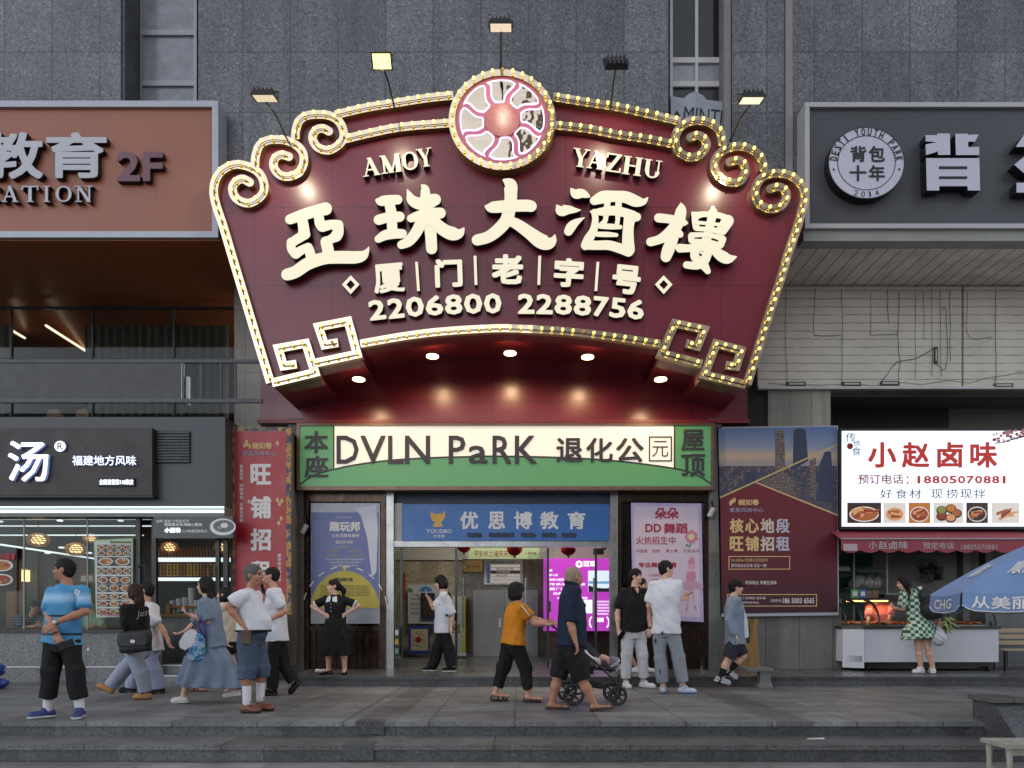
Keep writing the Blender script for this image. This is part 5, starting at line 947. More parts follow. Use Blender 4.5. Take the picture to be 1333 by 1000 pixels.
MB().box((X(1097, 13.6), 14.15, ZL), (X(1155, 13.6), 14.19, 2.88)).build('shelf_back', M_GGL, SL)
for a in (1110, 1153): MB().box((X(a, 13.55), 13.52, ZL), (X(a, 13.55) + .03, 13.55, 2.88)).build('shelf_post', M_ALU, SL)
LB = thing('lightbox_sign', 'glowing white deli lightbox with red characters and six dish photos', 'signboard', P(1214, 688, DW - .25)); Yq = DW - .25
MB().pbox(1093, 557.5, 1360, 689, Yq + .012, .23).build('case', M_BLACK, LB); M_LB = emis('lightbox face', (232, 238, 252), .85); MB().pbox(1096, 561, 1357, 685.5, Yq, .011).build('face', M_LB, LB)
t_r = emis('backlit red ink', (200, 50, 34), .35, lin((170, 40, 30))); t_k = mat('backlit dark ink', (60, 60, 64), .6)
for ch, a, b in (('小', 1130, 1167), ('赵', 1174, 1210), ('卤', 1220, 1254), ('味', 1263, 1298)): lettering(LB, ch, a, 575.5, b, 609, Yq - .003, t_r, 0, .03)
lettering(LB, '预订电话', 1117, 617.5, 1176, 630, Yq - .003, emis('backlit dark red ink', (150, 44, 50), .3, lin((130, 36, 40))), 0, .012); lettering(LB, ':', 1180, 620, 1183, 630, Yq - .003, t_r)
for k, ch in enumerate('18805070881'): a = 1191.5 + k*11.1; lettering(LB, ch, a + (2.8 if ch == '1' else 0), 619.5, a + (6.6 if ch == '1' else 9.6), 629.5, Yq - .003, t_r, 0, .03)
for k, ch in enumerate('好食材 现捞现拌'):
    if ch != ' ': a = (1146, 1166, 1184, 0, 1212, 1232, 1250, 1268)[k]; lettering(LB, ch, a, 637, a + 15, 649, Yq - .003, t_k)
for ch, b in (('传', (1101, 563.5, 1114, 575)), ('统', (1111, 573, 1120, 581)), ('食', (1109, 582, 1121, 593))): lettering(LB, ch, *b, Yq - .003, t_k)
mb = MB().disc(1106.5, 581, 4, Yq - .003); mb.build('seal_mark', mat('seal red', (140, 34, 34), .6), LB)
FM = [emis('dish photo dark', (48, 30, 24), .5), emis('dish photo plate', (206, 198, 190), .55), emis('dish photo brown', (150, 84, 50), .5), emis('dish photo tan', (196, 142, 96), .5), emis('dish photo red', (130, 52, 34), .5), emis('dish photo green', (120, 130, 60), .5), emis('dish photo amber', (176, 106, 40), .5)]
for i, (a, b, bg) in enumerate(((1103, 1147, 0), (1150, 1179, 1), (1183, 1211, 6), (1215, 1254, 1), (1258, 1286, 0), (1291, 1327, 1))):
    mb = MB().rect(a, 654.5, b, 681, Yq - .003, bg); cx_, cy_, w_ = (a+b)/2, 668.5, (b-a)*.44
    if i == 3:
        for j in range(5): mb.disc(cx_ + w_*.62*math.cos(j*1.26), cy_ + 6.5*math.sin(j*1.26), w_*.42, Yq - .005 - .0003*j, 0, 12, 6); mb.disc(cx_ + w_*.62*math.cos(j*1.26), cy_ - .6 + 6.5*math.sin(j*1.26), w_*.34, Yq - .007 - .0003*j, 2 + j, 10, 4.6)
    else:
        mb.disc(cx_, cy_ + 1, w_, Yq - .005, 1, 20, 10); mb.disc(cx_, cy_ + 1, w_*.9, Yq - .006, [2, 3, 4, 0, 0, 1][i], 20, 8.6)
        for j in range(8): q = random.uniform(0, 6.28); d_ = random.uniform(.1, .6); x_, y_ = cx_ + w_*d_*math.cos(q), cy_ + 8*d_*math.sin(q); an = random.uniform(-.9, .4); l_ = w_*.5; mb.flat([(x_ - l_*math.cos(an) + 2*math.sin(an), y_ - l_*math.sin(an)*.6 - 2), (x_ + l_*math.cos(an), y_ + l_*math.sin(an)*.6 - 2), (x_ + l_*math.cos(an)*1.1, y_ + l_*math.sin(an)*.6), (x_ - l_*math.cos(an), y_ - l_*math.sin(an)*.6 + 2)], Yq - .0075 - .0004*j, 2 + (j + i) % 3 if j % 4 else 3)
    mb.build('dish_photo', FM, LB)
mb = MB()
for i in range(46): u = random.random(); mb.disc(1290 + 44*u + random.uniform(-4, 4), 572 - 9*u + random.uniform(-7, 9)*(1 - .3*u), random.uniform(1, 2.4), Yq - .004 - .0002*i, i % 2, 6)
mb.stroke([(1300, 577, .5), (1318, 572, .9), (1340, 566, 1.2)], Yq - .003, .002, 2, 2); mb.build('blossom_print', [mat('blossom red', (170, 80, 80), .6), mat('blossom pink', (196, 130, 130), .6), t_k], LB)
AW = thing('awning', 'red scalloped awning with grey lettering under the white lightbox', 'awning', P(1200, 722, DW - .5)); ya, yv = DW - .02, DW - .55
M_AWN = mat('faded red awning cloth', (142, 58, 70), .7, 0, .12, 2, .06, 60, .1, 20); x0, x1 = X(1095, yv), X(1350, yv); zt0, zv = P(0, 689, ya).z, P(0, 702, yv).z; vs = []; fs = []; n = 128
for i in range(n + 1):
    a = x0 + (x1 - x0)*i/n; sc = abs(math.sin(math.pi*i/n*10.2)); vs += [(a, ya, zt0), (a, yv, zv), (a, yv - .005, zv - .19 - .05*sc), (a, yv + .003, zv - .19 - .05*sc), (a, yv + .008, zv - .01), (a, ya, zt0 - .01)]
for i in range(n): fs += [(6*i+k, 6*i+(k+1) % 6, 6*i+6+(k+1) % 6, 6*i+6+k) for k in range(6)]
MB().add(vs, fs).build('cloth', M_AWN, AW); MB().tube([(x0, yv - .01, zv + .004), (x1, yv - .01, zv + .004)], .014, 6).build('front_bar', M_ALU, AW)
for ch, a, b in (('小', 1131, 1142), ('赵', 1143.5, 1155.5), ('卤', 1157, 1168.5), ('味', 1170, 1182)): lettering(AW, ch, a, 704.5, b, 715, yv - .012, mat('grey awning ink', (176, 160, 164), .7), 0, .02)
lettering(AW, '预定电话', 1201.5, 706, 1242, 715, yv - .012, MATS['grey awning ink'], 0, .012); lettering(AW, ': 18805070881', 1245, 709, 1298, 715.5, yv - .012, MATS['grey awning ink']); MB().rect(1098, 708, 1116, 717, yv - .011).build('patch', MATS['grey awning ink'], AW)
FN = thing('wall_fan', 'black wall fan behind the deli counter', 'fan', P(1212, 745, 13.9)); cF = P(1206, 743, 13.5); mb = MB()
for r_ in (.24, .2, .15, .09): mb.tube([(cF.x + r_*math.cos(2*math.pi*k/28), cF.y - (.24 - r_)*.25, cF.z + r_*math.sin(2*math.pi*k/28)) for k in range(29)], .008 if r_ > .23 else .003, 4, 0, False)
for k in range(24): a = 2*math.pi*k/24; mb.tube([(cF.x + .04*math.cos(a), cF.y - .05, cF.z + .04*math.sin(a)), (cF.x + .24*math.cos(a), cF.y, cF.z + .24*math.sin(a))], .0025, 3, 0, False)
mb.build('cage', M_BLACK, FN)
for k in range(4): a = k*math.pi/2 + .4; MB().add([(cF.x + .03*math.cos(a), cF.y - .02, cF.z + .03*math.sin(a)), (cF.x + .2*math.cos(a), cF.y - .03, cF.z + .2*math.sin(a)), (cF.x + .2*math.cos(a + .8), cF.y + .01, cF.z + .2*math.sin(a + .8)), (cF.x + .04*math.cos(a + .9), cF.y + .01, cF.z + .04*math.sin(a + .9))], [(0, 1, 2, 3)]).build('blade', M_BLACK, FN)
MB().ball((cF.x, cF.y + .08, cF.z), (.08, .12, .08)).build('motor', M_BLACK, FN); MB().tube([(cF.x, cF.y + .12, cF.z), P(1224, 745, 13.6), P(1224, 752, 14.1)], .03, 6).build('arm', M_BLACK, FN); MB().pbox(1220, 737, 1228, 755, 14.1, .09).build('bracket', M_BLACK, FN)
# refrigerated counter
YC0 = 12.12; FRG = thing('display_counter', 'white refrigerated deli counter with curved glass and warm light', 'display case', P(1200, 873, YC0)); c0, c1, cm = X(1097, YC0 + .2), X(1300, YC0), X(1124, YC0); zk = P(0, 862, YC0).z; ztop = P(0, 819, YC0).z
MB().add([(cm, YC0, zk), (c1, YC0, zk), (c1, 13.0, zk), (c0, 13.0, zk), (c0, YC0 + .2, zk), (cm, YC0, ztop), (c1, YC0, ztop), (c1, 13.0, ztop), (c0, 13.0, ztop), (c0, YC0 + .2, ztop)], [(0, 1, 6, 5), (1, 2, 7, 6), (2, 3, 8, 7), (3, 4, 9, 8), (4, 0, 5, 9), (5, 6, 7, 8, 9), (4, 3, 2, 1, 0)]).build('body', mat('white counter panel', (196, 198, 206), .35, 0, .06), FRG)
MB().add([(c0 - .01, YC0 + .18, ZL + .05), (cm + .002, YC0 - .02, ZL + .05), (cm + .002, YC0 - .02, ztop - .003), (c0 - .01, YC0 + .18, ztop - .003), (c0 - .01, YC0 + .2, ZL + .05), (cm + .002, YC0 - .002, ZL + .05), (cm + .002, YC0 - .002, ztop - .003), (c0 - .01, YC0 + .2, ztop - .003)], [(0, 1, 2, 3), (7, 6, 5, 4), (3, 2, 6, 7), (0, 4, 5, 1), (1, 5, 6, 2), (0, 3, 7, 4)]).build('corner_panel', mat('white counter panel', (196, 198, 206), .35), FRG)
mb = MB()
for k in range(12): a = k/12; xx = c0 + .06 + (cm - c0 - .08)*a; yy = YC0 + .18 - .2*(xx - c0)/(cm - c0) - .008; mb.box((xx, yy, ZL + .16), (xx + .012, yy + .01, ZL + .27))
mb.build('vent_slots', mat('grey slot', (120, 120, 124), .6), FRG)
MB().box((cm + .03, YC0 + .12, ZL + .03), (c1 - .03, 12.9, zk - .003)).build('plinth', M_BLACK, FRG)
for a in (cm + .1, c1 - .16):
    for yy in (YC0 + .05, 12.8): MB().tube([(a - .02, yy, ZL + .045), (a + .02, yy, ZL + .045)], .044, 10).build('castor', M_BLACK, FRG)
MB().add([(cm - .02, YC0 - .03, ztop + .003), (c1 + .03, YC0 - .03, ztop + .003), (c1 + .03, 13.02, ztop + .003), (c0 - .03, 13.02, ztop + .003), (c0 - .03, YC0 + .18, ztop + .003), (cm - .02, YC0 - .03, ztop + .05), (c1 + .03, YC0 - .03, ztop + .05), (c1 + .03, 13.02, ztop + .05), (c0 - .03, 13.02, ztop + .05), (c0 - .03, YC0 + .18, ztop + .05)], [(0, 1, 6, 5), (1, 2, 7, 6), (2, 3, 8, 7), (3, 4, 9, 8), (4, 0, 5, 9), (5, 6, 7, 8, 9), (4, 3, 2, 1, 0)]).build('rim', mat('dark olive steel rim', (70, 68, 58), .35, .5), FRG)
arcp = [(YC0 + .02 + .55*(1 - math.cos(R(a))), ztop + .055 + .47*math.sin(R(a))) for a in range(0, 91, 10)]
vs = []; fs = []
for y_, z_ in arcp: vs += [(c0 + .02, y_ + .1, z_), (c1 - .02, y_, z_)]
MB().add(vs, [(2*i, 2*i+1, 2*i+3, 2*i+2) for i in range(len(arcp)-1)], 0, True).build('curved_glass', M_GLASS, FRG)
for a, off in ((c0 + .02, .1), (cm, .02), (X(1147, YC0), .02), (c1 - .03, 0)): MB().tube([(a, y_ + off, z_) for y_, z_ in arcp], .022, 6).build('glass_rib', M_BLACK, FRG)
zc1 = ztop + .53; MB().box((c0, YC0 + .55, zc1), (c1, 12.98, zc1 + .04)).build('canopy_top', M_BLACK, FRG); MB().box((cm, YC0 + .6, zc1 - .03), (X(1180, YC0), YC0 + .64, zc1 - .003)).build('warm_strip', emis('warm deli strip', (255, 190, 120), 3.2), FRG)
l = bpy.data.lights.new('deli_lamp', 'AREA'); l.energy = 4.5 * LK; l.shape = 'RECTANGLE'; l.size = .8; l.size_y = .1; l.color = (1, .55, .28); o = bpy.data.objects.new('deli_lamp', l); COL.objects.link(o); o.location = ((cm + X(1180, YC0))/2, YC0 + .62, zc1 - .05)
for k in range(8): 
    a = c0 + .1 + k*(c1 - c0 - .2)/8; T = thing('food_tray', ('tray of glazed meat in the deli counter, number %s from the left' % 'first second third fourth fifth sixth seventh eighth'.split()[k]).replace('number ', ''), 'tray', (a + .12, YC0 + .35, ztop + .05), 'meat trays in the deli counter')
    MB().box((a, YC0 + .14, ztop + .053), (a + (c1 - c0 - .2)/8 - .02, YC0 + .7, ztop + .075)).build('tray', M_STEEL, T); mb = MB()
    for j in range(22): mb.ball((a + .03 + random.random()*.18, YC0 + .18 + random.random()*.46, ztop + .09 + random.random()*.03), (random.uniform(.03, .06), random.uniform(.03, .06), random.uniform(.015, .03)), j % 2, 7, 5, .12)
    mb.build('meat', [mat('glazed brown meat', (150, 74, 34), .3, 0, .3, 12), mat('glazed orange meat', (186, 98, 44), .3, 0, .3, 12)], T)
zq = zc1 + .043
for a, b, m_, lab in ((1110, 1120, mat('green card', (92, 150, 84), .5), 'green payment card standing on the counter top'), (1120.5, 1130, mat('blue card', (64, 96, 160), .5), 'blue payment card standing on the counter top')):
    T = thing('payment_card', lab, 'card', P(a, 778, YC0 + .66)); MB().box((X(a, YC0 + .6), YC0 + .66, zq), (X(b, YC0 + .6), YC0 + .672, zq + .16)).build('card', m_, T); MB().box((X(a, YC0 + .6) + .03, YC0 + .655, zq + .04), (X(b, YC0 + .6) - .03, YC0 + .659, zq + .12)).build('white_field', M_INK, T)
for k in range(2):
    for j in range(4): T = thing('food_box', 'stacked brown takeaway box on the counter top, %s pile, %s layer' % (('left', 'right')[k], ('lowest', 'second', 'third', 'topmost')[j]), 'box', (X(1132 + k*9, YC0), YC0 + .75, zq + j*.035), 'takeaway boxes on the deli counter'); MB().box((X(1130.5 + k*9, YC0 + .6), YC0 + .7, zq + j*.036), (X(1138.5 + k*9, YC0 + .6), YC0 + .84, zq + j*.036 + .026)).build('box', mat('brown box card', (112, 80, 66), .6), T); MB().box((X(1130.3 + k*9, YC0 + .6), YC0 + .698, zq + j*.036 + .027), (X(1138.7 + k*9, YC0 + .6), YC0 + .842, zq + j*.036 + .034)).build('lid', mat('pale box lid', (150, 130, 118), .6), T)
SCL = thing('weighing_scale', 'flat black weighing scale on the deli counter top', 'scale', (X(1160, YC0 + .7), YC0 + .75, zq)); MB().box((X(1149, YC0 + .7), YC0 + .62, zq), (X(1172, YC0 + .7), YC0 + .92, zq + .06)).build('body', M_BLACK, SCL); MB().box((X(1151, YC0 + .7), YC0 + .64, zq + .063), (X(1170, YC0 + .7), YC0 + .9, zq + .085)).build('pan', M_STEEL, SCL)
BGS = thing('plastic_bag', 'bundle of clear plastic bags on the green shelf', 'plastic bag', P(1124, 767, 13.8)); mb = MB(); M_CLR = mat('milky plastic', (150, 152, 152), .25, 0, .2, 6)
for j in range(9): mb.ball((X(1112 + j*3.6, 13.75), 13.75 + random.uniform(-.1, .1), P(0, 758 + random.uniform(-2, 3), 13.75).z), (.13, .12, .13), 0, 10, 7, .09)
mb.build('bags', M_CLR, BGS)
BGS2 = thing('plastic_bag', 'small white plastic bag on the upper left shelf of the stall', 'plastic bag', P(1097, 744, 13.8)); mb = MB()
for j in range(4): mb.ball((X(1094 + j*2.6, 13.75), 13.75, P(0, 741, 13.75).z), (.07, .07, .06), 0, 9, 6, .1)
mb.build('bags', M_WHITE, BGS2)
# bench, post, boards, stool, block
BE = thing('bench', 'wooden slatted bench beside the deli counter', 'bench', P(1330, 873, 12.3)); M_BSL = mat('pale bench slat', (168, 150, 124), .6, 0, .25, 3, .1, 30, stretch=(.3, 4, 4))
for py, dy in ((821, .1), (829, .07), (837, .04)): MB().box((X(1300, 12.3), 12.45 + dy, P(0, py + 3, 12.3).z), (X(1300, 12.3) + 1.6, 12.49 + dy, P(0, py - 2.6, 12.3).z)).build('back_slat', M_BSL, BE)
for k in range(3): MB().box((X(1300, 12.3), 12.15 + k*.12, P(0, 845, 12.2).z - .03), (X(1300, 12.3) + 1.6, 12.25 + k*.12, P(0, 845, 12.2).z)).build('seat_slat', M_BSL, BE)
for a in (.05, 1.5):
    MB().box((X(1300, 12.3) + a, 12.2, ZL), (X(1300, 12.3) + a + .05, 12.25, P(0, 845, 12.2).z - .032)).build('leg', M_BLACK, BE); MB().tube([(X(1300, 12.3) + a + .02, 12.5, ZL), (X(1300, 12.3) + a + .02, 12.52, .9), (X(1300, 12.3) + a + .02, 12.62, 1.02)], .024, 6).build('leg', M_BLACK, BE)
CP = thing('stone_bollard', 'short grey stone post with flat cap at the kerb', 'bollard', P(997, 893, 10.75)); M_CON = mat('rough grey concrete', (110, 109, 106), .7, 0, .25, 6, .1, 60, .3, 30)
Yc = 10.68; xc = X(998, Yc); MB().add([(xc + s_*r_, Yc + .12 + t_*r_*.8, z_) for z_, r_ in ((.002, .12), (.1, .085), (.26, .085)) for s_, t_ in ((-1, -1), (1, -1), (1, 1), (-1, 1))], [(0, 1, 5, 4), (1, 2, 6, 5), (2, 3, 7, 6), (3, 0, 4, 7), (4, 5, 9, 8), (5, 6, 10, 9), (6, 7, 11, 10), (7, 4, 8, 11), (8, 9, 10, 11)]).build('shaft', M_CON, CP); MB().box((xc - .34, Yc + .0, .262), (xc + .11, Yc + .34, .31)).build('cap_slab', M_CON, CP)
WB = thing('plywood_board', 'yellowed plywood boards propped against the wall under the maroon poster', 'board', P(970, 871, DW - .3)); M_PLY = mat('yellowed plywood', (132, 106, 62), .6, 0, .4, 4, .1, 30)
MB().add([(X(957, DW), DW - .3, ZL), (X(983, DW), DW - .3, ZL), (X(983, DW), DW - .03, P(0, 806, DW).z), (X(957, DW), DW - .03, P(0, 806, DW).z), (X(957, DW), DW - .28, ZL), (X(983, DW), DW - .28, ZL), (X(983, DW), DW - .01, P(0, 806, DW).z), (X(957, DW), DW - .01, P(0, 806, DW).z)], [(0, 1, 2, 3), (7, 6, 5, 4), (0, 4, 5, 1), (1, 5, 6, 2), (2, 6, 7, 3), (3, 7, 4, 0)]).build('sheet', M_PLY, WB)
MB().add([P(x_, y_, DW - .34 + d_) for d_ in (0, .03) for x_, y_ in ((975, 871), (981, 871), (987, 806), (982, 806))], [(0, 1, 2, 3), (7, 6, 5, 4), (0, 4, 5, 1), (1, 5, 6, 2), (2, 6, 7, 3), (3, 7, 4, 0)]).build('batten', M_WOODL, WB); MB().pbox(958, 812, 976, 838, DW - .16, .01).build('dark_patch', mat('dark stained ply', (60, 48, 36), .6, 0, .4, 5), WB)
BK = thing('stair_block', 'dark stone block with sloping top ending the steps at right', 'block', P(1310, 990, 6.7)); xk = X(1275, 7.25); zt_ = P(0, 911, 7.3).z
MB().add([(xk, 6.7, ZS2), (xk + 3, 6.7, ZS2), (xk + 3, 7.36, ZS2), (xk, 7.36, ZS2), (xk, 7.05, zt_), (xk + .32, 7.05, zt_), (xk + 3, 7.05, zt_ - .2), (xk + 3, 7.36, zt_ - .2), (xk + .32, 7.36, zt_), (xk, 7.36, zt_), (xk, 6.7, zt_ - .32), (xk + .3, 6.7, zt_ - .32), (xk + 3, 6.7, zt_ - .5)], [(0, 1, 12, 11, 10), (1, 2, 7, 6, 12), (2, 3, 9, 8, 7), (3, 0, 10, 4, 9), (4, 5, 8, 9), (5, 6, 7, 8), (10, 11, 5, 4), (11, 12, 6, 5)]).build('body', M_CURB, BK); MB().box((xk - .03, 7.0, zt_ + .003), (xk + .33, 7.4, zt_ + .05)).build('coping', M_STEP, BK)
SO = thing('wooden_stool', 'old whitish wooden stool at the lower right corner', 'stool', P(1330, 1000, 5.9)); xo = X(1301, 5.9); zs_ = P(0, 967, 5.9).z; M_STL = mat('worn white paint', (150, 146, 136), .6, 0, .3, 6, .1, 40)
MB().box((xo, 5.8, zs_ - .035), (xo + .55, 6.15, zs_)).build('seat', M_STL, SO)
for a in (.03, .48):
    for yy in (5.83, 6.08): MB().tube([(xo + a + .02, yy + .02, zs_ - .036), (xo + a + .02, yy + .02, (zs_ + ZS2)/2), (xo + a + .02, yy + .02, ZS2 + .003)], [.03, .022, .026], 8).build('leg', M_STL, SO)
MB().box((xo + .06, 5.84, zs_ - .1), (xo + .49, 5.86, zs_ - .038)).build('apron', M_STL, SO)
BB = thing('plastic_sack', 'blue plastic sack at the far left edge of the plaza', 'sack', (X(-9, 10.6), 10.6, 0)); mb = MB()
for j in range(8): mb.ball((X(-8, 10.6) + random.uniform(-.12, .05), 10.6 + random.uniform(-.1, .1), .08 + j*.035), (.15, .14, .08), 0, 9, 6, .1)
mb.build('sack', mat('blue woven plastic', (38, 70, 150), .4, 0, .25, 12, .1, 60, .4, 30), BB)
sc0 = P(1062, 957, 6.95); sc0.z = ZS1 + .004; PS_ = thing('paper_scrap', 'small white paper scrap lying on the lower step', 'litter', sc0); MB().add([sc0 + Vector(v) for v in ((-.09, 0, 0), (.08, -.02, .004), (.1, .03, .012), (-.06, .05, .003))], [(0, 1, 2, 3)]).build('paper', M_WHITE, PS_)
# parasol
UM = thing('parasol', 'blue advertising parasol with white characters and scalloped edge', 'parasol', (6.27, 8.0, 0)); uc = Vector((6.27, 8.0, 0)); uR, zr, zap, vl = 1.25, 1.39, 2.08, .2
UV = [Vector((uc.x - uR*math.cos(R(-35 + 45*k)), uc.y - uR*math.sin(R(-35 + 45*k)), zr)) for k in range(8)]; ap = Vector((uc.x, uc.y, zap))
vs = []; fs = []; N = 10
for k in range(8):
    a, b = UV[k], UV[(k+1) % 8]; o = len(vs)
    for i in range(N + 1):
        for j in range(N + 1):
            u, v = i/N, j/N; p = a.lerp(b, u); p = ap.lerp(p, v); p = p + Vector((0, 0, .05*math.sin(v*math.pi) - .035*math.sin(u*math.pi)*v)); vs.append(p)
    for i in range(N):
        for j in range(N): fs.append((o + i*(N+1) + j, o + i*(N+1) + j + 1, o + (i+1)*(N+1) + j + 1, o + (i+1)*(N+1) + j))
M_UMB = mat('blue parasol cloth', (106, 134, 178), .6, 0, .14, 2.5, .05, 60, .25, 6); MB().add(vs, fs, 0, True).build('canopy', M_UMB, UM)
mb = MB(); tr = MB()
for k in range(8):
    a, b = UV[k], UV[(k+1) % 8]; m_ = 14; nrm = ((a + b)/2 - uc); nrm.z = 0; nrm.normalize(); lo = []; up = []
    for i in range(m_ + 1):
        u = .015 + .97*i/m_; p = a.lerp(b, u) + Vector((0, 0, -.035*math.sin(u*math.pi))); q = p + nrm*.012; e = min(i, m_ - i)
        up.append(p); lo.append(q - Vector((0, 0, vl - (.05 if e == 0 else .015 if e == 1 else 0))))
    mb.add(up + lo, [(i, i + 1, m_ + 2 + i, m_ + 1 + i) for i in range(m_)], 0, True); tr.tube(lo, .006, 4)
vo = mb.build('valance', M_UMB, UM); tr.build('piping', M_INK, vo)
def on_panel(body, k, u0, u1, v0, v1, m, shear=0, val=False, name='lettering'):
    v, f_, nz, lo, hi = glyph(body, .015, 2); s = hi - lo; a, b = UV[k], UV[(k+1) % 8]; nrm = ((a + b)/2 - uc); nrm.z = 0; nrm.normalize(); out = []
    for x_, y_ in zip((v[:, 0] - lo[0])/s[0], (v[:, 1] - lo[1])/s[1]):
        u = u0 + (u1 - u0)*x_; w_ = v1 + (v0 - v1)*y_
        if val: p = a.lerp(b, u) - Vector((0, 0, .035*math.sin(u*math.pi) + w_*vl)) + nrm*(.012*w_ + .01)
        else: u = u + shear*(1 - w_); p = ap.lerp(a.lerp(b, u), w_) + Vector((0, 0, .05*math.sin(w_*math.pi) - .035*math.sin(u*math.pi)*w_ + .012)) + nrm*.008
        out.append(p)
    MB().add(out, [f_[i] for i in range(len(f_)) if nz[i] > .5]).build(name, m, UM)
for k in range(8):
    on_panel('CHG', k, .2, .75, .2, .8, M_INK, val=True) if k % 2 == 0 else on_panel('从美丽到', k, .12, .92, .15, .85, M_INK, val=True)
    on_panel('顺向', k, .3, .66, .55, .75, M_INK)
MB().tube([(uc.x, uc.y, .003), (uc.x, uc.y, zap - .01)], .022, 8).build('pole', M_ALU, UM)
mb = MB()
for p in UV: mb.tube([ap - Vector((0, 0, .05)), p - Vector((0, 0, .01))], .008, 4)
mb.build('ribs', M_ALU, UM)
# ------------------------------------------------------------------ people: distance fields meshed into continuous surfaces
class SDF:
    def __init__(s, lo, hi, h):
        s.h = h; s.lo = np.array(lo, float); n = np.ceil((np.array(hi) - s.lo)/h).astype(int) + 1; s.n = n
        s.D = np.full(n, 1.0, np.float32); s.ax = [s.lo[i] + h*np.arange(n[i]) for i in range(3)]
    def put(s, fn, lo, hi, k=.02, sub=False):
        m = k + 2*s.h; i0 = np.clip(((np.array(lo) - m - s.lo)/s.h).astype(int), 0, s.n); i1 = np.clip(((np.array(hi) + m - s.lo)/s.h).astype(int) + 2, 0, s.n)
        if (i1 <= i0).any(): return
        sl = tuple(slice(a, b) for a, b in zip(i0, i1)); X_, Y_, Z_ = np.meshgrid(*[s.ax[i][sl[i]] for i in range(3)], indexing='ij', sparse=True)
        d = fn(X_, Y_, Z_).astype(np.float32); c = s.D[sl]
        if sub: s.D[sl] = np.maximum(c, -d); return
        hh = np.clip(.5 + .5*(c - d)/k, 0, 1); s.D[sl] = c*(1-hh) + d*hh - k*hh*(1-hh)
    def cone(s, a, b, ra, rb, k=.02, fl=None, ratio=1.0):
        """tapered rounded limb a-b; fl: axis along which it is flattened by ratio"""
        a, b = np.array(a, float), np.array(b, float); r = max(ra, rb); ab = b - a; L2 = max(ab @ ab, 1e-9)
        f = None if fl is None else np.array(fl, float)
        def fn(X_, Y_, Z_):
            x, y, z = X_ - a[0], Y_ - a[1], Z_ - a[2]; t = np.clip((x*ab[0] + y*ab[1] + z*ab[2])/L2, 0, 1)
            x, y, z = x - t*ab[0], y - t*ab[1], z - t*ab[2]
            if f is not None: q = (x*f[0] + y*f[1] + z*f[2])*(1/ratio - 1); x, y, z = x + q*f[0], y + q*f[1], z + q*f[2]
            return np.sqrt(x*x + y*y + z*z) - (ra + (rb - ra)*t)
        s.put(fn, np.minimum(a, b) - r, np.maximum(a, b) + r, k)
    def ell(s, c, r, M=None, k=.02, sub=False):
        c = np.array(c, float); r = np.array(r, float); M = np.eye(3) if M is None else np.array(M); R_ = r.max()
        def fn(X_, Y_, Z_):
            x, y, z = X_ - c[0], Y_ - c[1], Z_ - c[2]; p = [(x*M[i][0] + y*M[i][1] + z*M[i][2])/r[i] for i in range(3)]
            k0 = np.sqrt(p[0]**2 + p[1]**2 + p[2]**2); k1 = np.sqrt((p[0]/r[0])**2 + (p[1]/r[1])**2 + (p[2]/r[2])**2) + 1e-9; return k0*(k0 - 1)/k1
        s.put(fn, c - R_, c + R_, k, sub)
    def loft(s, p0, p1, u, v, prof, k=.02, fold=None, open_end=False):
        """body of elliptical sections along p0-p1; prof rows (t, half width along u, half depth along v, offset along v)"""
        p0, p1, u, v = [np.array(q, float) for q in (p0, p1, u, v)]; ax = p1 - p0; L = np.linalg.norm(ax); ax = ax/L; T_ = [q[0] for q in prof]
        R_ = max(max(q[1], q[2]) + abs(q[3]) for q in prof)
        def fn(X_, Y_, Z_):
            x, y, z = X_ - p0[0], Y_ - p0[1], Z_ - p0[2]; t = (x*ax[0] + y*ax[1] + z*ax[2]); tn = t/L
            a = np.interp(tn, T_, [q[1] for q in prof]); b = np.interp(tn, T_, [q[2] for q in prof]); o = np.interp(tn, T_, [q[3] for q in prof])
            pu = x*u[0] + y*u[1] + z*u[2]; pv = x*v[0] + y*v[1] + z*v[2] - o
            e = np.sqrt((pu/a)**2 + (pv/b)**2)
            if fold: n_, am, tf = fold; e = e/(1 + am*np.clip((tf - tn)*2, 0, 1)*np.cos(n_*np.arctan2(pv/b, pu/a) + 2*np.sin(tn*5)))
            d = (e - 1)*np.minimum(a, b); dz = np.maximum(T_[0]*L - t, t - T_[-1]*L); return np.where(dz > 0, np.sqrt(np.maximum(d, 0)**2 + dz*dz), np.maximum(d, dz))
        q0, q1 = p0 + ax*L*min(T_[0], 0), p0 + ax*L*max(T_[-1], 1); s.put(fn, np.minimum(q0, q1) - R_, np.maximum(q0, q1) + R_, k)
    def rbox(s, c, hx, M=None, r=.02, k=.01):
        c = np.array(c, float); M = np.eye(3) if M is None else np.array(M); R_ = np.linalg.norm(hx) + r
        def fn(X_, Y_, Z_):
            x, y, z = X_ - c[0], Y_ - c[1], Z_ - c[2]; q = [np.abs(x*M[i][0] + y*M[i][1] + z*M[i][2]) - hx[i] + r for i in range(3)]
            return np.sqrt(sum(np.maximum(a, 0)**2 for a in q)) + np.minimum(np.maximum(np.maximum(q[0], q[1]), q[2]), 0) - r
        s.put(fn, c - R_, c + R_, k)
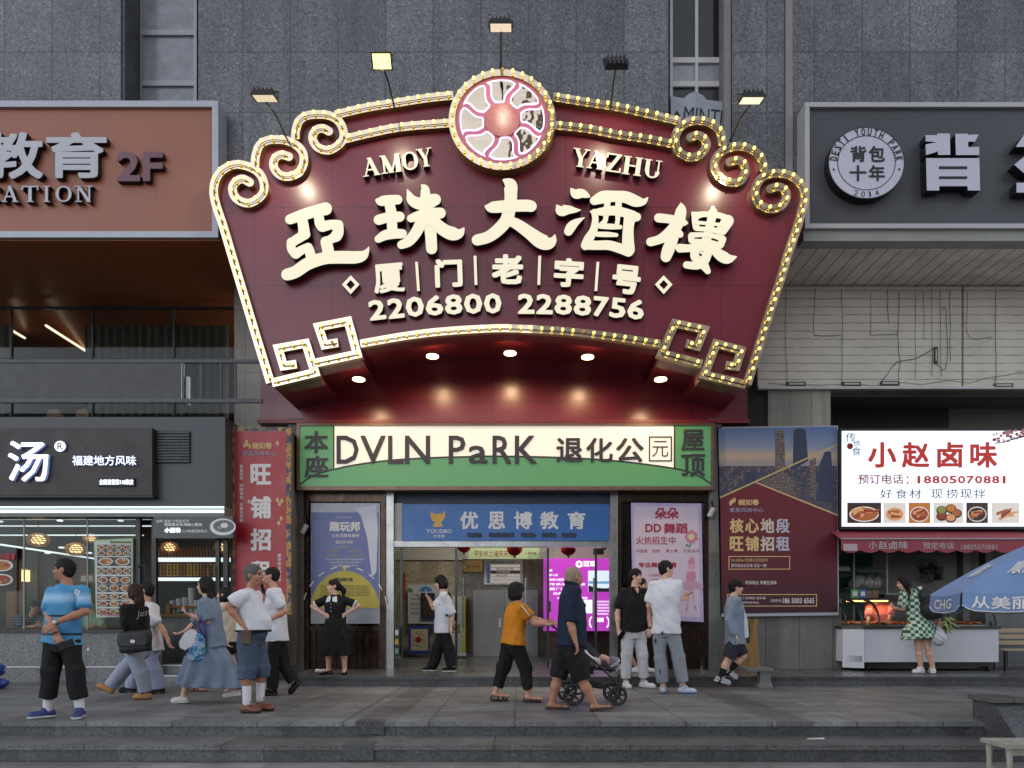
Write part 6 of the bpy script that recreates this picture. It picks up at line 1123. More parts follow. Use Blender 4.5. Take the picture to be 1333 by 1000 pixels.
    def wrinkle(s, amp, seed=0, f=26, zs=.75):
        rs = np.random.RandomState(seed); X_, Y_, Z_ = np.meshgrid(*s.ax, indexing='ij', sparse=True); w_ = 0
        for i in range(6):
            d = rs.normal(size=3); d /= np.linalg.norm(d); d[2] *= zs; fr = f*(.6 + rs.rand()*1.6); ph = rs.rand()*6.3
            q = np.sin(fr*(d[0]*X_ + d[1]*Y_ + d[2]*Z_) + ph + 2.2*np.sin(7*(X_*d[1] - Z_*d[0] + Y_*d[2]) + ph)); w_ = w_ + (1 - 2*np.sqrt(np.abs(q)) if i % 2 else q)
        s.D += (amp*w_/2.4).astype(np.float32)
    def build(s, name, mats, parent, matfn=None):
        D = s.D; D[0] = D[-1] = 1; D[:, 0] = D[:, -1] = 1; D[:, :, 0] = D[:, :, -1] = 1; n = s.n; st = np.array([n[1]*n[2], n[2], 1]); tot = int(n.prod())
        ids, pos, quads = [], [], []
        for ax in range(3):
            u, v = (ax + 1) % 3, (ax + 2) % 3
            a = np.take(D, range(n[ax]-1), ax); b = np.take(D, range(1, n[ax]), ax); idx = np.argwhere((a < 0) != (b < 0)); va = a[tuple(idx.T)]; vb = b[tuple(idx.T)]
            p = idx.astype(float); p[:, ax] += va/(va - vb); fl = idx @ st; q = []
            for du, dv in ((0, 0), (1, 0), (1, 1), (0, 1)): c = fl - du*st[u] - dv*st[v]; ids.append(c); pos.append(p); q.append(c)
            q = np.stack(q, 1); f = va < 0; q[~f] = q[~f][:, ::-1]; quads.append(q)
        ids = np.concatenate(ids); pos = np.concatenate(pos); quads = np.concatenate(quads); U, inv = np.unique(ids, return_inverse=True); inv = inv.ravel()
        cnt = np.bincount(inv); vs = np.stack([np.bincount(inv, pos[:, i])/cnt for i in range(3)], 1)*s.h + s.lo; fs = np.searchsorted(U, quads)
        me = bpy.data.meshes.new(name); me.vertices.add(len(vs)); me.vertices.foreach_set('co', vs.ravel()); me.loops.add(fs.size); me.loops.foreach_set('vertex_index', fs.ravel().astype(np.int32))
        me.polygons.add(len(fs)); me.polygons.foreach_set('loop_start', np.arange(0, fs.size, 4, dtype=np.int32)); me.polygons.foreach_set('use_smooth', np.ones(len(fs), bool))
        for m in (mats if isinstance(mats, (list, tuple)) else [mats]): me.materials.append(m)
        if matfn is not None: me.polygons.foreach_set('material_index', matfn(vs[fs].mean(1)).astype(np.int32))
        me.update(); me.validate(); return link(name, me, parent)
def bbox(pts, m): p = np.array(pts); return p.min(0) - m, p.max(0) + m
def cloth(name, c, var=.16, rough=.8, b=.25, **k): return mat(name, c, rough, 0, var, 3.5, .07, 90, b*2.6, 9, .25, **k)
SKIN = mat('skin', (190, 140, 116), .5, 0, .08, 6, .03, 60, 0, 40, .4); SKIN2 = mat('pale skin', (206, 162, 140), .5, 0, .08, 6, .03, 60, 0, 40, .4); SKIN3 = mat('tanned skin', (166, 116, 92), .5, 0, .1, 6, .03, 60, 0, 40, .4)
HBLK = mat('black hair', (14, 12, 12), .5, 0, .4, 12, .4, 90, .8, 50, .25, stretch=(6, 6, 1.2)); HBRN = mat('dark brown hair', (46, 27, 20), .5, 0, .4, 12, .4, 90, .8, 50, .25, stretch=(6, 6, 1.2)); HGRY = mat('grey hair', (92, 90, 88), .65, 0, .4, 14, .45, 90, .8, 60, .2)
EYE = mat('dark eye', (24, 18, 16), .2)
def yawv(a): return np.array([math.sin(R(a)), -math.cos(R(a)), 0.0])
def person(label, Y, z0, yaw, neck, pel, head, arms, legs, top, bot, hair, shoes, skin=SKIN,  hyaw=None, pitch=0, hs=1.0, w=1.0, belly=0.0, sw=.178, seed=1, group=None, sit=False):
    w *= .95; hs *= .965
    W = lambda p: np.array(P(p[0], p[1], Y + (p[2] if len(p) > 2 else 0)))
    f = yawv(yaw); l = np.array([math.cos(R(yaw)), math.sin(R(yaw)), 0.0]); N, PV = W(neck), W(pel); HC = W(head); hyaw = yaw if hyaw is None else hyaw
    T = thing('person', label, 'person', (PV[0], PV[1], z0)); up = (N - PV)/np.linalg.norm(N - PV); fv = f - up*(f @ up); fv /= np.linalg.norm(fv)
    SH = {'L': N + l*sw*w - up*.055, 'R': N - l*sw*w - up*.055}; HP = {'L': PV + l*.088*w - up*.03, 'R': PV - l*.088*w - up*.03}
    A = {}
    for sd, el, wr, hd in arms: e, q = W(el), W(wr); A[sd] = (SH[sd], e, q, W(hd) if hd is not None else None)
    LG = {}
    for sd, kn, an, fy, fp in legs: LG[sd] = (HP[sd], W(kn), W(an), fy, fp)
    pts = [N, PV, HC] + [q for a in A.values() for q in a if q is not None] + [q for g_ in LG.values() for q in g_[:3]]
    lo, hi = bbox(pts, .3); lo[2] = max(lo[2], z0 - .02); hi[2] = HC[2] + .22
    # body
    B = SDF(lo, hi, .0085)
    prof = [(-.12, .12*w, .10*w, 0), (0, .165*w, .112*w, 0), (.35, .142*w, .098*w + belly*.6, belly*.5), (.68, .168*w, .112*w, .0), (.82, .165*w, .092*w, -.01), (.9, .1*w, .07, -.012), (.96, .06, .06, -.01), (1.0, .055, .058, -.01)]
    B.loft(PV, N, l, fv, prof, .03); hup = HC - N; hup[2] = max(hup[2], .1)
    B.cone(N - up*.03, HC - np.array([0, 0, .05*hs]) - yawv(hyaw)*.012, .058, .052, .03)
    hf = yawv(hyaw); hl = np.array([math.cos(R(hyaw)), math.sin(R(hyaw)), 0.0]); cp, sp = math.cos(R(pitch)), math.sin(R(pitch))
    hF = hf*cp - np.array([0, 0, sp]); hU = np.array([0, 0, cp]) + hf*sp; M = np.array([hl, hF, hU]); G = lambda x, y, z: HC + (hl*x + hF*y + hU*z)*hs
    B.ell(G(0, -.012, .028), np.array([.074, .094, .09])*hs, M, .02); B.ell(G(0, .018, -.042), np.array([.058, .07, .078])*hs, M, .035); B.ell(G(0, .06, -.092), np.array([.026, .022, .018])*hs, M, .03)
    B.ell(G(.036, .062, -.03), np.array([.024, .02, .024])*hs, M, .025); B.ell(G(-.036, .062, -.03), np.array([.024, .02, .024])*hs, M, .025); B.ell(G(0, .078, .03), np.array([.052, .014, .012])*hs, M, .016)
    for sg in (-1, 1): B.ell(G(sg*.031, .09, .008), np.array([.016, .012, .009])*hs, M, .004, True)
    B.cone(G(0, .084, .012), G(0, .108, -.026), .009*hs, .0135*hs, .012); B.ell(G(0, .098, -.03), np.array([.02, .012, .009])*hs, M, .01); B.ell(G(0, .084, -.057), np.array([.024, .012, .007])*hs, M, .006); B.ell(G(0, .081, -.069), np.array([.02, .011, .008])*hs, M, .006)
    for sg in (-1, 1): B.ell(G(sg*.078, -.012, -.002), np.array([.011, .022, .034])*hs, M, .008)
    for sd, (s0, e, q, hd) in A.items():
        B.cone(s0, e, .046*w, .038*w, .03); B.cone(e, e + (q - e)*.35, .041*w, .04*w, .03); B.cone(e + (q - e)*.35, q, .04*w, .027, .03)
        d = (q - e)/np.linalg.norm(q - e) if hd is None else (hd - q)/max(np.linalg.norm(hd - q), 1e-6)
        sgn = 1 if sd == 'L' else -1; side = np.cross(d, fv); side = side/np.linalg.norm(side) if np.linalg.norm(side) > .25 else l; nrm = np.cross(side, d)
        nrm = nrm/np.linalg.norm(nrm); c = q + d*.05; B.ell(c, [.042, .052, .017], np.array([side, d, nrm]), .018)
        for j, (off, ln) in enumerate(((-.031, .062), (-.0105, .074), (.0105, .07), (.03, .055))):
            k0 = q + d*.088 + side*off; d1 = d*.93 - nrm*.32; d2 = d*.6 - nrm*.8; k1 = k0 + d1*ln*.5; B.cone(k0 - d*.01, k1, .0105, .0098, .008); B.cone(k1, k1 + d2*ln*.55, .0098, .0085, .006)
        tdir = 1 if (f @ side) > 0 else -1; t0 = q + d*.03 + side*tdir*.03; t1 = t0 + side*tdir*.026 + d*.03 - nrm*.012; B.cone(t0, t1, .014, .012, .012); B.cone(t1, t1 + d*.035 + side*tdir*.004 - nrm*.012, .012, .0095, .006)
    for sd, (h_, kn, an, fy, fp) in LG.items():
        B.cone(h_, kn, .088*w, .056*w, .04); B.cone(kn, kn + (an - kn)*.35, .054*w, .058*w, .03); B.cone(kn + (an - kn)*.35, an, .057*w, .036, .03); ff = yawv(fy)
        bare = shoes is None or shoes['k'] in ('sandal', 'slide'); fl_ = .17 if bare else .03; toe = an + ff*fl_*math.cos(R(fp)) + np.array([0, 0, -.05 + fl_*math.sin(R(fp))]); B.cone(an - np.array([0, 0, .03]) - ff*.02, toe, .036, .026, .03, (0, 0, 1), .75)
    B.build('body', skin, T)
    # eyes and brows
    mb = MB()
    for sg in (-1, 1): mb.ball(G(sg*.031, .079, .009), .0105*hs, 0, 8, 6)
    mb.build('eyes', EYE, T)
    MB().ball(G(0, .0905, -.063), (.02*hs, .0085*hs, .0085*hs), 0, 10, 6).build('lips', mat('lips', (158, 96, 86), .5), T)
    if hair.get('brow', True):
        mb = MB()
        for sg in (-1, 1): mb.tube([G(sg*.016, .0925, .026), G(sg*.032, .0915, .031), G(sg*.048, .080, .027)], [.003, .0038, .002], 5)
        mb.build('eyebrows', hair['m'] if hair['m'] is not HGRY else HBLK, T)
    # upper garment
    if top:
        lo2, hi2 = bbox(pts[:3] + [q for a in A.values() for q in a[:3]] + [PV - up*.5], .34); hi2[2] = N[2] + .12; lo2[2] = max(lo2[2], z0 + .02)
        C = SDF(lo2, hi2, .011); ls = top.get('loose', .02)*.85; t0 = top.get('hem', -.12); hw = top.get('hw', .185)*w
        C.loft(PV, N, l, fv, [(t0, hw + ls, .125*w + ls + belly*.5, belly*.3), (.05, .17*w + ls*1.2, .118*w + ls + belly*.8, belly*.7), (.35, .158*w + ls*1.3, .108*w + ls + belly, belly*.8), (.66, .178*w + ls, .122*w + ls*.8, .0), (.82, .186*w, .105*w + ls*.4, -.008), (.92, .125*w, .086, -.012), (.97, .085, .078, -.01), (1.01, .071, .073, -.008)], .012, top.get('fold'))
        for sd, (s0, e, q, hd) in A.items():
            sl_ = top.get('sleeve', .7); ra = .072*w + ls*.4; rb = top.get('cuff', .068)*.86*w + ls*.3
            if sl_ > 0:
                s1 = s0 + (e - s0)*min(sl_, 1); C.cone(N + (s0 - N)*.22 - up*.022, s0 - up*.014, .043*w, .05*w + ls*.15, .04); dd = (s1 - s0)/np.linalg.norm(s1 - s0)
                C.cone(s0 - up*.01, s1 - dd*rb*.6 if sl_ <= 1 else e, .053*w + ls*.2, rb, .03)
                if sl_ <= 1: C.loft(s0 + (s1 - s0)*.3, s1, np.cross(dd, [.3, .9, .1])/np.linalg.norm(np.cross(dd, [.3, .9, .1])), np.cross(dd, np.cross(dd, [.3, .9, .1]))/np.linalg.norm(np.cross(dd, [.3, .9, .1])), [(0, .053*w + ls*.2, .053*w + ls*.2, 0), (1, rb, rb, 0)], .02)
                else: C.cone(e, e + (q - e)*(sl_ - 1), rb, .05 + ls*.3, .03)
        C.wrinkle(top.get('wr', .0085), seed, 18, .6); C.ell(N + up*.055 + fv*.015, [.062, .066, .048], None, .01, True)
        C.build(top.get('name', 'shirt'), top['m'], T, top.get('fn'))
    if bot and bot['k'] == 'pants':
        lo2, hi2 = bbox([PV + up*.18] + [q for g_ in LG.values() for q in g_[:3]], .2); lo2[2] = max(lo2[2], z0 + .01); C = SDF(lo2, hi2, .011); r0, r1, r2 = [q*.93 for q in bot.get('r', (.108, .082, .072))]; en = bot.get('end', 1.9)
        C.loft(PV, N, l, fv, [(-.16, .15*w, .115*w, 0), (0, .174*w, .124*w + belly*.5, belly*.3), (bot.get('waist', .11), .152*w, .108*w + belly*.7, belly*.5)], .03)
        for sd, (h_, kn, an, fy, fp) in LG.items():
            if en > 1:
                k_ = kn + (an - kn)*(en - 1); C.cone(h_, kn, r0*w, r1*w, .03); dd = (k_ - kn)/np.linalg.norm(k_ - kn); s_ = np.cross(dd, f); s_ = s_/np.linalg.norm(s_); C.loft(kn, k_, s_, np.cross(dd, s_), [(-.05, r1*w*.98, r1*w*.98, 0), (.7, r2*w + (r1 - r2)*w*.25, r2*w + (r1 - r2)*w*.25, 0), (1, r2*w, r2*w, 0)], .03)
            else:
                k_ = h_ + (kn - h_)*en; dd = (k_ - h_)/np.linalg.norm(k_ - h_); s_ = np.cross(dd, f); s_ = s_/np.linalg.norm(s_); C.cone(h_, h_ + (k_ - h_)*.5, r0*w, (r0 + r1)/2*w, .03); C.loft(h_, k_, s_, np.cross(dd, s_), [(.2, r0*w, r0*w, 0), (1, r1*w, r1*w, 0)], .03)
        C.wrinkle(bot.get('wr', .0085), seed + 5, 22, .45); C.build(bot.get('name', 'trousers'), bot['m'], T, bot.get('fn'))
    if bot and bot['k'] == 'skirt':
        hz = P(pel[0], bot['hem'], Y).z; Hm = PV + np.array([bot.get('dx', 0), bot.get('dy', 0), hz - PV[2]]); wt = PV + up*bot.get('waist', .12); lo2, hi2 = bbox([Hm, wt], .62); lo2[2] = hz - .05; hi2[2] = wt[2] + .06; C = SDF(lo2, hi2, .011); a_, b_ = bot['r']
        C.loft(Hm, wt, l, f, [(0, a_, b_, 0), (.5, (a_ + .2*w)/2 + .02, (b_ + .15*w)/2 + .01, 0), (.82, .205*w, .16*w, 0), (1, .185*w, .142*w, 0)], .01, (bot.get('nf', 9), bot.get('af', .06), 1.0)); C.wrinkle(.008, seed + 3, 18, .3); C.build(bot.get('name', 'skirt'), bot['m'], T, bot.get('fn'))
    # hair
    st = hair.get('s', 'short')
    if st != 'bald':
        lo2, hi2 = bbox([HC, N], .22); 
        if 'long' in hair: lo2[2] = min(lo2[2], HC[2] - hair['long'] - .05)
        C = SDF(lo2, hi2, .0075); vol = hair.get('vol', 1.0)
        C.ell(G(0, -.016, .034), np.array([.083, .102, .095])*hs*vol, M, .01)
        if st in ('bob', 'long'): C.ell(G(0, -.03, -.03), np.array([.092, .088, .1])*hs*vol, M, .03); 
        if st == 'bob': C.ell(G(0, -.02, -.07), np.array([.098, .09, .06])*hs, M, .03)
        if st == 'short': C.ell(G(0, -.045, -.02), np.array([.07, .06, .07])*hs, M, .02)
        if 'long' in hair:
            a = G(0, -.075, .0); b = a - np.array([0, 0, hair['long']]) - f*hair.get('back', .05); C.cone(a, (a + b)/2, .065, .07, .03, hf, .6); C.cone((a + b)/2, b, .07, .035, .03, hf, .6)
        if 'tail' in hair: a = G(0, -.1, .03); b = W(hair['tail']); m2 = (a + b)/2 - hf*.04; C.cone(a, m2, .03, .038, .02); C.cone(m2, b, .038, .016, .02)
        # face opening
        C.ell(G(0, .1, -.045 + hair.get('line', 0)), np.array([hair.get('ow', .078), .09, .098])*hs, M, .01, True)
        if st == 'short': C.ell(G(0, .06, -.1), np.array([.11, .08, .09])*hs, M, .01, True); C.ell(G(.08, .008, -.03), np.array([.03, .03, .05])*hs, M, .01, True); C.ell(G(-.08, .008, -.03), np.array([.03, .03, .05])*hs, M, .01, True)
        if hair.get('part'): C.ell(G(0, .02, .17), np.array([.012, .1, .06])*hs, M, .01, True)
        C.wrinkle(.0055, seed + 9, 75, .22); C.build(hair.get('name', 'hair'), hair['m'], T)
        if hair.get('cap'):
            C = SDF(lo2, hi2, .0075); C.ell(G(0, -.012, .042), np.array([.09, .108, .088])*hs, M, .01); C.ell(G(0, 0, -.05), np.array([.2, .2, .075])*hs, M, .01, True); C.cone(G(0, .08, .035), G(0, .15, .022), .06, .045, .02, hU, .16); C.build('cap', hair['cap'], T)
    # shoes
    for sd, (h_, kn, an, fy, fp) in LG.items():
        if shoes is None: break
        ff = yawv(fy); ss = np.array([math.cos(R(fy)), math.sin(R(fy)), 0]); cf, sf = math.cos(R(fp)), math.sin(R(fp)); fd = ff*cf + np.array([0, 0, sf]); fu = np.array([0, 0, cf]) - ff*sf; Ms = np.array([ss, fd, fu]); L_ = shoes.get('len', .27) - (.05 if shoes['k'] not in ('sandal', 'slide') else .02); base = an - fu*.078
        if abs(fp) < 4: base[2] = z0 + .004
        S_ = lambda x, y, z: base + ss*x + fd*y + fu*z
        lo2, hi2 = bbox([S_(0, -.09, 0), S_(0, L_, 0), an], .1); lo2[2] = max(lo2[2], z0 - .03) if abs(fp) < 4 else lo2[2]; C = SDF(lo2, hi2, .0065); k = shoes['k']; m_ = shoes['m']; so_ = shoes.get('sole', m_); n0 = base + fu*.03
        if k in ('sandal', 'slide'):
            C.cone(S_(0, -.045, .014), S_(0, L_ - .1, .012), .036, .046, .02, fu, .32)
            for y_, r_ in (((.03, .05), (.1, .05), (.145, .048)) if k == 'sandal' else ((.06, .054), (.1, .054), (.13, .052))): C.cone(S_(-.038, y_, .02), S_(0, y_ + .004, .066 - y_*.18), .012, .012, .012); C.cone(S_(.038, y_, .02), S_(0, y_ + .004, .066 - y_*.18), .012, .012, .012)
            if k == 'sandal': C.cone(S_(-.03, -.02, .05), S_(.03, -.02, .05), .01, .01, .01); C.cone(S_(0, -.06, .03), S_(0, -.05, .07), .012, .01, .01)
        else:
            C.cone(S_(0, -.035, .042), S_(0, L_*.55, .035), .042, .045, .03, fu, .95); C.cone(S_(0, L_*.4, .032), S_(0, L_ - .095, .028), .045, .04, .03, fu, .72); C.cone(S_(0, -.03, .05), S_(0, .02, .085 if k == 'sneaker' else .06), .04, .046 if k == 'sneaker' else .04, .02)
            C.cone(S_(0, -.04, .014), S_(0, L_ - .1, .012), .043, .048, .008, fu, .36); C.ell(S_(0, .01, .12), [.034, .04, .045], Ms, .01, True)
        th = shoes.get('th', .026); C.build('sandal' if k == 'sandal' else 'shoe', [m_, so_], T, (lambda c, b=base, fu=fu, th=th: ((c - b) @ fu < th)))
        if shoes.get('sock') is not None:
            C = SDF(*bbox([an + (kn - an)*.4, an - fu*.05], .08), .0075); hgt = shoes.get('sh', .12); C.cone(an - fu*.06, an + (kn - an)/np.linalg.norm(kn - an)*hgt, .046, .05, .01); C.build('sock', shoes['sock'], T)
    return T, dict(N=N, PV=PV, l=l, f=f, up=up, A=A, LG=LG, G=G, HC=HC)
def held(name, label, cat, pts, r, m, part='body'): 
    T = thing(name, label, cat, pts[0]); return T
def phone(label, px, py, Y, yaw=0, tilt=20, roll=0, c=(30, 32, 38)):
    p = P(px, py, Y); T = thing('mobile_phone', label, 'phone', p); Mx = Matrix.Translation(p) @ Matrix.Rotation(R(yaw), 4, 'Z') @ Matrix.Rotation(R(tilt), 4, 'X') @ Matrix.Rotation(R(roll), 4, 'Y')
    def bx(a, b, m, n): q = MB().box(a, b); q.v = [tuple(Mx @ Vector(v)) for v in q.v]; q.build(n, m, T)
    bx((-.037, -.0045, -.078), (.037, .0045, .078), mat('phone case %d' % c[0], c, .3), 'case'); bx((-.034, -.0055, -.074), (.034, -.0047, .074), mat('phone glass', (14, 16, 22), .06), 'screen')
WHT = cloth('white cotton', (206, 206, 212), .05); BLKC = cloth('black cloth', (22, 21, 23), .1); BLKT = cloth('black trouser cloth', (26, 24, 26), .12); NAVY = cloth('navy polo cloth', (26, 38, 56), .1); DNM = cloth('mid blue denim', (72, 84, 104), .25); LDN = cloth('pale blue denim', (142, 150, 166), .22); GDN = cloth('grey blue denim', (140, 146, 154), .22); WPN = cloth('off white trouser cloth', (190, 188, 192), .06); LBD = cloth('dusty blue dress cloth', (114, 126, 146), .14); ORG = cloth('orange cotton', (196, 122, 30), .1); GRYS = cloth('grey blue shirt cloth', (124, 136, 152), .14); DSH = cloth('dark slate shorts cloth', (48, 48, 58), .12); BEI = cloth('cream blouse cloth', (196, 186, 166), .1); WRUB = mat('white rubber', (200, 198, 196), .5, 0, .08)
# 1 man in the blue striped sports shirt
t = NT('blue striped sports cloth'); sx = t.n('SeparateXYZ'); t.l(t.P(), sx.inputs[0]); zz = sx.outputs[2]
def zb_(t, zz, y0, y1, Y, soft=.006):
    a, b = P(0, y1, Y).z, P(0, y0, Y).z; m1 = t.n('MapRange'); m1.inputs[1].default_value = a - soft; m1.inputs[2].default_value = a + soft; t.l(zz, m1.inputs[0]); m2 = t.n('MapRange'); m2.inputs[1].default_value = b - soft; m2.inputs[2].default_value = b + soft; m2.inputs[3].default_value = 1; m2.inputs[4].default_value = 0; t.l(zz, m2.inputs[0]); return t.math('MULTIPLY', m1.outputs[0], m2.outputs[0])
bc = t.mix(1.0, lin((68, 136, 180)), t.ramp(t.noise(4, 4), [(.3, g(.9)), (.7, g(1.05))]), 'MULTIPLY'); Ym = 7.45
bc = t.mix(t.math('MULTIPLY', zb_(t, zz, 774, 783, Ym, .03), .5), bc, lin((190, 214, 232)))
for y0, y1 in ((800.5, 803.2), (824, 827)): bc = t.mix(zb_(t, zz, y0, y1, Ym, .004), bc, lin((26, 30, 52)))
t.col(bc); t.b.inputs['Roughness'].default_value = .75; t.bump(t.noise(14, 4), .25); M_BLS = t.m
NAVS = mat('royal blue mesh shoe', (36, 52, 112), .6, 0, .25, 12, .1, 80, .2, 60)
T, J = person('middle-aged man in blue striped sports shirt and black cropped trousers, arms crossed', Ym, 0, -6, (89, 763), (82, 836), (83.5, 742), [('R', (64, 800, -.05), (73, 824, -.2), (76, 833, -.24)), ('L', (111, 796, -.1), (71, 811, -.27), (60, 819, -.3))],
    [('R', (66.5, 872, -.03), (62, 917, 0), -48, 0), ('L', (98, 872, -.03), (104, 917, 0), 18, 0)], dict(m=M_BLS, hem=-.02, loose=.026, hw=.195, sleeve=.78, cuff=.07), dict(k='pants', m=BLKT, end=1.8, r=(.108, .09, .09), waist=.1), dict(m=HBLK, line=.015, vol=.97), dict(k='sneaker', m=NAVS, sole=WRUB, sock=WHT, sh=.1, len=.285), hyaw=-78, sw=.18, w=1.05, seed=3, skin=SKIN3)
wr = J['A']['L'][2]; C = MB(); d = (wr - J['A']['L'][1]); d = d/np.linalg.norm(d); C.tube([wr - d*.03, wr - d*.005], .034, 12); C.ball(wr - d*.018 + np.array([0, -.034, .0]), (.018, .008, .018), 1); C.build('wrist_watch', [M_STEEL, M_WHITE], T)
wr = J['A']['R'][2]; MB().tube([wr + np.array([.03*math.cos(a), .03*math.sin(a), .012*math.cos(a)]) for a in [k*.524 for k in range(13)]], .006, 6).build('bracelet', mat('olive cord', (70, 70, 60), .7), T)
MB().prism([(112, 847), (116.5, 847), (114.5, 842)], Ym - .16, .003).build('side_mark', M_WHITE, T)
mb = MB(); ribbon(mb, [(98.5, 768), (103, 769.5), (101.5, 774), (97.5, 772)], .7, Ym - .17, .003, True); mb.build('chest_mark', [M_WHITE, M_WHITE], T)
phone('black phone in the hand of the man in blue striped shirt', 86, 839, Ym - .3, 10, 5, 70)
# 2, 3 couple walking left
T, J = person('woman in black tee with long brown hair and pale jeans walking left', 9.23, 0, -105, (175, 787), (178, 846), (174.5, 771.5), [('L', (165.5, 818, -.12), (165.5, 839, -.16), (166, 846, -.16)), ('R', (172, 816, .15), (172, 838, .12), None)],
    [('L', (183.5, 876, -.07), (190, 902, -.07), -88, 0), ('R', (162.5, 870, .08), (143.5, 894, .08), -88, 24)], dict(m=BLKC, hem=-.02, loose=.03, hw=.2, sleeve=.85, cuff=.085), dict(k='pants', m=LDN, end=1.95, r=(.115, .105, .1)), dict(s='long', m=HBRN, long=.24, back=.04), dict(k='shoe', m=mat('tan suede', (168, 124, 74), .8), sole=mat('tan sole', (130, 92, 56), .7)), skin=SKIN2, seed=11, hs=.95, w=.95)
lettering(T, 'Jes', 178, 794, 192, 805, 9.23 - .2, mat('grey script ink', (120, 120, 124), .6), 0, .0, name='back_print', rot=12, shear=.3)
BG = thing('shoulder_bag', 'big black messenger bag with round white mark at the woman in black tee', 'bag', P(177, 849, 9.0)); C = SDF(*bbox([P(155, 851, 8.98), P(196, 818, 9.08)], .06), .009); c = np.array(P(176, 835, 9.01)); C.rbox(c, [.2, .065, .135], np.array([[.99, 0, .06], [0, 1, 0], [-.06, 0, .99]]), .05); C.rbox(c + [0, -.03, .03], [.195, .05, .09], np.array([[.99, 0, .06], [0, 1, 0], [-.06, 0, .99]]), .03); C.wrinkle(.008, 4, 18); C.build('bag_body', mat('black bag cloth', (34, 34, 37), .6, 0, .15, 5, .05, 60, .3, 14), BG); MB().tube([P(160, 824, 9.0), P(166, 805, 9.06), P(176, 790, 9.1), P(190, 800, 9.2), P(195, 824, 9.05)], .016, 6, 0, True, .5).build('strap', BLKC, BG); MB().disc(172.5, 835, 3.3, 8.925, 0, 14, 2.4).build('round_mark', M_INK, BG)
T, J = person('man in white tee and pale trousers walking left, mostly behind the woman in black tee', 9.95, 0, -95, (191, 785), (196, 845), (190.5, 769.5), [('L', (210, 817, -.1), (219, 833, -.15), (221, 840, -.16)), ('R', (185, 815, .2), (180, 835, .2), None)],
    [('L', (201.5, 872, -.07), (207.5, 899, -.07), -85, 0), ('R', (177, 872, .08), (170.5, 897, .08), -85, 0)], dict(m=WHT, hem=-.04, loose=.035, hw=.19, sleeve=.8, cuff=.08), dict(k='pants', m=cloth('pale lilac trouser cloth', (146, 152, 178), .12), end=1.9, r=(.11, .092, .085)), dict(m=HBLK), dict(k='sneaker', m=BLKC, sole=M_BLACK), seed=17)
# 4 woman in the blue dress
T, J = person('woman with long dark hair in a dusty blue long dress striding left', 8.8, 0, -90, (271, 779), (279, 836), (267, 762.5), [('L', (270, 809, -.16), (249, 801, -.2), (240, 796, -.2)), ('R', (254, 812, .1), (241, 822, .05), (231, 826, .05))],
    [('L', (250, 872, -.05), (239, 904, -.07), -88, 0), ('R', (294, 872, .08), (305, 899, .08), -88, -8)], dict(m=LBD, name='dress_top', hem=-.12, loose=.032, hw=.19, sleeve=.95, cuff=.098), dict(k='skirt', m=LBD, name='dress_skirt', hem=893, r=(.30, .40), dx=-.06, waist=.14, nf=11, af=.07), dict(s='long', m=HBLK, long=.3, back=.03), dict(k='shoe', m=WRUB, sole=WRUB, len=.25), skin=SKIN2, seed=23, hs=.95, w=.93)
phone('dark phone held out by the woman in blue dress', 238, 797, 8.58, 0, 75, 80)
BG = thing('shoulder_bag', 'white and black flap handbag hanging from the arm of the woman in blue dress', 'bag', P(243, 847, 8.5)); MB().prism([(248, 819), (256, 823), (253, 838), (241, 846.5), (234, 843), (233, 836), (240, 824)], 8.5, .1).build('bag_body', M_WHITE, BG); MB().prism([(256, 823), (261, 826), (254, 846), (242, 847), (253, 838)], 8.52, .1).build('side_panel', BLKC, BG); MB().tube([P(249, 820, 8.55), P(258, 800, 8.52), P(262, 826, 8.56)], .007, 5).build('strap', BLKC, BG)
t = NT('flowered tote print'); t.col(t.ramp(t.noise(11, 3, .8), [(.36, lin((36, 44, 84))), (.45, lin((60, 96, 160))), (.52, lin((90, 160, 176))), (.58, lin((170, 180, 206))), (.66, lin((120, 80, 150)))])); t.b.inputs['Roughness'].default_value = .8
BG = thing('tote_bag', 'blue patterned tote bag with purple handles beside the dress', 'bag', P(258, 861, 8.52)); C = SDF(*bbox([P(246, 862, 8.48), P(270, 824, 8.6)], .05), .008); p0, p1 = np.array(P(256, 860, 8.54)), np.array(P(261, 825, 8.54)); C.loft(p0, p1, np.array([1., 0, 0]), np.array([0, 1., 0]), [(0, .095, .04, 0), (.5, .105, .05, 0), (1, .095, .025, 0)], .01); C.wrinkle(.004, 8); C.build('bag_body', t.m, BG); mb = MB(); [mb.tube([P(257, 826, 8.52 + o), P(260, 812, 8.54 + o), P(262, 800, 8.56 + o), P(265, 812, 8.56 + o), P(266, 826, 8.52 + o)], .014, 5, 0, True, .4) for o in (0, .06)]; mb.build('handle', mat('purple webbing', (66, 48, 130), .7), BG)
# 5 woman in cream top behind
T, J = person('woman in cream sleeveless top and black shorts walking left behind the blue dress', 10.1, 0, -90, (293, 786), (299, 834), (291, 774.5), [('L', (290.5, 813, -.13), (295, 831, -.15), (297, 838, -.15)), ('R', (287, 812, .15), (282, 830, .15), None)],
    [('L', (303, 864, -.06), (309, 891, -.06), -90, -15), ('R', (284, 868, .08), (264, 895, .08), -90, 0)], dict(m=BEI, hem=-.06, loose=.03, hw=.19, sleeve=.12), dict(k='pants', m=BLKC, name='shorts', end=.55, r=(.115, .11, .1)), dict(s='bob', m=HBLK, vol=.96), dict(k='slide', m=mat('brown flip flop', (110, 60, 40), .7)), skin=SKIN2, seed=29, hs=.93, w=.9)
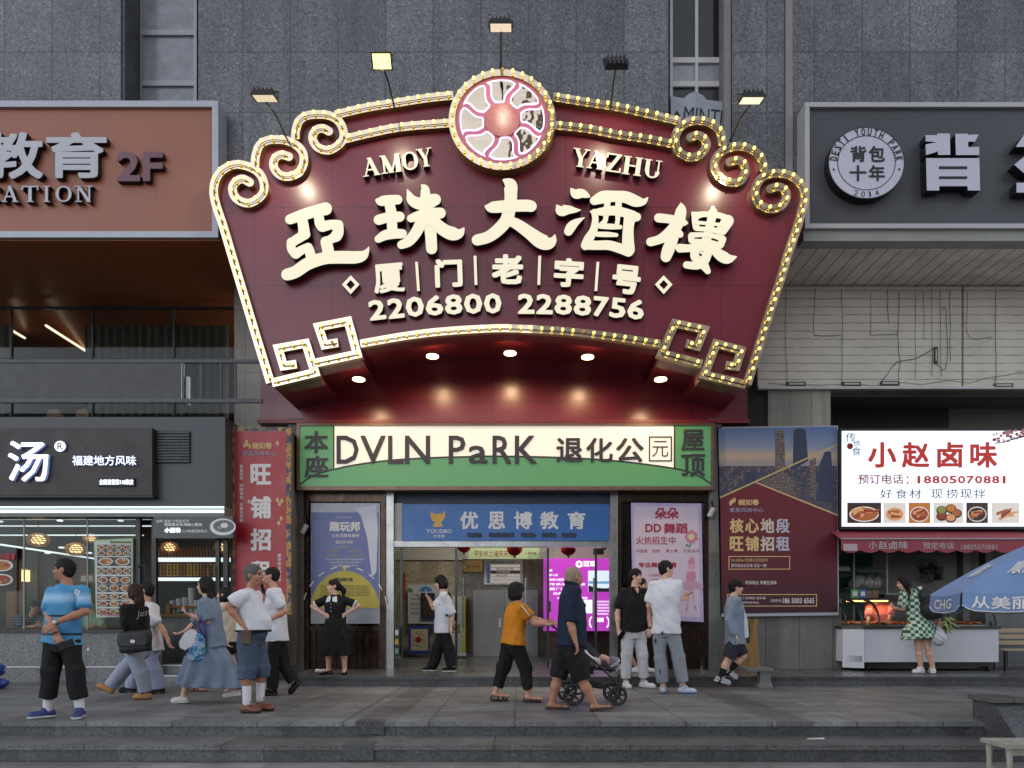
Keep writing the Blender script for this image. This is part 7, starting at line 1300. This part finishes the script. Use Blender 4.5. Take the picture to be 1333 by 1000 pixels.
# 6 older man with hands on hips
T, J = person('older grey-haired man in white tee and denim shorts with hand on hip', 7.93, 0, 88, (326, 768), (326, 828), (331, 749), [('R', (298, 790, -.22), (314, 812, -.22), (321, 818, -.2)), ('L', (322, 795, .24), (332, 812, .22), None)],
    [('R', (321, 871, -.08), (321.5, 908, -.08), 84, 0), ('L', (340, 868, .08), (339, 903, .1), 80, 0)], dict(m=WHT, hem=.12, loose=.022, hw=.165, sleeve=.7, cuff=.082), dict(k='pants', m=DNM, name='denim_shorts', end=1.34, r=(.115, .1, .098), waist=.08), dict(m=HGRY, line=.018, vol=.99), dict(k='shoe', m=mat('brown leather loafer', (108, 56, 32), .4), sole=mat('dark loafer sole', (50, 32, 24), .6), sock=WHT, sh=.13), skin=SKIN3, belly=.06, seed=31, hs=1.06, w=1.06, hyaw=80)
b_ = J['PV'] + J['up']*.06; mb = MB(); mb.tube([b_ + J['l']*.197*math.cos(a) + J['f']*(.185*math.sin(a) + .035) for a in [k*2*math.pi/30 for k in range(31)]], .019, 6, 0, False, .7); mb.build('belt', BLKC, T)
PC = thing('belt_pouch', 'small brown phone pouch on the belt of the older man', 'pouch', P(320, 838, 7.7)); MB().pbox(313.5, 822, 325.5, 838, 7.68, .05).build('pouch', mat('brown pouch leather', (74, 54, 40), .5), PC); MB().pbox(313, 821, 326, 829, 7.672, .062).build('flap', mat('dark pouch flap', (58, 42, 34), .5), PC)
# 7 phone man
T, J = person('young man in white tee and black trousers walking left behind the older man, phone raised', 9.7, 0, -85, (357, 767), (361, 826), (353, 750), [('L', (371, 796, -.12), (352, 806, -.2), (346, 809, -.2)), ('R', (346, 795, .1), (343, 775, .02), (342.5, 768, .0))],
    [('L', (355, 866, -.07), (354, 899, -.07), -85, 0), ('R', (369, 864, .08), (383, 889, .08), -100, -48)], dict(m=WHT, hem=-.14, loose=.035, hw=.18, sleeve=.75, cuff=.08), dict(k='pants', m=BLKT, end=1.92, r=(.11, .09, .082)), dict(m=HBLK), dict(k='shoe', m=BLKC, sole=M_BLACK), seed=37)
phone('blue backed phone raised to the face of the young man in black trousers', 341.5, 766, 9.62, 70, -20, 0, (40, 70, 120))
# 8 woman in black dress
T, J = person('woman in black dress with white collar standing by the blue poster, hands on hips', 11.38, ZL, -8, (435, 775.5), (437, 812), (434, 763.5), [('R', (407.5, 790, .02), (423, 800, -.06), (428, 803, -.08)), ('L', (466.5, 789, .02), (449, 800, -.06), (444, 803, -.08))],
    [('R', (428.5, 846, 0), (427.5, 870, 0), -40, 0), ('L', (447.5, 846, 0), (448.5, 870, 0), 10, 0)], dict(m=BLKC, name='dress_top', hem=.0, loose=.012, hw=.16, sleeve=.72, cuff=.075), dict(k='skirt', m=BLKC, name='dress_skirt', hem=852.5, r=(.245, .2), waist=.06, nf=9, af=.06), dict(m=HBLK, tail=(447, 777, .05), line=.01), dict(k='sandal', m=BLKC, len=.25), skin=SKIN2, hyaw=-62, seed=41, hs=.97, w=.95)
nk = J['N']; mb = MB()
for sg in (-1, 1): mb.add([nk + J['l']*sg*a + J['f']*b + np.array([0, 0, c]) for a, b, c in ((.015, .105, -.035), (.02, .122, -.1), (.1, .112, -.115), (.085, .085, -.03), (.05, .05, .012))], [(0, 1, 2, 3, 4) if sg > 0 else (4, 3, 2, 1, 0)])
mb.build('collar', WHT, T); mb = MB()
for z_ in (-.14, -.2, -.26): mb.ball(nk + J['f']*.135 + np.array([0, 0, z_]), .009, 0, 8, 5)
mb.build('button', WHT, T)
for sd in 'LR': s0, e = J['A'][sd][:2]; d = (e - s0)/np.linalg.norm(e - s0); c0_ = s0 + d*np.linalg.norm(e - s0)*.69; MB().tube([c0_, c0_ + d*.024], .078, 14).build('cuff', WHT, T)
# 9 youth
T, J = person('long-haired youth in loose white tee and black trousers looking at a phone, walking left', 11.9, ZL, -85, (578, 771.5), (577, 818), (573.5, 758.5), [('L', (588.5, 802, -.12), (587, 817, -.14), (586.5, 823, -.14)), ('R', (565, 792, .08), (558, 779, .02), (555, 775, .0))],
    [('L', (584, 843, -.06), (588, 868, -.06), -85, 0), ('R', (570.5, 843, .08), (562.5, 869, .08), -85, 0)], dict(m=WHT, hem=-.12, loose=.045, hw=.185, sleeve=.9, cuff=.09), dict(k='pants', m=BLKT, end=1.95, r=(.118, .108, .1)), dict(s='bob', m=HBLK, vol=1.03, ow=.07), dict(k='sneaker', m=BLKC, sole=WRUB), skin=SKIN2, pitch=16, seed=43)
MB().tube([P(571, 788, 11.72), P(577, 777, 11.72), P(584, 771.5, 11.8), P(588, 780, 12.05)], .02, 5, 0, True, .4).build('bag_strap', BLKC, T)
BG = thing('crossbody_bag', 'small black crossbody bag on the back of the white-shirted youth', 'bag', P(592, 806, 11.9)); mb = MB(); mb.ball(P(592, 800, 11.95), (.05, .07, .11)); mb.build('bag_body', BLKC, BG); MB().pbox(579.5, 799.5, 583.5, 802.5, 11.68, .003).build('hem_tag', M_BLACK, T)
phone('phone held up by the long-haired youth in white tee', 553.5, 773, 11.88, -80, 30)
# 10 orange woman
TRM = cloth('orange trim', (196, 122, 30), .1)
T, J = person('woman in orange tee and black cropped trousers pushing the stroller, face turned away', 8.9, 0, 112, (673.5, 785), (668, 836), (673, 770), [('R', (695.5, 811, -.12), (711, 813, -.1), (718, 813.5, -.08)), ('L', (697, 807, .2), (711, 810.5, .14), (718, 811, .1))],
    [('R', (684, 869, -.07), (688, 905, -.07), 88, 0), ('L', (655.5, 868, .08), (645, 901, .08), 88, 0)], dict(m=ORG, hem=-.04, loose=.03, hw=.195, sleeve=.62, cuff=.078), dict(k='pants', m=BLKT, end=1.78, r=(.12, .092, .07)), dict(s='bob', m=HBLK, vol=1.06, line=-.03), dict(k='sandal', m=mat('dark brown sandal', (38, 28, 26), .6), len=.245), skin=SKIN, hyaw=122, pitch=6, seed=47, hs=.97, w=1.02)
s0, e = J['A']['R'][:2]; mb = MB(); mb.tube([J['N'] + (s0 - J['N'])*.6 + np.array([0, -.08, .02]), s0 + np.array([0, -.075, .01]), s0 + (e - s0)*.55 + np.array([.01, -.08, 0])], .008, 4); mb.build('sleeve_piping', WHT, T)
# 11 navy old man
T, J = person('balding old man in navy polo and black shorts walking right past the stroller', 8.07, 0, 100, (744, 763), (741.5, 838), (747.5, 752), [('R', (743, 812, -.2), (749, 835, -.23), (752, 845, -.24)), ('L', (757, 796, .2), (757, 782, .26), (754, 776, .26))],
    [('R', (757, 884, -.08), (774, 917, -.08), 88, 8), ('L', (726, 882, .08), (718, 915, .08), 90, 0)], dict(m=NAVY, name='polo_shirt', hem=-.02, loose=.03, hw=.18, sleeve=.9, cuff=.074), dict(k='pants', m=BLKT, name='shorts', end=1.0, r=(.118, .112, .108)), dict(m=mat('thin grey hair', (150, 128, 112), .6, 0, .2, 14, .3, 90, .4, 60, .2), vol=.962, line=.07), dict(k='slide', m=mat('brown leather sandal', (58, 44, 36), .6), len=.3), skin=SKIN3, hyaw=118, belly=.03, seed=53, hs=1.03, w=1.1)
mb = MB(); nk = J['N']; mb.tube([nk + J['l']*.075*math.cos(a) + J['f']*(.072*math.sin(a)) + np.array([0, 0, .028 - .02*math.sin(a)]) for a in [k*2*math.pi/20 for k in range(21)]], .02, 6, 0, False, 1.2); mb.build('collar', NAVY, T)
phone('phone in the raised far hand of the balding old man', 753, 775, 8.34, 60, 10)
# stroller and child
SR = thing('stroller', 'black folding stroller with big spoked wheels pushed across the plaza', 'stroller', P(770, 914, 8.75)); M_STR = mat('black stroller fabric', (32, 32, 35), .75, 0, .15, 8, .06, 80, .3, 20); Ys = 8.75
wheels = ((738, 902, 8.95, 13.5), (747, 906.5, 8.5, 14.5), (797, 899, 8.95, 12.5), (804, 903, 8.5, 13)); grnd = 0
for x_, y_, yy, rp in wheels:
    r_ = rp*yy/F; c = P(x_, 0, yy); c.z = r_; o = MB(); mo = MB(); 
    tp = [(c.x + r_*.88*math.cos(2*math.pi*k/28), yy, c.z + r_*.88*math.sin(2*math.pi*k/28)) for k in range(29)]; o.tube(tp, r_*.12, 8, 0, False); wh = o.build('wheel', mat('grey black tyre', (46, 46, 48), .7), SR)
    for k in range(6): a = k*math.pi/3 + .2; mo.tube([c, (c.x + r_*.8*math.cos(a), yy, c.z + r_*.8*math.sin(a))], [.016, .011], 6)
    mo.tube([(c.x + r_*.76*math.cos(2*math.pi*k/24), yy, c.z + r_*.76*math.sin(2*math.pi*k/24)) for k in range(25)], .011, 5, 0, False); mo.tube([c - Vector((0, .025, 0)), c + Vector((0, .025, 0))], .022, 8); mo.build('rim', M_BLACK, wh)
mb = MB()
for yy in (8.5, 8.95): mb.tube([P(722, 817, yy), P(738, 832, yy), P(775, 862, yy), P(800, 886, yy), P(803, 902, yy)], .014, 6); mb.tube([P(747 if yy < 8.7 else 738, 904, yy), P(760, 880, yy), P(790, 862, yy)], .012, 6); mb.tube([P(806, 878, yy), P(807, 893, yy), P(804, 902, yy)], .022, 6)
mb.tube([P(722, 817, 8.5), P(719, 815, 8.6), P(719, 815, 8.85), P(722, 817, 8.95)], .016, 6); mb.tube([P(803, 884, 8.5), P(803, 884, 8.95)], .012, 6); mb.tube([P(742, 905, 8.5), P(742, 905, 8.95)], .01, 6); mb.build('frame', M_BLACK, SR)
def slab(name, pts, y0, y1, m, amp=.006, sd=1):
    C = SDF(*bbox([P(x_, y_, yy) for x_, y_ in pts for yy in (y0, y1)], .06), .011)
    for (a, b), (c, d) in zip(pts[:-1], pts[1:]):
        p, q = np.array(P(a, b, (y0+y1)/2)), np.array(P(c, d, (y0+y1)/2)); C.cone(p, q, .2, .2, .02, np.cross((q - p)/np.linalg.norm(q - p), [0, 1, 0]), .16)
    C.wrinkle(amp, sd); C.build(name, m, SR)
slab('seat', [(752, 838), (766, 868), (790, 870)], 8.5, 8.95, M_STR); slab('backrest', [(742, 828), (758, 866)], 8.5, 8.95, M_STR, .006, 3); slab('canopy', [(726, 866), (742, 862)], 8.5, 8.95, M_STR, .008, 5); slab('basket', [(752, 888), (776, 892)], 8.5, 8.95, M_STR, .01, 6)
MB().prism([(757, 834), (768, 838), (782, 853), (778, 857), (764, 846)], 8.48, .02).build('side_panel', mat('dark grey stroller panel', (58, 58, 62), .5), SR)
T, J = person('small child reclining in the stroller, only bare legs and grey shoes showing', 8.72, .3, 88, (752, 846), (768, 863), (747, 836), [('R', (760, 852, -.12), (768, 858, -.13), None), ('L', (760, 852, .12), (768, 858, .13), None)], [('R', (784, 856, -.06), (795, 860, -.06), 85, 40), ('L', (784, 858, .06), (797, 867, .06), 85, 30)], dict(m=WHT, loose=.0, hw=.16, hem=-.2, sleeve=.9), dict(k='pants', m=WHT, name='shorts', end=.6, r=(.1, .09, .08)), dict(m=HBLK), dict(k='sneaker', m=mat('grey toddler shoe', (120, 116, 126), .7), sole=WRUB, len=.15), skin=SKIN2, hs=.72, w=.62, sw=.15, seed=59)
# 12 polo man
T, J = person('young man in black open-neck polo and white trousers facing the street', 10.72, 0, 12, (826, 765.5), (825, 822), (828, 750.5), [('R', (804, 799, .0), (805, 820, -.06), (808, 827, -.1)), ('L', (845.5, 799, .0), (846, 818, -.05), (845, 825, -.08))],
    [('R', (816, 853, -.02), (814.5, 884, 0), 10, 0), ('L', (836.5, 853, -.02), (838, 884, 0), 58, 0)], dict(m=BLKC, name='polo_shirt', hem=.0, loose=.026, hw=.19, sleeve=.72, cuff=.078), dict(k='pants', m=WPN, end=1.94, r=(.11, .083, .08)), dict(m=HBLK, vol=1.04, line=-.012), dict(k='sneaker', m=M_WHITE, sole=WRUB, len=.3), skin=SKIN2, hyaw=58, seed=61, w=1.08)
nk = J['N']; MB().add([nk + J['l']*a + J['f']*b + np.array([0, 0, c]) for a, b, c in ((-.045, .09, -.005), (.045, .09, -.005), (.012, .127, -.105))], [(0, 2, 1)]).build('neckline', SKIN2, T); mb = MB(); [mb.tube([nk + J['l']*sg*.05 + J['f']*.08 + np.array([0, 0, .01]), nk + J['l']*sg*.04 + J['f']*.118 + np.array([0, 0, -.05]), nk + J['l']*sg*.012 + J['f']*.135 + np.array([0, 0, -.11])], .014, 5) for sg in (-1, 1)]; mb.build('collar', BLKC, T)
wr = J['A']['L'][2]; MB().tube([wr + np.array([0, 0, .02]), wr + np.array([0, 0, -.01])], .034, 12).build('wrist_watch', M_BLACK, T); phone('dark phone in the hanging hand of the young man in black polo', 809, 827, 10.58, 20, 10, 35)
# 13 grey jeans man
T, J = person('tall young man in white tee and grey jeans with black cross patches, seen from behind', 9.93, 0, 150, (866, 755.5), (867, 818), (867.5, 741), [('R', (876, 789, -.06), (886, 780, .0), (892, 776, .04)), ('L', (845, 788, .12), (848, 800, .24), None)],
    [('R', (883, 856, -.03), (889, 889, -.02), 80, 0), ('L', (859, 856, .02), (863, 890, .02), 165, 0)], dict(m=WHT, hem=-.1, loose=.035, hw=.185, sleeve=.85, cuff=.09), dict(k='pants', m=GDN, end=1.95, r=(.112, .092, .088)), dict(m=HBLK, vol=1.03), dict(k='sneaker', m=mat('white blue sneaker', (178, 184, 200), .5), sole=mat('ice blue sole', (120, 140, 176), .5), len=.3), skin=SKIN2, hyaw=100, seed=67, w=1.05, sw=.185)
def cross(x_, y_, Yc, s_, sk=0):
    mb = MB(); mb.prism([(x_ - s_*.3, y_ - s_), (x_ + s_*.3, y_ - s_), (x_ + s_*.16, y_ - s_*.2), (x_ + s_*.75, y_ - s_*.4), (x_ + s_*.75, y_ + s_*.1), (x_ + s_*.16, y_), (x_ + s_*.3, y_ + s_*1.2), (x_ - s_*.3, y_ + s_*1.2), (x_ - s_*.16, y_), (x_ - s_*.75, y_ + s_*.1), (x_ - s_*.75, y_ - s_*.4), (x_ - s_*.16, y_ - s_*.2)], Yc, .006); mb.build('cross_patch', BLKC, T)
cross(859.5, 874, 9.86, 3.2); cross(853, 834, 9.84, 3); cross(862.5, 824, 9.78, 2.5)
phone('pale phone in the hand of the tall young man in white tee', 895.5, 774, 9.97, 60, 60, 20, (190, 180, 150))
# 14 person hidden behind the polo man
T, J = person('person hidden behind the young man in black polo, only white shoes and cheek showing', 11.7, ZL, 50, (833, 774), (828, 824), (836, 762), [('R', (822, 800, .0), (826, 816, -.1), None), ('L', (840, 800, .1), (838, 816, .0), None)], [('R', (815, 846, -.05), (828, 868, .0), 60, 0), ('L', (836, 846, .05), (840, 868, .05), 70, 0)], dict(m=BLKC, hem=-.05, loose=.02), dict(k='pants', m=BLKC, name='shorts', end=.9, r=(.1, .09, .08)), dict(m=HBLK), dict(k='sneaker', m=M_WHITE, sole=WRUB), skin=SKIN, seed=71, hs=.96, w=.85)
# 15 man with cap
T, J = person('man in black cap, grey blue shirt and dark shorts walking right along the kerb', 10.6, 0, 90, (954.5, 777), (956.5, 830), (958, 765), [('R', (950, 806, -.14), (957, 826, -.18), (960, 833, -.18)), ('L', (958, 806, .14), (964, 824, .16), None)],
    [('R', (948, 858, -.07), (937.5, 882, -.07), 86, -14), ('L', (967, 854, .08), (950, 872, .08), 95, -32)], dict(m=GRYS, name='overshirt', hem=-.16, loose=.032, hw=.19, sleeve=1.85, cuff=.07), dict(k='pants', m=DSH, name='shorts', end=.92, r=(.115, .11, .1)), dict(m=HBLK, cap=BLKC), dict(k='sneaker', m=mat('silver grey sneaker', (150, 152, 158), .5), sole=WRUB, sock=BLKC, sh=.14, len=.28), skin=SKIN2, seed=73, hyaw=86)
MB().prism([(961, 783), (967, 787), (973, 806), (975, 829), (966, 833), (961, 815)], 10.5, .2).build('white_undershirt', WHT, T); mb = MB(); [mb.tube([J['G'](sg*.012, .098, .012), J['G'](sg*.05, .092, .012), J['G'](sg*.078, .05, .012), J['G'](sg*.08, -.01, .012)], .003, 4) for sg in (-1, 1)]; mb.build('glasses', M_BLACK, T)
# 16 woman in green checked dress
t = NT('green white check cloth'); ck = t.n('TexChecker', Scale=19.0); t.l(t.P((1, .0, 1)), ck.inputs['Vector']); vo_ = t.n('TexVoronoi', Scale=19.0); t.l(t.P((1, .0, 1)), vo_.inputs['Vector'])
dt = t.math('LESS_THAN', vo_.outputs[0], .3); ck.inputs['Color1'].default_value = lin((34, 92, 62)); ck.inputs['Color2'].default_value = lin((190, 204, 190)); t.col(t.mix(t.math('MULTIPLY', dt, .7), ck.outputs[0], t.mix(1.0, lin((160, 186, 160)), ck.outputs[0], 'DIFFERENCE'))); t.b.inputs['Roughness'].default_value = .8
T, J = person('woman in green and white checked dress with black backpack at the deli counter', 11.54, ZL, -160, (1183, 770), (1197, 812), (1176, 759), [('L', (1176, 792, .0), (1167, 792, .18), (1163, 790, .24)), ('R', (1217, 794, -.02), (1222, 808, -.06), (1224, 814, -.06))],
    [('L', (1195.5, 843, .0), (1198.5, 868, 0), -75, 0), ('R', (1208, 843, -.04), (1214, 868, -.04), 160, 0)], dict(m=t.m, name='dress_top', hem=-.1, loose=.03, hw=.2, sleeve=.8, cuff=.088), dict(k='skirt', m=t.m, name='dress_skirt', hem=830, r=(.3, .23), waist=.1, nf=8, af=.06), dict(s='long', m=HBLK, long=.36, back=-.02), dict(k='sneaker', m=M_WHITE, sole=WRUB, len=.26), skin=SKIN2, hyaw=-105, pitch=14, seed=79, hs=.98)
BP_ = thing('backpack', 'black backpack on the woman in green checked dress', 'backpack', P(1213, 808, 11.3)); C = SDF(*bbox([P(1198, 812, 11.2), P(1228, 766, 11.5)], .08), .01); p = np.array(P(1212, 791, 11.36)); q = np.array(P(1206, 776, 11.36)); C.ell(p, [.17, .12, .2], None, .03); C.ell(q, [.12, .1, .14], None, .06); C.ell(p + [.06, -.06, -.08], [.11, .09, .1], None, .05); C.wrinkle(.006, 2); C.build('pack_body', mat('black pack cloth', (26, 26, 29), .6, 0, .15, 6, .06, 80, .3, 20), BP_); MB().tube([P(1199, 772, 11.42), P(1195, 768, 11.5), P(1192, 776, 11.62)], .022, 6, 0, True, .5).build('strap', M_BLACK, BP_)
PB = thing('shopping_bag', 'white plastic shopping bag hanging from the hand of the woman in green', 'plastic bag', P(1222, 841, 11.4)); C = SDF(*bbox([P(1210, 842, 11.3), P(1235, 812, 11.5)], .05), .008); c = np.array(P(1222, 831, 11.4)); C.ell(c, [.12, .09, .12], None, .02); C.cone(c + [0, 0, .08], np.array(P(1223, 815, 11.45)), .07, .015, .04); C.wrinkle(.008, 6, 40); C.build('bag', mat('thin white plastic', (190, 190, 196), .35, 0, .1), PB)
LK = thing('leek_bundle', 'bundle of green leaves sticking out of the white shopping bag', 'vegetables', P(1230, 820, 11.4)); mb = MB()
for k in range(46):
    a = R(random.uniform(-75, 100)); l_ = random.uniform(8, 22); x0, y0 = 1229 + random.uniform(-3, 4), 813 + random.uniform(-4, 5); yy = 11.36 + random.uniform(-.1, .1); x1, y1 = x0 + l_*math.cos(a)*.9, y0 - l_*math.sin(a)*.6; p, q, m_ = P(x0, y0, yy), P(x1, y1 + 4, yy + random.uniform(-.1, .1)), P((x0+x1)/2, (y0+y1)/2 - 2, yy); wv = Vector((.012, .01, .012)); mb.add([p - wv, p + wv, m_ + wv*1.2, q, m_ - wv*1.2], [(0, 1, 2, 3, 4)], k % 2)
mb.build('leaves', [mat('leek green', (86, 116, 44), .5, 0, .3), mat('pale leek green', (150, 160, 84), .5, 0, .3)], LK)
# 17 vendor, 18 and 19 diners
person('vendor in pink top and black apron straps reaching into the lit deli counter', 13.0, ZL, -10, (1143, 784), (1146, 830), (1137, 780), [('R', (1131, 797, -.2), (1130, 809, -.55), (1130, 812, -.62)), ('L', (1161, 794, -.2), (1157, 807, -.55), (1156, 811, -.62))], [('R', (1140, 850, 0), (1140, 868, 0), 0, 0), ('L', (1152, 850, 0), (1152, 868, 0), 0, 0)], dict(m=cloth('pink work shirt', (186, 108, 104), .1), loose=.035, hem=-.2, sleeve=1.5), dict(k='pants', m=BLKT), dict(m=HBLK, cap=cloth('white work cap', (190, 188, 186))), None, seed=83, pitch=40, hs=.95)
t = NT('grey striped tee cloth'); sx = t.n('SeparateXYZ'); t.l(t.P(), sx.inputs[0]); t.col(t.mix(t.math('LESS_THAN', t.math('FRACT', t.math('MULTIPLY', sx.outputs[2], 20)), .5), lin((112, 120, 132)), lin((60, 66, 80)))); t.b.inputs['Roughness'].default_value = .85
person('seated diner in grey striped tee leaning over the table behind the shop window', 12.9, .24, 40, (40, 802), (31, 838), (46.5, 790), [('R', (30, 819, -.2), (46, 815, -.35), (54, 814, -.36)), ('L', (52, 818, .0), (58, 814, -.2), None)], [('R', (44, 842, -.1), (44, 862, -.1), 40, 0), ('L', (46, 842, .1), (46, 862, .1), 40, 0)], dict(m=t.m, loose=.03, hem=-.1, sleeve=.8), dict(k='pants', m=BLKT), dict(m=HBLK), None, pitch=28, seed=89, hs=.98)
person('seated diner in pale green shirt half hidden behind the man in blue', 13.3, .24, 0, (121, 800), (121, 838), (121, 786), [('R', (110, 818, -.1), (116, 817, -.3), None), ('L', (133, 818, -.1), (127, 817, -.3), None)], [('R', (116, 846, -.2), (116, 860, -.2), 0, 0), ('L', (127, 846, -.2), (127, 860, -.2), 0, 0)], dict(m=cloth('pale green shirt', (146, 168, 140), .1), loose=.03, hem=-.1, sleeve=.9), dict(k='pants', m=BLKT), dict(m=HBLK), None, seed=97, hs=.98)
